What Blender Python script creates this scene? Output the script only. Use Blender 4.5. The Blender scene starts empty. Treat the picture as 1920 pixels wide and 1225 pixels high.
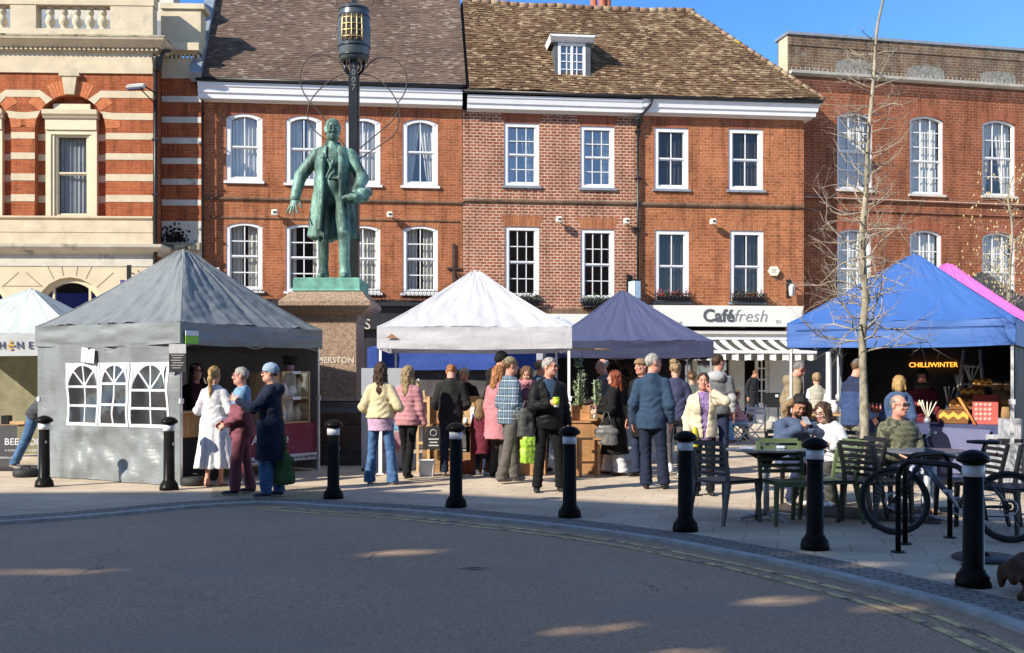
import bpy, math, random
import numpy as np
from mathutils import Vector, Matrix
R = math.radians
rnd = random.Random(7)
scene = bpy.context.scene
COL = scene.collection
# ---------------------------------------------------------------- camera, sky, sun, exposure
FPX, HOR, CAMZ = 2000.0, 709.0, 1.5          # focal length (px of a 1920 wide picture), horizon row, eye height
cd = bpy.data.cameras.new('camera'); cam = bpy.data.objects.new('camera', cd); COL.objects.link(cam)
cam.location = (0, 0, CAMZ); cam.rotation_euler = (R(90), 0, 0)
cd.sensor_width = 36; cd.lens = 36*FPX/1920; cd.shift_y = (HOR-612.5)/1920; cd.clip_end = 2000
scene.camera = cam
world = bpy.data.worlds.new('World'); scene.world = world; world.use_nodes = True
wn = world.node_tree; sky = wn.nodes.new('ShaderNodeTexSky'); sky.sky_type = 'NISHITA'; sky.sun_disc = False
SUN_EL = R(32); SUN_TR = Vector((.788*math.cos(SUN_EL), .616*math.cos(SUN_EL), -math.sin(SUN_EL)))
sky.sun_elevation = SUN_EL; sky.sun_rotation = R(232); sky.air_density = 1.0; sky.dust_density = .0; sky.ozone_density = 3.5; sky.altitude = 2200
hs_ = wn.nodes.new('ShaderNodeHueSaturation'); hs_.inputs['Saturation'].default_value = 1.0; wn.links.new(sky.outputs[0], hs_.inputs['Color']); 
# the sky away from the sun, over the rooftops to the north, is a deeper blue
tcw = wn.nodes.new('ShaderNodeTexCoord'); sxw = wn.nodes.new('ShaderNodeSeparateXYZ'); wn.links.new(tcw.outputs['Generated'], sxw.inputs[0])
mrw = wn.nodes.new('ShaderNodeMapRange'); mrw.inputs[1].default_value = .45; mrw.inputs[2].default_value = .92; wn.links.new(sxw.outputs[1], mrw.inputs[0])
mxw = wn.nodes.new('ShaderNodeMix'); mxw.data_type = 'RGBA'; mxw.blend_type = 'MULTIPLY'; mxw.inputs[7].default_value = (.4, .67, .96, 1); wn.links.new(mrw.outputs[0], mxw.inputs[0]); wn.links.new(hs_.outputs[0], mxw.inputs[6]); wn.links.new(mxw.outputs[2], wn.nodes['Background'].inputs[0]); wn.nodes['Background'].inputs[1].default_value = .15
sl = bpy.data.lights.new('sun', 'SUN'); sl.energy = 4.5; sl.angle = R(.5); sl.color = (1, .92, .79)
so = bpy.data.objects.new('sun', sl); COL.objects.link(so); so.rotation_euler = SUN_TR.to_track_quat('-Z', 'Y').to_euler()
so.location = (-30, -20, 40)
vs = scene.view_settings; vs.view_transform = 'Standard'; vs.look = 'None'; vs.exposure = 0.95; vs.gamma = 1
# ---------------------------------------------------------------- helpers
def P(u, v, Y): return Vector(((u-960)/FPX*Y, Y, CAMZ+(HOR-v)/FPX*Y))
def G(u, v):
    Y = FPX*CAMZ/(v-HOR); return Vector(((u-960)/FPX*Y, Y, 0))
def GX(u, Y): return Vector(((u-960)/FPX*Y, Y, 0))
def tag(o, label=None, cat=None, group=None, kind=None):
    if label: o['label'] = label
    if cat: o['category'] = cat
    if group: o['group'] = group
    if kind: o['kind'] = kind
    return o
def thing(name, label, cat, loc=(0, 0, 0), rz=0, group=None):
    o = bpy.data.objects.new(name, None); COL.objects.link(o); o.empty_display_size = .2
    o.location = loc; o.rotation_euler = (0, 0, rz); return tag(o, label, cat, group)
def dup(root, loc, rz, label=None):
    def cp(o, par):
        c = o.copy(); COL.objects.link(c)
        if par: c.parent = par
        for ch in list(o.children): cp(ch, c)
        return c
    r = cp(root, None); r.location = loc; r.rotation_euler = (0, 0, rz)
    if label: r['label'] = label
    return r
class MB:
    def __init__(s): s.v, s.f, s.mi, s.sm = [], [], [], []
    def add(s, vs, fs, m=0, sm=False):
        b = len(s.v); s.v.extend([tuple(p) for p in vs])
        for f in fs: s.f.append(tuple(b+i for i in f)); s.mi.append(m); s.sm.append(sm)
        return s
    def box(s, x0, y0, z0, x1, y1, z1, m=0, M=None):
        vs = [Vector(p) for p in ((x0,y0,z0),(x1,y0,z0),(x1,y1,z0),(x0,y1,z0),(x0,y0,z1),(x1,y0,z1),(x1,y1,z1),(x0,y1,z1))]
        if M: vs = [M@p for p in vs]
        return s.add(vs, [(0,3,2,1),(4,5,6,7),(0,1,5,4),(1,2,6,5),(2,3,7,6),(3,0,4,7)], m)
    def cbox(s, c, d, m=0, M=None, bev=0):
        x, y, z = d[0]/2, d[1]/2, d[2]/2
        T = Matrix.Translation(c) @ (M.to_4x4() if M else Matrix())
        if bev: return s.rbox(x, y, z, bev, m, T)
        return s.box(-x, -y, -z, x, y, z, m, T)
    def rbox(s, x, y, z, b, m, T):
        # box with chamfered vertical and horizontal edges
        rings = []
        for zz, k in ((-z, b), (-z+b, 0), (z-b, 0), (z, b)):
            xx, yy = x-k, y-k
            rings.append([T@Vector(p) for p in ((-xx+b,-yy,zz),(xx-b,-yy,zz),(xx,-yy+b,zz),(xx,yy-b,zz),(xx-b,yy,zz),(-xx+b,yy,zz),(-xx,yy-b,zz),(-xx,-yy+b,zz))])
        return s.loft(rings, m, False, True)
    def loft(s, rings, m=0, sm=True, cap=True, closed=True):
        n = len(rings[0]); b = len(s.v)
        for r in rings: s.v.extend([tuple(p) for p in r])
        for i in range(len(rings)-1):
            for j in range(n if closed else n-1):
                k = (j+1) % n
                s.f.append((b+i*n+j, b+i*n+k, b+(i+1)*n+k, b+(i+1)*n+j)); s.mi.append(m); s.sm.append(sm)
        if cap and closed:
            s.f.append(tuple(b+j for j in reversed(range(n)))); s.mi.append(m); s.sm.append(False)
            e = b+(len(rings)-1)*n
            s.f.append(tuple(e+j for j in range(n))); s.mi.append(m); s.sm.append(False)
        return s
    def tube(s, pts, rad, n=8, m=0, cap=True, closed=False):
        pts = [Vector(p) for p in pts]; N = len(pts)
        if not hasattr(rad, '__len__'): rad = [rad]*N
        rings = []; up = None
        for i, p in enumerate(pts):
            if closed: t = pts[(i+1) % N]-pts[i-1]
            else: t = pts[min(i+1, N-1)]-pts[max(i-1, 0)]
            if t.length < 1e-9: t = Vector((0, 0, 1))
            t.normalize()
            if up is None:
                up = Vector((0, 0, 1)) if abs(t.z) < .9 else Vector((1, 0, 0))
            a = (up-t*up.dot(t))
            if a.length < 1e-6: a = t.orthogonal()
            a.normalize(); up = a; c = t.cross(a)
            rings.append([p+(a*math.cos(2*math.pi*k/n)+c*math.sin(2*math.pi*k/n))*rad[i] for k in range(n)])
        if closed: rings.append(rings[0])
        return s.loft(rings, m, True, cap and not closed)
    def lathe(s, prof, n=20, c=(0, 0, 0), m=0, sm=True):
        c = Vector(c)
        return s.loft([[c+Vector((r*math.cos(2*math.pi*k/n), r*math.sin(2*math.pi*k/n), z)) for k in range(n)] for r, z in prof], m, sm, True)
    def prism(s, poly, y0, y1, m=0, M=None):
        # polygon in (x,z) extruded along y
        n = len(poly); vs = [Vector((x, y0, z)) for x, z in poly]+[Vector((x, y1, z)) for x, z in poly]
        if M: vs = [M@p for p in vs]
        fs = [tuple(range(n)), tuple(reversed(range(n, 2*n)))]+[((i+1) % n, i, n+i, n+(i+1) % n) for i in range(n)]
        return s.add(vs, fs, m)
    def grid(s, fn, nu, nv, m=0, sm=True):
        vs = [fn(i/nu, j/nv) for j in range(nv+1) for i in range(nu+1)]
        fs = [(j*(nu+1)+i, j*(nu+1)+i+1, (j+1)*(nu+1)+i+1, (j+1)*(nu+1)+i) for j in range(nv) for i in range(nu)]
        return s.add(vs, fs, m, sm)
    def text(s, body, size, M, ext=.004, m=0, ax='CENTER', shear=0, bold=0):
        v, f = text_data(body, size, ext, ax, shear, bold)
        return s.add([M@Vector(p) for p in v], f, m)
    def xf(s, M): s.v = [tuple(M@Vector(p)) for p in s.v]; return s
    def obj(s, name, mats, parent=None):
        me = bpy.data.meshes.new(name); me.from_pydata(s.v, [], s.f)
        if not isinstance(mats, (list, tuple)): mats = [mats]
        for mm in mats: me.materials.append(mm)
        me.polygons.foreach_set('material_index', s.mi); me.polygons.foreach_set('use_smooth', s.sm); me.update()
        o = bpy.data.objects.new(name, me); COL.objects.link(o)
        if parent: o.parent = parent
        return o
_tc = {}
def text_data(body, size, ext, ax, shear, bold):
    k = (body, size, ext, ax, shear, bold)
    if k not in _tc:
        c = bpy.data.curves.new('t', 'FONT'); c.body = body; c.size = size; c.extrude = ext; c.align_x = ax; c.align_y = 'CENTER'; c.shear = shear; c.offset = bold; c.resolution_u = 3
        o = bpy.data.objects.new('t', c); me = bpy.data.meshes.new_from_object(o)
        _tc[k] = ([(v.co.x, v.co.z, v.co.y) for v in me.vertices], [tuple(reversed(p.vertices)) for p in me.polygons])
        bpy.data.objects.remove(o); bpy.data.meshes.remove(me); bpy.data.curves.remove(c)
    return _tc[k]
def T(x, y, z): return Matrix.Translation((x, y, z))
def RZ(a): return Matrix.Rotation(a, 4, 'Z')
def RX(a): return Matrix.Rotation(a, 4, 'X')
def RY(a): return Matrix.Rotation(a, 4, 'Y')
# cheap smooth noise
_rs = np.random.RandomState(3); _LAT = _rs.rand(32, 32, 32)*2-1
def vnoise(x, y, z):
    x, y, z = np.asarray(x, float), np.asarray(y, float), np.asarray(z, float)
    xi, yi, zi = np.floor(x).astype(int), np.floor(y).astype(int), np.floor(z).astype(int)
    fx, fy, fz = x-xi, y-yi, z-zi
    fx, fy, fz = fx*fx*(3-2*fx), fy*fy*(3-2*fy), fz*fz*(3-2*fz)
    def L(a, b, c): return _LAT[(xi+a) & 31, (yi+b) & 31, (zi+c) & 31]
    def lp(a, b, t): return a+(b-a)*t
    return lp(lp(lp(L(0,0,0), L(1,0,0), fx), lp(L(0,1,0), L(1,1,0), fx), fy), lp(lp(L(0,0,1), L(1,0,1), fx), lp(L(0,1,1), L(1,1,1), fx), fy), fz)
def n1(x, y=0., z=0.): return float(vnoise(x, y, z))
# ---------------------------------------------------------------- materials
_mc = {}
def nodes(name):
    m = bpy.data.materials.new(name); m.use_nodes = True; nt = m.node_tree
    return m, nt, nt.nodes['Principled BSDF']
def N(nt, typ, **kw):
    n = nt.nodes.new(typ)
    for k, v in kw.items(): setattr(n, k, v)
    return n
def coords(nt, sc=(1, 1, 1), kind='Object'):
    tc = N(nt, 'ShaderNodeTexCoord'); mp = N(nt, 'ShaderNodeMapping'); mp.inputs['Scale'].default_value = sc
    nt.links.new(tc.outputs[kind], mp.inputs[0]); return mp.outputs[0]
def ramp(nt, fac, stops):
    r = N(nt, 'ShaderNodeValToRGB'); e = r.color_ramp.elements
    while len(e) < len(stops): e.new(.5)
    for i, (p, c) in enumerate(stops):
        e[i].position = p; e[i].color = (*c, 1) if len(c) == 3 else c
    nt.links.new(fac, r.inputs[0]); return r.outputs[0]
def noise(nt, vec, scale, detail=4, rough=.6, dist=0):
    n = N(nt, 'ShaderNodeTexNoise'); n.inputs['Scale'].default_value = scale; n.inputs['Detail'].default_value = detail
    n.inputs['Roughness'].default_value = rough; n.inputs['Distortion'].default_value = dist
    if vec: nt.links.new(vec, n.inputs['Vector'])
    return n.outputs['Fac']
def mix(nt, fac, a, b, mode='MIX'):
    n = N(nt, 'ShaderNodeMix', data_type='RGBA', blend_type=mode)
    for s, x in ((0, fac), (6, a), (7, b)):
        if isinstance(x, bpy.types.NodeSocket): nt.links.new(x, n.inputs[s])
        elif s == 0: n.inputs[0].default_value = x
        else: n.inputs[s].default_value = (*x, 1)
    return n.outputs[2]
def bump(nt, h, bs, strength=.3, dist=.01):
    b = N(nt, 'ShaderNodeBump'); b.inputs['Strength'].default_value = strength; b.inputs['Distance'].default_value = dist
    nt.links.new(h, b.inputs['Height']); nt.links.new(b.outputs[0], bs.inputs['Normal'])
def mul(c, k): return tuple(min(1, max(0, x*k)) for x in c)
def pbr(name, col, rough=.6, var=.18, scale=6, bmp=.0, bscale=60, metal=0, spec=.4, coat=0, sheen=0, emit=0, stretch=(1, 1, 1), dark=None, sss=0):
    if name in _mc: return _mc[name]
    m, nt, bs = nodes(name); vec = coords(nt, stretch)
    f = noise(nt, vec, scale, 5, .65)
    c = ramp(nt, f, [(.3, mul(col, 1-var)), (.7, mul(col, 1+var))])
    if dark:
        f2 = noise(nt, vec, dark[1], 6, .7)
        c = mix(nt, ramp(nt, f2, [(dark[2], (0, 0, 0)), (dark[2]+.15, (1, 1, 1))]), c, dark[0])
    nt.links.new(c, bs.inputs['Base Color'])
    bs.inputs['Roughness'].default_value = rough; bs.inputs['Metallic'].default_value = metal; bs.inputs['Specular IOR Level'].default_value = spec
    if coat: bs.inputs['Coat Weight'].default_value = coat; bs.inputs['Coat Roughness'].default_value = .08
    if sheen: bs.inputs['Sheen Weight'].default_value = sheen
    if emit: bs.inputs['Emission Color'].default_value = (*col, 1); bs.inputs['Emission Strength'].default_value = emit
    if bmp: bump(nt, noise(nt, vec, bscale, 3, .6), bs, bmp)
    _mc[name] = m; return m
def fabric(name, col, var=.16, bmp=.25, rough=.85):
    if name in _mc: return _mc[name]
    m = pbr(name, col, rough, var, 7, 0, spec=.12, sheen=.03); nt = m.node_tree; bs = nt.nodes['Principled BSDF']; vec = coords(nt, (1, 1, .7))
    a = noise(nt, vec, 13, 3, .55, 1.6); b_ = noise(nt, coords(nt), 90, 2, .6); q = N(nt, 'ShaderNodeMath', operation='MULTIPLY_ADD'); nt.links.new(b_, q.inputs[0]); q.inputs[1].default_value = .08; nt.links.new(a, q.inputs[2])
    bump(nt, q.outputs[0], bs, .42, .03); return m
def brick(name, c1, c2, mortar, msize=.012, w=.235, h=.078, stain=.35, weather=None, swap=False, head=.5):
    if name in _mc: return _mc[name]
    m, nt, bs = nodes(name); tc = N(nt, 'ShaderNodeTexCoord'); sx = N(nt, 'ShaderNodeSeparateXYZ'); nt.links.new(tc.outputs['Object'], sx.inputs[0])
    ad = N(nt, 'ShaderNodeMath', operation='ADD'); nt.links.new(sx.outputs[0], ad.inputs[0]); nt.links.new(sx.outputs[1], ad.inputs[1])
    cb = N(nt, 'ShaderNodeCombineXYZ')
    a, b = (ad.outputs[0], sx.outputs[2]) if not swap else (sx.outputs[2], ad.outputs[0])
    nt.links.new(a, cb.inputs[0]); nt.links.new(b, cb.inputs[1])
    # wobble so the courses are not ruler straight
    wn_ = N(nt, 'ShaderNodeTexNoise'); wn_.inputs['Scale'].default_value = .9; nt.links.new(tc.outputs['Object'], wn_.inputs['Vector'])
    vm = N(nt, 'ShaderNodeVectorMath', operation='MULTIPLY_ADD'); nt.links.new(wn_.outputs['Color'], vm.inputs[0]); vm.inputs[1].default_value = (.03, .03, 0); nt.links.new(cb.outputs[0], vm.inputs[2])
    bt = N(nt, 'ShaderNodeTexBrick'); bt.offset = head; bt.inputs['Scale'].default_value = 1; bt.inputs['Mortar Size'].default_value = msize; bt.inputs['Mortar Smooth'].default_value = .15
    bt.inputs['Brick Width'].default_value = w; bt.inputs['Row Height'].default_value = h; bt.inputs['Bias'].default_value = -.1
    bt.inputs['Color1'].default_value = (*c1, 1); bt.inputs['Color2'].default_value = (*c2, 1); bt.inputs['Mortar'].default_value = (*mortar, 1)
    nt.links.new(vm.outputs[0], bt.inputs['Vector'])
    f1 = noise(nt, tc.outputs['Object'], 1.1, 6, .7)
    c = mix(nt, 1.0, bt.outputs['Color'], ramp(nt, f1, [(.3, mul((1, 1, 1), 1-stain)), (.62, (1, 1, 1))]), 'MULTIPLY')
    stv = N(nt, 'ShaderNodeMapping'); stv.inputs['Scale'].default_value = (2.6, 2.6, .22); nt.links.new(tc.outputs['Object'], stv.inputs[0])
    c = mix(nt, 1.0, c, ramp(nt, noise(nt, stv.outputs[0], 1.6, 6, .7), [(.36, (.6, .57, .55)), (.52, (1, 1, 1))]), 'MULTIPLY')   # rain and soot streaks
    f2 = noise(nt, tc.outputs['Object'], 14, 3, .6)
    c = mix(nt, 1.0, c, ramp(nt, f2, [(.3, (.72, .7, .68)), (.7, (1, 1, 1))]), 'MULTIPLY')
    if weather:
        f3 = noise(nt, tc.outputs['Object'], 3.2, 8, .75)
        c = mix(nt, ramp(nt, f3, [(weather[1], (0, 0, 0)), (weather[1]+.12, (1, 1, 1))]), c, weather[0])
    nt.links.new(c, bs.inputs['Base Color']); bs.inputs['Roughness'].default_value = .9; bs.inputs['Specular IOR Level'].default_value = .2
    iv = N(nt, 'ShaderNodeMath', operation='SUBTRACT'); iv.inputs[0].default_value = 1; nt.links.new(bt.outputs['Fac'], iv.inputs[1])
    bump(nt, iv.outputs[0], bs, .5, .012)
    _mc[name] = m; return m
def glass(name, tint=(.5, .56, .62), refl=.3):
    if name in _mc: return _mc[name]
    m, nt, bs = nodes(name); nt.nodes.remove(bs); out = nt.nodes['Material Output']
    t = N(nt, 'ShaderNodeBsdfTransparent'); t.inputs[0].default_value = (*tint, 1)
    g = N(nt, 'ShaderNodeBsdfGlossy'); g.inputs['Roughness'].default_value = .04; g.inputs['Color'].default_value = (.9, .93, 1, 1)
    bm_ = N(nt, 'ShaderNodeBump'); bm_.inputs['Strength'].default_value = .06; bm_.inputs['Distance'].default_value = .05
    nt.links.new(noise(nt, coords(nt), 2.2, 1, .5), bm_.inputs['Height']); nt.links.new(bm_.outputs[0], g.inputs['Normal'])
    mx = N(nt, 'ShaderNodeMixShader'); mx.inputs[0].default_value = refl
    nt.links.new(t.outputs[0], mx.inputs[1]); nt.links.new(g.outputs[0], mx.inputs[2]); nt.links.new(mx.outputs[0], out.inputs[0])
    _mc[name] = m; return m
def tiles(name, stops, lichen=None):
    # roof tiles: every tile is its own island with its own clay tone
    if name in _mc: return _mc[name]
    m, nt, bs = nodes(name); g = N(nt, 'ShaderNodeNewGeometry'); vec = coords(nt)
    c = ramp(nt, g.outputs['Random Per Island'], stops)
    f = noise(nt, vec, .7, 6, .7)
    c = mix(nt, 1.0, c, ramp(nt, f, [(.32, (.62, .6, .58)), (.6, (1, 1, 1))]), 'MULTIPLY')
    if lichen:
        for col, sc, th in lichen:
            f2 = noise(nt, vec, sc, 5, .7); c = mix(nt, ramp(nt, f2, [(th, (0, 0, 0)), (th+.07, (1, 1, 1))]), c, col)
    nt.links.new(c, bs.inputs['Base Color']); bs.inputs['Roughness'].default_value = 1.0; bs.inputs['Specular IOR Level'].default_value = .2
    bump(nt, noise(nt, vec, 40, 3), bs, .3); _mc[name] = m; return m
WHITE = pbr('white_paint', (.66, .665, .68), .45, .05, 3, .05, 30, dark=((.5, .5, .5), 2.2, .66))
CREAM = pbr('cream_paint', (.6, .52, .36), .5, .06, 3)
STONE = pbr('bath_stone', (.52, .44, .31), .9, .14, 2.5, .2, 40, dark=((.3, .28, .23), 1.6, .6))
STONEG = pbr('grey_stone', (.5, .47, .41), .9, .14, 2.5, .2, 40, dark=((.16, .15, .11), 2.0, .58))
MOSSY = pbr('mossy_stone', (.36, .33, .24), .95, .3, 5, .3, 40, dark=((.05, .055, .03), 3, .5))
BLACK = pbr('black_iron', (.012, .012, .013), .4, .3, 10, .05, 50)
LEAD = pbr('lead_grey', (.2, .23, .27), .5, .2, 5)
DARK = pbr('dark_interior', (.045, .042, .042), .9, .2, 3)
GLASS = glass('window_glass', (.86, .88, .88), .1); GLASSD = glass('dark_window_glass', (.35, .4, .45), .2)
CURT = pbr('net_curtain', (.6, .58, .53), .9, .06, 4, .0); CURTB = pbr('blue_curtain', (.36, .39, .42), .9, .1, 4)
# ---------------------------------------------------------------- ground
def spline(pts, n=8):
    out = []
    for i in range(len(pts)-1):
        p0, p1, p2, p3 = pts[max(i-1, 0)], pts[i], pts[i+1], pts[min(i+2, len(pts)-1)]
        for k in range(n):
            t = k/n
            out.append(.5*((2*p1)+(p2-p0)*t+(2*p0-5*p1+4*p2-p3)*t*t+(3*p1-p0-3*p2+p3)*t**3))
    out.append(pts[-1]); return out
kerb_px = [(-500, 1012), (-120, 988), (0, 979), (160, 968), (320, 953), (430, 945), (520, 943), (640, 951), (760, 958), (859, 967), (970, 978), (1077, 990), (1223, 1010), (1340, 1031), (1494, 1062), (1748, 1124), (1920, 1182), (2150, 1290), (2500, 1500)]
KERB = spline([G(u, v).to_2d() for u, v in kerb_px], 6)
KERB = [Vector((-60, 11.2)), Vector((-25, 10.8))]+KERB+[Vector((9, 2.5)), Vector((12, -6)), Vector((14, -30))]
def nrm2(L):
    out = []
    for i in range(len(L)):
        t = (L[min(i+1, len(L)-1)]-L[max(i-1, 0)]).normalized(); out.append(Vector((-t.y, t.x)))
    return out
KN = nrm2(KERB)
def strip(name, mat, d0, d1, z, i0=0, i1=None, zb=None):
    b = MB(); i1 = i1 or len(KERB)
    A = [KERB[i]+KN[i]*d0 for i in range(i0, i1)]; B = [KERB[i]+KN[i]*d1 for i in range(i0, i1)]
    n = len(A)
    if zb is None: b.add([(p.x, p.y, z) for p in A]+[(p.x, p.y, z) for p in B], [(i, i+1, n+i+1, n+i) for i in range(n-1)])
    else:
        b.add([(p.x, p.y, zb) for p in A]+[(p.x, p.y, z) for p in A]+[(p.x, p.y, z) for p in B], [(i, i+1, n+i+1, n+i) for i in range(n-1)]+[(n+i, n+i+1, 2*n+i+1, 2*n+i) for i in range(n-1)])
    return tag(b.obj(name, mat), kind='structure')
def asphalt():
    m, nt, bs = nodes('asphalt'); vec = coords(nt)
    big = noise(nt, vec, .35, 5, .6); fine = noise(nt, vec, 90, 2, .8); mid = noise(nt, vec, 42, 4, .85)
    c = ramp(nt, big, [(.3, (.4, .27, .175)), (.7, (.49, .34, .225))])
    c = mix(nt, 1, c, ramp(nt, mid, [(.34, (.5, .49, .48)), (.68, (1.3, 1.27, 1.24))]), 'MULTIPLY')
    c = mix(nt, ramp(nt, fine, [(.58, (0, 0, 0)), (.72, (1, 1, 1))]), c, (.5, .4, .31))
    c = mix(nt, ramp(nt, noise(nt, coords(nt, (1.6, .5, 1)), .8, 6, .75), [(.63, (0, 0, 0)), (.7, (1, 1, 1))]), c, (.1, .085, .075))
    # hairline cracks, oil spots and paler worn wheel lines
    vo = N(nt, 'ShaderNodeTexVoronoi', feature='DISTANCE_TO_EDGE'); vo.inputs['Scale'].default_value = .2; wv = N(nt, 'ShaderNodeVectorMath', operation='MULTIPLY_ADD'); ns_ = N(nt, 'ShaderNodeTexNoise'); ns_.inputs['Scale'].default_value = 1.4; ns_.inputs['Detail'].default_value = 6; nt.links.new(vec, ns_.inputs['Vector'])
    nt.links.new(ns_.outputs['Color'], wv.inputs[0]); wv.inputs[1].default_value = (1.1, 1.1, 0); nt.links.new(vec, wv.inputs[2]); nt.links.new(wv.outputs[0], vo.inputs['Vector'])
    c = mix(nt, ramp(nt, vo.outputs['Distance'], [(.0, (.16, .16, .16)), (.003, (0, 0, 0))]), c, (.14, .11, .09))
    c = mix(nt, ramp(nt, noise(nt, vec, 1.9, 2, .5), [(.7, (0, 0, 0)), (.78, (.6, .6, .6))]), c, (.09, .078, .07))
    c = mix(nt, ramp(nt, noise(nt, coords(nt, (.25, 1, 1)), 1.1, 3, .5), [(.5, (0, 0, 0)), (.7, (.45, .45, .45))]), c, (.32, .265, .21))
    nt.links.new(c, bs.inputs['Base Color']); bs.inputs['Roughness'].default_value = .88; bs.inputs['Specular IOR Level'].default_value = .25
    bump(nt, fine, bs, .6, .006); return m
def paving(name, c1, c2, joint, w, h, rot=0, ms=.008):
    m, nt, bs = nodes(name); tc = N(nt, 'ShaderNodeTexCoord'); mp = N(nt, 'ShaderNodeMapping'); mp.inputs['Rotation'].default_value = (0, 0, rot)
    nt.links.new(tc.outputs['Object'], mp.inputs[0]); bt = N(nt, 'ShaderNodeTexBrick'); bt.inputs['Scale'].default_value = 1
    for k, v in (('Brick Width', w), ('Row Height', h), ('Mortar Size', ms), ('Bias', 0)): bt.inputs[k].default_value = v
    bt.inputs['Color1'].default_value = (*c1, 1); bt.inputs['Color2'].default_value = (*c2, 1); bt.inputs['Mortar'].default_value = (*joint, 1)
    nt.links.new(mp.outputs[0], bt.inputs['Vector'])
    f = noise(nt, mp.outputs[0], .9, 7, .7); f2 = noise(nt, mp.outputs[0], 45, 3, .7)
    c = mix(nt, 1, bt.outputs['Color'], ramp(nt, f, [(.3, (.66, .64, .62)), (.65, (1, 1, 1))]), 'MULTIPLY')
    c = mix(nt, 1, c, ramp(nt, f2, [(.3, (.8, .8, .8)), (.7, (1.08, 1.08, 1.08))]), 'MULTIPLY')
    nt.links.new(c, bs.inputs['Base Color']); bs.inputs['Roughness'].default_value = .85; bs.inputs['Specular IOR Level'].default_value = .25
    iv = N(nt, 'ShaderNodeMath', operation='SUBTRACT'); iv.inputs[0].default_value = 1; nt.links.new(bt.outputs['Fac'], iv.inputs[1]); bump(nt, iv.outputs[0], bs, .4, .01); return m
g = MB(); g.add([(-150, -150, -.03), (150, -150, -.03), (150, 14.5, -.03), (-150, 14.5, -.03)], [(0, 1, 2, 3)])
tag(g.obj('road', asphalt()), kind='structure')
g = MB(); n = len(KERB)
A = [KERB[i]+KN[i]*.5 for i in range(n)]
g.add([(p.x, p.y, 0) for p in A]+[(120, -30, 0), (120, 90, 0), (-60, 90, 0)], [tuple(range(n+3))])
tag(g.obj('pavement', paving('paving_slabs', (.56, .46, .34), (.63, .52, .39), (.36, .3, .22), .62, .42, R(14), .006)), kind='structure')
SETT = paving('granite_setts', (.24, .22, .19), (.31, .285, .25), (.16, .145, .125), .12, .1, .3, .012)
strip('granite_kerb', pbr('granite_kerb', (.36, .35, .33), .8, .3, 5, .2, 90), 0, .12, .005, 0, None, -.03)
strip('sett_strip', SETT, .12, .5, .002)
YEL = pbr('worn_yellow_paint', (.66, .5, .22), .8, .25, 9, .1, 60, dark=((.13, .1, .075), 7, .47))
i0 = 36
strip('road_marking', YEL, -.28, -.21, -.026, i0); strip('road_marking', YEL, -.46, -.39, -.026, i0)
# dark tarmac crossing and tactile slabs at the left, earth round the tree
g = MB(); q = [G(395, 934), G(600, 938), G(620, 912), G(400, 910)]; g.add([(p.x, p.y, .004) for p in q], [(0, 1, 2, 3)])
def tactile():
    m, nt, bs = nodes('tactile_paving'); vec = coords(nt, (1, 1, 1)); v = N(nt, 'ShaderNodeTexVoronoi'); v.inputs['Scale'].default_value = 15; v.inputs['Randomness'].default_value = 0
    nt.links.new(vec, v.inputs['Vector']); c = ramp(nt, v.outputs['Distance'], [(.25, (.42, .33, .2)), (.4, (.3, .24, .15))]); nt.links.new(c, bs.inputs['Base Color']); bs.inputs['Roughness'].default_value = .85
    bump(nt, ramp(nt, v.outputs['Distance'], [(.2, (1, 1, 1)), (.35, (0, 0, 0))]), bs, .8, .01); return m
tag(g.obj('tactile_paving', tactile()), kind='structure')
g = MB(); q = [G(1400, 962), G(1760, 984), G(1800, 952), G(1470, 944)]; g.add([(p.x, p.y, .004) for p in q], [(0, 1, 2, 3)])
tag(g.obj('tree_pit', pbr('dark_earth', (.06, .045, .035), .95, .5, 18, .8, 40)), kind='structure')
# shaded buildings on the near side of the street, behind the camera: they throw the big shadow over the road
BRK0 = brick('plain_brick', (.3, .12, .06), (.24, .09, .05), (.3, .26, .22))
back = thing('brick_building', 'tall plain brick building behind the viewer shading the road', 'building', (0, 0, 0))
YB = -3.0; ZE = (13.75-YB)*.625/.616
b = MB()
def sun_hole(u, v, w, h):
    g_ = G(u, v); t = (g_.y-YB)/.616/1.0
    k = (g_.y-YB)/(SUN_TR.y); pz = g_-SUN_TR*k
    return (pz.x-w/2, pz.x+w/2, pz.z-h/2, pz.z+h/2)
HOLES = [sun_hole(745, 1032, .5, .4), sun_hole(868, 1015, .6, .25), sun_hole(70, 1068, 1.0, .18), sun_hole(1450, 1122, .45, .24), sun_hole(1100, 1174, .38, .26), sun_hole(1620, 1060, .5, .2), sun_hole(1250, 1222, .4, .2), sun_hole(1500, 1040, .5, .12), sun_hole(1780, 1082, .5, .1), sun_hole(1660, 1135, .4, .2)]  # openings added in the unseen wall to let sun patches fall on the road
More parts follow.
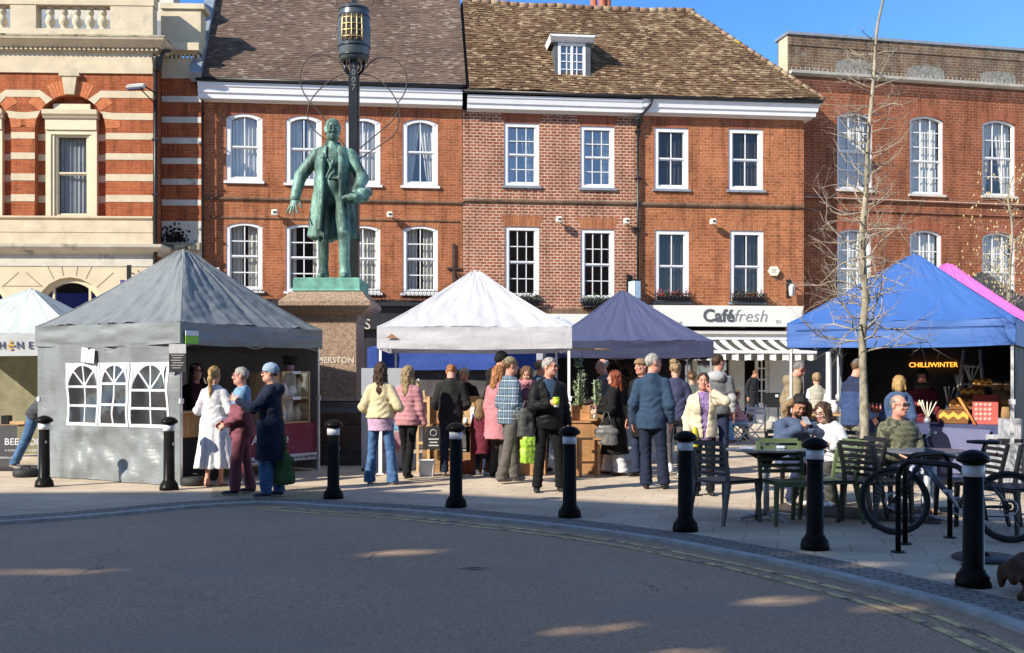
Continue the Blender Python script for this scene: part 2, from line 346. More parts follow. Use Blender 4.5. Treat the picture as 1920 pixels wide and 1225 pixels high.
# ---------------------------------------------------------------- buildings
class Fac:
    """a facade line: origin on the ground, local x along the wall, local y into the building"""
    def __init__(s, u, Y, ang): s.o = GX(u, Y); s.a = ang; s.c, s.s = math.cos(ang), math.sin(ang)
    def uv(s, u, v, off=0):
        k = (u-960)/FPX; t = -off
        x = (k*(s.o.y+t*s.c)-s.o.x+t*s.s)/(s.c-k*s.s); Y = s.o.y+x*s.s+t*s.c
        return x, CAMZ+(HOR-v)/FPX*Y
    def x(s, u, off=0): return s.uv(u, 500, off)[0]
    def z(s, u, v, off=0): return s.uv(u, v, off)[1]
    def rect(s, u0, u1, v0, v1):   # v0 upper, v1 lower
        uc = (u0+u1)/2
        return s.x(u0), s.x(u1), s.z(uc, v1), s.z(uc, v0)
def arc(a, b, zs, rise, n=10):
    if rise <= 0: return [(a, zs), (b, zs)]
    w = (b-a)/2; r = (w*w+rise*rise)/(2*rise); c = (a+b)/2; zc = zs+rise-r; t = math.asin(min(1, w/r))
    if rise >= w: t = math.pi/2
    return [(c+r*math.sin(-t+2*t*i/n), zc+r*math.cos(-t+2*t*i/n)) for i in range(n+1)]
def wall_holes(mb, x0, x1, z0, z1, holes, y=0, dep=.13, m=0, mrev=None):
    mrev = m if mrev is None else mrev
    xs = sorted({x0, x1} | {h[0] for h in holes} | {h[1] for h in holes}); zs = sorted({z0, z1} | {h[2] for h in holes} | {h[3] for h in holes})
    xs = [x for x in xs if x0 <= x <= x1]; zs = [z for z in zs if z0 <= z <= z1]
    for i in range(len(xs)-1):
        for j in range(len(zs)-1):
            cx, cz = (xs[i]+xs[i+1])/2, (zs[j]+zs[j+1])/2
            if any(h[0] < cx < h[1] and h[2] < cz < h[3] for h in holes): continue
            mb.add([(xs[i], y, zs[j]), (xs[i+1], y, zs[j]), (xs[i+1], y, zs[j+1]), (xs[i], y, zs[j+1])], [(0, 1, 2, 3)], m)
    for h in holes:
        a, b, c, d = h[:4]; rise = h[4] if len(h) > 4 else 0; q = y+dep
        top = arc(a, b, d-rise, rise)
        mb.add([(a, y, c), (a, q, c), (a, q, d-rise), (a, y, d-rise)], [(0, 1, 2, 3)], mrev); mb.add([(b, y, c), (b, q, c), (b, q, d-rise), (b, y, d-rise)], [(3, 2, 1, 0)], mrev)
        mb.add([(a, y, c), (b, y, c), (b, q, c), (a, q, c)], [(0, 1, 2, 3)], mrev)
        for (p, r_), (s_, t) in zip(top[:-1], top[1:]):
            mb.add([(p, y, r_), (s_, y, t), (s_, q, t), (p, q, r_)], [(3, 2, 1, 0)], mrev)
            if rise > 0: mb.add([(p, y, r_), (s_, y, t), (s_, y, d), (p, y, d)], [(0, 1, 2, 3)], m)
def curtain_mesh(x0, x1, z0, z1, y, style):
    b = MB()
    def pan(a0, a1, t0, t1):   # panel: bottom from a0..a1, top from t0..t1
        n = max(10, int(abs(t1-t0)*60))
        ph = rnd.random()*9
        def fn(i, j):
            x = (a0+(a1-a0)*i)*(1-j)+(t0+(t1-t0)*i)*j
            return (x, y+.022*math.sin(i*n*.9+ph)+.012*math.sin(i*n*2.1), z0+(z1-z0)*j)
        b.grid(fn, n*2, 4)
    w = x1-x0
    if style == 'full': pan(x0, x1, x0, x1)
    elif style == 'pair': pan(x0, x0+.4*w, x0, x0+.4*w); pan(x1-.4*w, x1, x1-.4*w, x1)
    elif style == 'tied': pan(x0, x0+.2*w, x0, x0+.48*w); pan(x1-.25*w, x1, x1-.55*w, x1)
    elif style == 'side': pan(x1-.3*w, x1, x1-.4*w, x1)
    elif style == 'left': pan(x0, x0+.16*w, x0, x0+.5*w)
    elif style == 'thin': pan(x0, x0+.22*w, x0, x0+.22*w); pan(x1-.2*w, x1, x1-.2*w, x1)
    return b
def sash(par, r, rise=0, cols=2, rows=(2, 2), fw=.11, sb=.03, bar=.022, cur=None, fm=None, gm=None, cm=None, sill=True, label=None, mid=.5, sillm=None):
    """one sliding sash window as a part of its building"""
    a, b, c, d = r; fm = fm or WHITE; y = sb
    f = MB(); ds = d-rise
    f.box(a, y, c, a+fw, y+.1, ds); f.box(b-fw, y, c, b, y+.1, ds); f.box(a+fw, y, c, b-fw, y+.1, c+fw*.8)
    outer = arc(a, b, ds, rise); inner = arc(a+fw, b-fw, ds-fw*.6, rise*.9) if rise else [(a+fw, d-fw), (b-fw, d-fw)]
    if rise == 0: f.box(a+fw, y, d-fw, b-fw, y+.1, d)
    else:
        n = len(outer)
        for i in range(n-1):
            f.add([(inner[i][0], y, inner[i][1]), (inner[i+1][0], y, inner[i+1][1]), (outer[i+1][0], y, outer[i+1][1]), (outer[i][0], y, outer[i][1])], [(0, 1, 2, 3)])
            f.add([(inner[i][0], y, inner[i][1]), (inner[i+1][0], y, inner[i+1][1]), (inner[i+1][0], y+.1, inner[i+1][1]), (inner[i][0], y+.1, inner[i][1])], [(0, 1, 2, 3)])
    w = f.obj('window', fm, par)
    if label: w['label'] = label
    ia, ib, ic, idd = a+fw, b-fw, c+fw*.8, (d-fw if rise == 0 else ds-fw*.6+rise*.9)
    zm = ic+(idd-ic)*mid; s = MB(); y1 = y+.035
    # upper sash, lower sash set slightly further in
    for (z0, z1, nr, yy) in ((zm, idd, rows[0], y1), (ic, zm, rows[1], y1+.03)):
        s.box(ia, yy, z0, ia+.035, yy+.03, z1); s.box(ib-.035, yy, z0, ib, yy+.03, z1); s.box(ia+.035, yy, z0, ib-.035, yy+.03, z0+.045)
        if z1 < idd: s.box(ia+.035, yy, z1-.035, ib-.035, yy+.03, z1)
        for k in range(1, cols):
            x = ia+(ib-ia)*k/cols; s.box(x-bar/2, yy+.002, z0+.045, x+bar/2, yy+.022, z1 if z1 == idd else z1-.035)
        for k in range(1, nr):
            z = z0+(z1-z0)*k/nr; s.box(ia+.035, yy+.004, z-bar/2, ib-.035, yy+.02, z+bar/2)
    s.obj('glazing_bars', fm, w)
    p = MB(); yp = y1+.075
    p.add([(ia, yp, ic), (ib, yp, ic), (ib, yp, idd), (ia, yp, idd)], [(0, 1, 2, 3)]); p.obj('pane', gm or GLASS, w)
    if cur: curtain_mesh(ia, ib, ic+.02, idd, yp+.1, cur).obj('curtain', cm or CURT, w)
    if sill:
        q = MB(); q.box(a-.06, -.07, c-.07, b+.06, y+.1, c-.002); q.obj('sill', sillm or fm, w)
    return w
def lintel(par, r, rise, hgt, splay, mat, name='brick_arch'):
    a, b, c, d = r; n = 10; ds = d-rise
    lo = arc(a, b, ds, rise, n) if rise else [(a+(b-a)*i/n, d) for i in range(n+1)]
    hi = arc(a-splay, b+splay, ds+hgt, rise, n) if rise else [(a-splay+(b-a+2*splay)*i/n, d+hgt) for i in range(n+1)]
    m = MB()
    for i in range(n):
        m.add([(lo[i][0], -.005, lo[i][1]), (lo[i+1][0], -.005, lo[i+1][1]), (hi[i+1][0], -.005, hi[i+1][1]), (hi[i][0], -.005, hi[i][1])], [(0, 1, 2, 3)])
    m.add([(lo[0][0], 0, lo[0][1]), (lo[0][0], -.005, lo[0][1]), (hi[0][0], -.005, hi[0][1]), (hi[0][0], 0, hi[0][1])], [(0, 1, 2, 3)])
    return m.obj(name, mat, par)
def moulding(mb, x0, x1, z0, prof, m=0, ret=0):
    """profile [(projection, z)] swept along x, projecting to -y; ret=1 returns at the right end"""
    pts = [(0, prof[0][1])]+list(prof)+[(0, prof[-1][1])]
    L = [(x0, -p, z0+z) for p, z in pts]
    Rr = [(x1+(p if ret else 0), -p, z0+z) for p, z in pts]; n = len(pts)
    mb.add(L+Rr, [(i, n+i, n+i+1, i+1) for i in range(n-1)], m)
    mb.add(L, [tuple(range(n))], m)
    if ret:
        B = [(x1+p, 1.2, z0+z) for p, z in pts]; mb.add(Rr+B, [(i, n+i, n+i+1, i+1) for i in range(n-1)], m)
    else: mb.add(Rr, [tuple(reversed(range(n)))], m)
def tile_roof(mb, x0, x1, ye, ze, ang, L, inside, gauge=.105, tw=.168, sag=None, lift=.02, jit=1.0):
    """plain clay tiles on a slope rising from the eave line (ye,ze) at angle ang"""
    ca, sa = math.cos(ang), math.sin(ang); nr = int(L/gauge)
    for r_ in range(nr):
        s0 = r_*gauge; off = (r_ % 2)*tw/2+rnd.uniform(-.01, .01)
        for k in range(int((x1-x0)/tw)+1):
            xa = x0+k*tw+off-tw/2
            if not inside(xa+tw/2, s0+gauge/2): continue
            xa = max(x0, xa); xb = min(xa+tw-.004, x1)
            if xb-xa < .02: continue
            h0 = lift+rnd.uniform(0, .014)*jit; h1 = .004; ds = rnd.uniform(-.012, .012)*jit; tl = rnd.uniform(-.006, .006)*jit
            sg = sag(xa, s0) if sag else 0
            def pt(x, s_, h): return (x, ye+s_*ca-h*sa, ze+s_*sa+h*ca+sg)
            mb.add([pt(xa, s0+ds, h0+tl), pt(xb, s0+ds, h0-tl), pt(xb, s0+gauge*1.5, h1), pt(xa, s0+gauge*1.5, h1), pt(xa, s0+ds, h0+tl-.016), pt(xb, s0+ds, h0-tl-.028)], [(0, 1, 2, 3), (4, 5, 1, 0)])
MORT = (.42, .36, .3)
BR_A = brick('orange_red_brick', (.47, .155, .068), (.33, .102, .046), (.44, .25, .14), .008, stain=.35)
BR_B = brick('red_brick_white_joints', (.3, .075, .036), (.4, .12, .06), (.58, .45, .34), .016, .19, .088, stain=.4)
BR_C = brick('orange_brick', (.48, .165, .072), (.33, .105, .048), (.48, .29, .16), .008, .2, .09, stain=.35)
BR_D = brick('dark_red_brick', (.38, .11, .045), (.27, .075, .035), (.36, .25, .17), .008, .22, .088, stain=.45)
BR_P = brick('weathered_parapet_brick', (.22, .12, .075), (.16, .11, .08), (.28, .24, .18), .013, .22, .088, stain=.5, weather=((.2, .18, .13), .53))
BR_T = brick('bright_red_brick', (.46, .125, .045), (.36, .09, .038), (.4, .2, .12), .006, .26, .085, stain=.3)
RUB = brick('rubbed_brick', (.38, .1, .045), (.3, .08, .04), (.32, .2, .14), .008, .3, .07, stain=.2, swap=True)
RUBO = brick('orange_rubbed_brick', (.46, .16, .065), (.4, .13, .055), (.42, .28, .18), .007, .3, .07, stain=.2, swap=True)
STRB = brick('weathered_string_brick', (.3, .17, .1), (.22, .13, .09), (.2, .15, .12), .008, .2, .06, stain=.5, weather=((.09, .07, .05), .55))
TILE_A = tiles('old_brown_tiles', [(0, (.12, .085, .066)), (.45, (.15, .105, .08)), (.88, (.18, .128, .096)), (.98, (.26, .21, .17))], [((.27, .23, .16), 9, .66), ((.14, .1, .04), 2, .68)])
TILE_B = tiles('mossy_clay_tiles', [(0, (.11, .062, .038)), (.35, (.155, .095, .055)), (.75, (.21, .143, .08)), (.96, (.34, .255, .155))], [((.3, .25, .15), 7, .6), ((.2, .13, .03), 1.6, .66)])
UNDER = pbr('roof_underlay', (.05, .035, .03), .95, .2)
PLINTH = pbr('dark_shopfront', (.025, .024, .026), .45, .2, 4)
GLASSK = glass('dull_window_glass', (.7, .7, .7), .05); GTONE = pbr('pane_tone_sheet', (.055, .055, .058), .9, .5, 1.6)  # weak-reflection glass; grey sheet added behind the panes for their dim tone
DLEAD = pbr('dark_dormer_lead', (.085, .092, .1), .5, .25, 4)
FM = Fac(376, 30.3, math.atan2(2.0, 17.68))
def part(name, mat, par, fn, label=None):
    b = MB(); fn(b); o = b.obj(name, mat, par)
    if label: o['label'] = label
    return o
# ---- near-side building (behind the camera)
rng = random.Random(5)
ZR = 12.6
b = MB(); wall_holes(b, -60, 16, 0, ZR, HOLES, YB, .05); b.box(-60, YB-8, 0, 16, YB-.36, 6.0)
b.add([(x, YB, z) for x, z in ((-60, ZR), (16, ZR), (16, 12.7), (-6, 12.7), (-13.3, 14.45), (-23.8, 17.5), (-30, 17.1), (-60, 17.1))], [tuple(range(8))])  # unseen upper wall, its sloping top shaped to set the shadow edge
for h_ in HOLES:  # slivers added in the openings to break up the sun patches
    for _ in range(9):
        x, z, q = rng.uniform(h_[0], h_[1]), rng.uniform(h_[2], h_[3]), rng.uniform(.04, .11); a = rng.uniform(0, 6.28)
        b.add([(x+q*math.cos(a+k*2.1)*rng.uniform(.6, 1.6), YB+.02, z+q*math.sin(a+k*2.1)) for k in range(3)], [(0, 1, 2)])
b.obj('wall', BRK0, back)
b = MB(); b.box(-60, YB-.4, 17.0, -30, YB+.05, 17.1); b.obj('coping', STONEG, back)
# ---- house A: four bay brick house with the plain tiled roof
hA = thing('brick_house', 'orange brick house with four arched window bays and tall brown roof behind the statue', 'house', FM.o, FM.a)
xA0, xA1 = 0, FM.x(867); zc = FM.z(620, 198); zt = FM.z(620, 167)
wa = []
for (u0, u1, v0, v1) in ((424, 492, 213, 340), (536, 603, 217, 344), (647, 713, 221, 347), (755, 821, 224, 349)): wa.append((FM.rect(u0, u1, v0, v1), (2, 2), .13))
for (u0, u1, v0, v1) in ((424, 492, 418, 545), (536, 603, 421, 547), (647, 713, 423, 549), (755, 821, 424, 550)): wa.append((FM.rect(u0, u1, v0, v1), (2, 2) if 0 else (2, 2), .1))
b = MB(); wall_holes(b, xA0, xA1, 3.2, zc+.02, [(*w[0], w[2]) for w in wa]); b.box(xA0, .6, 0, xA0+.02, 8, zc); b.box(xA1-.02, .6, 0, xA1, 8, zc); b.box(xA0, 7.9, 0, xA1, 8, zc)
b.obj('wall', BR_A, hA)
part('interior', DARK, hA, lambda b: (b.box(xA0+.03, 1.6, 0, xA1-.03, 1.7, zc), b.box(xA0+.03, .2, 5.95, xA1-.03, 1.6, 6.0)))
for i, (r, rows, rise) in enumerate(wa):
    up = i < 4
    sash(hA, r, rise, 2, (1, 1) if up else (2, 2), .12 if up else .1, .02, .03, ['full', 'pair', 'full', 'tied', 'pair', 'thin', 'full', 'pair'][i], sill=True)
    lintel(hA, r, rise, .3, .1, RUB if up else RUBO)
part('cornice', WHITE, hA, lambda b: moulding(b, xA0-.02, xA1-.02, zc, [(.04, 0), (.06, .02), (.28, .04), (.29, .18), (.33, .2), (.34, .34), (.37, .37), (.38, zt-zc)]))
part('gutter', BLACK, hA, lambda b: b.tube([(xA0-.05, -.42, zt+.07), (xA1, -.42, zt+.07)], .06, 8))
def strA(b):
    zs = FM.z(620, 380); moulding(b, xA0, xA1-.004, zs, [(.03, 0), (.06, .04), (.06, .08), (.02, .1)]); moulding(b, xA0+.3, xA1-.1, FM.z(620, 413), [(.03, 0), (.04, .03), (.01, .05)])
part('string_course', STRB, hA, strA)
ra = R(50); La = 6.6
b = MB(); tile_roof(b, xA0+.06, xA1+.08, -.42, zt+.11, ra, La, lambda x, s: True, .09, .155, lambda x, s: .02*n1(x*.5, s*.6), .016, .8); b.obj('roof_tiles', TILE_A, hA)
def roofA(b):
    ca, sa = math.cos(ra), math.sin(ra); y0, z0 = -.42, zt+.08
    b.prism([(0, 0)], 0, 0) if 0 else None
    pr = [(y0, z0), (y0+La*ca, z0+La*sa), (y0+2*La*ca, z0), (y0+.3, z0-.02)]
    L = [(xA0+.02, y, z) for y, z in pr]; Q = [(xA1+.06, y, z) for y, z in pr]; b.add(L+Q, [(0, 4, 5, 1), (1, 5, 6, 2), (2, 6, 7, 3), (3, 7, 4, 0), (3, 2, 1, 0), (4, 5, 6, 7)])
part('roof', UNDER, hA, roofA)
def flashA(b):
    ca, sa = math.cos(ra), math.sin(ra); M_ = T(0, -.42, zt+.1)@RX(ra); b.box(xA0-.2, -.05, -.1, xA0+.1, La, .2, 0, M_)
part('lead_flashing', LEAD, hA, flashA)
def pipeA(b):
    b.tube([(.05, -.1, zt-.05), (.05, -.1, 3.3)], .05, 8)
    for z in (4.5, 6, 7.5, 9): b.box(-.02, -.14, z, .12, 0, z+.04)
part('downpipe', BLACK, hA, pipeA)
def shopA(b):
    b.box(xA0, -.05, 0, xA1, .02, 2.9); b.box(xA0, -.25, 2.9, xA1-.02, .02, 3.55); b.box(xA0, -.42, 3.56, xA1-.02, .02, 3.66); b.box(xA0, -.1, 3.66, xA1-.02, .01, 3.75)
part('shopfront', PLINTH, hA, shopA)
b = MB(); xS, zS = FM.uv(686, 609, .26); b.text('BAKERS', .42, T(xS+.14, -.256, zS), .004, 0, 'RIGHT'); b.obj('shop_letters', pbr('gold_lettering', (.5, .46, .38), .5), hA)
def ironbrk(b):
    x, z = FM.uv(851, 532, .1); x2, z2 = FM.uv(851, 456, .1); b.box(x-.035, -.06, z, x+.035, -.01, z2); xm, zm = FM.uv(851, 503, .1); b.box(x-.2, -.06, zm-.03, x+.2, -.012, zm+.03)
    b.tube([(x+.1, -.05, z+.35), (x+.16, -.05, z+.2), (x+.1, -.05, z+.08), (x+.03, -.05, z+.15)], .018, 6)
part('wall_tie', pbr('rusty_iron', (.05, .03, .025), .8, .4), hA, ironbrk)
# ---- house BC: long brick house with hipped tile roof, dormer and cafe front
hB = thing('brick_house', 'long brick house with mossy hipped roof and dormer, cafe under its right half', 'house', FM.o, FM.a)
xB0, xB1, xC1 = xA1+.01, FM.x(1195), FM.x(1507)
zcB = FM.z(1190, 217); ztB = FM.z(1190, 191)
wb = [FM.rect(*r) for r in ((945, 1011, 231, 349), (1088, 1152, 237, 353))]; wb2 = [FM.rect(*r) for r in ((947, 1011, 425, 558), (1089, 1152, 430, 562))]
wc = [FM.rect(*r) for r in ((1227, 1291, 240, 355), (1366, 1431, 242, 357))]; wc2 = [FM.rect(*r) for r in ((1228, 1292, 432, 566), (1369, 1432, 433, 567))]
b = MB(); wall_holes(b, xB0, xB1, 3.3, zcB+.02, wb+wb2); b.obj('wall', BR_B, hB)['label'] = 'red brick wall with white joints'
b = MB(); wall_holes(b, xB1, xC1, 3.3, zcB+.02, wc+wc2); b.box(xC1-.02, .6, 0, xC1, 8, zcB); b.box(xB0, 7.9, 0, xC1, 8, zcB); b.add([(xC1, 0, 0), (xC1, .7, 0), (xC1, .7, zcB), (xC1, 0, zcB)], [(0, 1, 2, 3)]); b.obj('wall', BR_C, hB)['label'] = 'orange brick wall above the cafe'
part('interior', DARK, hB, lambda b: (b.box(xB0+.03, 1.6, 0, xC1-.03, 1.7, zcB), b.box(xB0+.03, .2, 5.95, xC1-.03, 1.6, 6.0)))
for i, r in enumerate(wb+wb2): sash(hB, r, 0, 3, (2, 2), .11, .03, .025, ['tied', 'tied', None, None][i], gm=GLASSD, sillm=LEAD); lintel(hB, r, 0, .33, .12, RUB if i < 2 else RUBO)
for i, r in enumerate(wc+wc2): sash(hB, r, 0, 2, (1, 1), .12, .03, .03, 'full', gm=GLASSK, cm=GTONE, sillm=LEAD); lintel(hB, r, 0, .28, .12, RUB if i < 2 else RUBO)  # added grey sheet takes the curtain slot to dim these panes
def cornB(b):
    pr = [(.04, 0), (.05, .02), (.27, .05), (.28, .17), (.32, .19), (.34, .32), (.37, .35), (.38, ztB-zcB)]
    moulding(b, xB0+.12, xB1+.08, zcB-.03, pr); moulding(b, xB1+.085, xC1, zcB, pr, 0, 1)
part('cornice', WHITE, hB, cornB)
def gutB(b):
    b.tube([(xB0, -.41, ztB+.06), (xC1+.42, -.41, ztB+.05)], .055, 8); x = xB1
    b.tube([(x+.35, -.42, ztB), (x+.3, -.38, ztB-.18), (x+.02, -.14, zcB-.1), (x, -.12, zcB-.35)], .045, 8); b.lathe([(.05, -.12), (.1, -.05), (.14, .1), (.15, .12)], 8, (x, -.13, zcB-.25)); b.tube([(x, -.1, zcB-.35), (x, -.1, 3.4)], .045, 8)
    for z in (4.4, 5.9, 7.4, 8.8): b.box(x-.09, -.15, z, x+.09, 0, z+.04)
part('gutter', BLACK, hB, gutB)
def strB(b):
    zs = FM.z(1030, 384); moulding(b, xB0+.02, xB1-.06, zs, [(.02, 0), (.06, .05), (.07, .1), (.03, .14)]); zs = FM.z(1350, 391); moulding(b, xB1+.06, xC1, zs, [(.02, 0), (.06, .05), (.07, .1), (.03, .14)], 0, 0)
    moulding(b, xB0+.02, xC1, 3.42, [(.03, 0), (.05, .1), (.02, .14)])
part('string_course', STRB, hB, strB)
rb = R(50); yeB, zeB = -.44, ztB+.1; Yr = 2.55; Lb = (Yr-yeB)/math.cos(rb)
xh_e = xC1+.46; xh_t = FM.x(1320)+.28
def inB(x, s): return x < xh_e+(xh_t-xh_e)*(s/Lb)
def sagB(x, s):
    t = s/Lb; k = (x-xB0)/(xh_t-xB0); return .09*(1-k)*t-.1*math.sin(max(0, min(1, k))*math.pi)*t*.6+.05*n1(x*.45, s*.5, 3.)+.02*n1(x*1.7, s*1.9)
b = MB(); tile_roof(b, xB0+.16, xh_e, yeB, zeB, rb, Lb, inB, .112, .165, sagB, .03, 1.2); b.obj('roof_tiles', TILE_B, hB)
def hipside(b):   # right-hand hip slope and the rear slope
    ca, sa = math.cos(rb), math.sin(rb); ze2 = zeB+Lb*sa
    e0, e1 = Vector((xh_e, yeB, zeB-.03)), Vector((xh_e, 2*Yr+.44, zeB-.03)); t0 = Vector((xh_t, Yr, ze2-.04)); a0 = Vector((xB0+.1, yeB, zeB-.03)); a1 = Vector((xB0+.1, Yr, ze2-.04)); a2 = Vector((xB0+.1, 2*Yr+.44, zeB-.03))
    b.add([e0, e1, t0, a0, a1, a2], [(3, 0, 2, 4), (0, 1, 2), (4, 2, 1, 5), (3, 4, 5), (3, 5, 1, 0)])
part('roof', UNDER, hB, hipside)
def hiptiles(b):
    # ridge and hip tiles, half round
    ca, sa = math.cos(rb), math.sin(rb); ze2 = zeB+Lb*sa; k = 0
    x = xB0+.16
    while x < xh_t:
        b.tube([(x, Yr, ze2+sagB(x, Lb)-.02), (x+.29, Yr, ze2+sagB(x+.29, Lb)-.02)], [.11, .115], 8); x += .3
    p0 = Vector((xh_t, Yr, ze2+sagB(xh_t, Lb)-.02)); p1 = Vector((xh_e, yeB, zeB)); d = p1-p0; n_ = int(d.length/.28)
    for i in range(n_):
        a = p0+d*(i/n_); c = p0+d*((i+.96)/n_); b.tube([a, c+Vector((0, 0, .015))], [.075, .09], 6)
part('ridge_tiles', tiles('ridge_clay', [(0, (.2, .12, .08)), (.6, (.3, .2, .13)), (1, (.33, .26, .16))], [((.42, .28, .04), 1.3, .62), ((.3, .27, .18), 5, .58)]), hB, hiptiles)
def stack(b):
    xs_, zs_ = FM.uv(1128, 28, -3.4); b.box(xs_-.45, 3.0, zs_-2.0, xs_+.45, 3.9, zs_+.06)
part('chimney', BR_P, hB, stack)
for du in (-13, 2, 13):
    xs_, zs_ = FM.uv(1128+du, 28, -3.4); b = MB(); b.lathe([(.13, .06), (.15, .1), (.12, .16), (.115, .62), (.14, .66), (.14, .72), (.1, .73)], 12, (xs_, 3.45+.1*abs(du)/13, zs_)); b.obj('chimney_pot', pbr('terracotta', (.42, .13, .07), .8, .15), hB)
# dormer
dy0 = .1
xd0, zd0 = FM.uv(1040, 149, -.1); xd1, zd1 = FM.uv(1104, 82, -.1); xdm = (xd0+xd1)/2
def dormer(b):
    b.add([(xd0, dy0, zd0-.02), (xd0+.1, dy0, zd0-.02), (xd0+.1, dy0, zd1), (xd0, dy0, zd1)], [(0, 1, 2, 3)]); b.add([(xd1-.1, dy0, zd0-.02), (xd1+.05, dy0, zd0-.02), (xd1+.05, dy0, zd1), (xd1-.1, dy0, zd1)], [(0, 1, 2, 3)])
    for x, w in ((xd0, -1), (xd1+.05, 1)): b.add([(x, dy0, zd0-.3), (x, dy0+1.7, zd0-.3), (x, dy0+1.7, zd1), (x, dy0, zd1)], [(0, 1, 2, 3) if w > 0 else (3, 2, 1, 0)])
dm = part('dormer', DLEAD, hB, dormer)
part('dormer_window', WHITE, dm, lambda b: [b.box(xd0+.1, dy0-.01, z, xd1-.1, dy0+.05, z+t) for z, t in ((zd0, .08), (zd1-.09, .09))]+[b.box(x-w, dy0-.012, zd0, x+w, dy0+.05, zd1) for x, w in ((xd0+.14, .04), (xd1-.14, .04), (xdm, .035))]+[b.box(x-.012, dy0+.0, zd0+.08, x+.012, dy0+.04, zd1-.09) for x in (xd0+.36, xd1-.36)]+[b.box(xd0+.18, dy0+.004, zd0+.08+k*(zd1-zd0-.17)/4-.012, xd1-.18, dy0+.035, zd0+.08+k*(zd1-zd0-.17)/4+.012) for k in (1, 2, 3)])
part('dormer_pane', GLASSD, dm, lambda b: b.add([(xd0+.15, dy0+.06, zd0+.05), (xd1-.15, dy0+.06, zd0+.05), (xd1-.15, dy0+.06, zd1-.05), (xd0+.15, dy0+.06, zd1-.05)], [(0, 1, 2, 3)]))
part('dormer_curtain', CURT, dm, lambda b: b.add([(xd0+.15, dy0+.14, zd0+.05), (xd1-.15, dy0+.14, zd0+.05), (xd1-.15, dy0+.14, zd1-.3), (xd0+.15, dy0+.14, zd1-.3)], [(0, 1, 2, 3)]))
part('dormer_cornice', WHITE, dm, lambda b: (moulding(b, xd0-.12, xd1+.14, zd1, [(-dy0+.03, 0), (-dy0+.14, .08), (-dy0+.2, .13), (-dy0+.2, .17)]), b.box(xd0-.16, dy0-.18, zd1+.171, xd1+.2, dy0+1.6, zd1+.2), b.add([(xd0-.12, dy0-.03, zd1), (xd0-.12, dy0+1.4, zd1), (xd0-.16, dy0+1.4, zd1+.17), (xd0-.16, dy0-.2, zd1+.17)], [(3, 2, 1, 0)])))
def dorroof(b):
    z0 = zd1+.2; zt_ = z0+.75; a = Vector((xd0-.16, dy0-.18, z0)); c = Vector((xd1+.2, dy0-.18, z0)); t = Vector((xdm, dy0+.45, zt_)); t2 = Vector((xdm, dy0+2.4, zt_)); a2 = Vector((xd0-.16, dy0+2.4, z0)); c2 = Vector((xd1+.2, dy0+2.4, z0))
    def tri(p, q, r_, s_, n):   # tiled quad p-q lower edge, s-r upper edge
        for i in range(n):
            u0, u1 = i/n, min(1, (i+1.4)/n); l0, r0, l1, r1 = p.lerp(s_, u0), q.lerp(r_, u0), p.lerp(s_, u1), q.lerp(r_, u1); m = max(1, int((r0-l0).length/.17))
            nn = (q-p).cross(s_-p).normalized()
            for k in range(m):
                b.add([l0.lerp(r0, k/m)+nn*rnd.uniform(.02, .035), l0.lerp(r0, (k+.96)/m)+nn*rnd.uniform(.02, .035), l1.lerp(r1, (k+.96)/m)+nn*.004, l1.lerp(r1, k/m)+nn*.004], [(0, 1, 2, 3)])
    tri(a, c, t+Vector((.01, 0, 0)), t-Vector((.01, 0, 0)), 8); tri(a2, a, t, t2, 8); tri(c, c2, t2, t, 8)
part('dormer_roof', TILE_B, dm, dorroof)
# cafe front under the right half
GLASSK2 = 0
CW = pbr('off_white_fascia', (.62, .62, .58), .5, .05, 3, dark=((.42, .42, .4), 1.4, .66)); CG = pbr('warm_grey_woodwork', (.5, .48, .43), .5, .08)
xs0, zs1 = FM.uv(1197, 572, .3); xs1, zs0 = FM.uv(1507, 613, .3)
sg = part('shop_sign', CW, hB, lambda b: b.box(xs0, -.3, zs0, xs1-.02, .02, zs1))
xt, zt_ = FM.uv(1376, 592, .31)
b = MB(); b.text('Café', .52, T(xt+.02, -.306, zt_-.02), .012, 0, 'RIGHT', 0, .012); b.obj('sign_letters', pbr('charcoal_letters', (.07, .075, .08), .5), sg)
b = MB(); b.text('fresh', .52, T(xt-.02, -.306, zt_-.02), .008, 0, 'LEFT', .25, -.006); b.text('www.cafefresh.co.uk', .13, T(FM.x(1212, .3), -.306, FM.z(1240, 605, .3)), .003, 0, 'LEFT'); b.text('01', .16, T(FM.x(1455, .3), -.306, FM.z(1455, 604, .3)), .003, 0, 'LEFT'); b.obj('sign_letters', pbr('grey_letters', (.2, .21, .22), .5), sg)
def shopC(b):
    z1 = FM.z(1400, 621); z0 = FM.z(1400, 645)
    b.box(xB1+.05, -.18, z0, xC1-.03, .02, z1); b.box(xB1+.05, -.26, z1-.1, xC1-.03, -.18, z1-.03)
    for u0, u1 in ((1226, 1234), (1298, 1306), (1345, 1352), (1366, 1394), (1441, 1452), (1486, 1505)): x0 = FM.x(u0); x1 = FM.x(u1); b.box(x0, -.1, 0, x1, .05, z0)
    b.box(FM.x(1200), -.08, 0, FM.x(1366), .05, .75); b.box(FM.x(1452), -.08, 0, FM.x(1486), .05, z0)
    for v in (708, 742): b.box(FM.x(1200), -.06, FM.z(1280, v), FM.x(1366), .04, FM.z(1280, v)+.07)
part('shopfront', CG, hB, shopC)
part('shop_window', GLASSD, hB, lambda b: b.add([(FM.x(1200), .06, .7), (FM.x(1366), .06, .7), (FM.x(1366), .06, 2.9), (FM.x(1200), .06, 2.9)], [(0, 1, 2, 3)]))
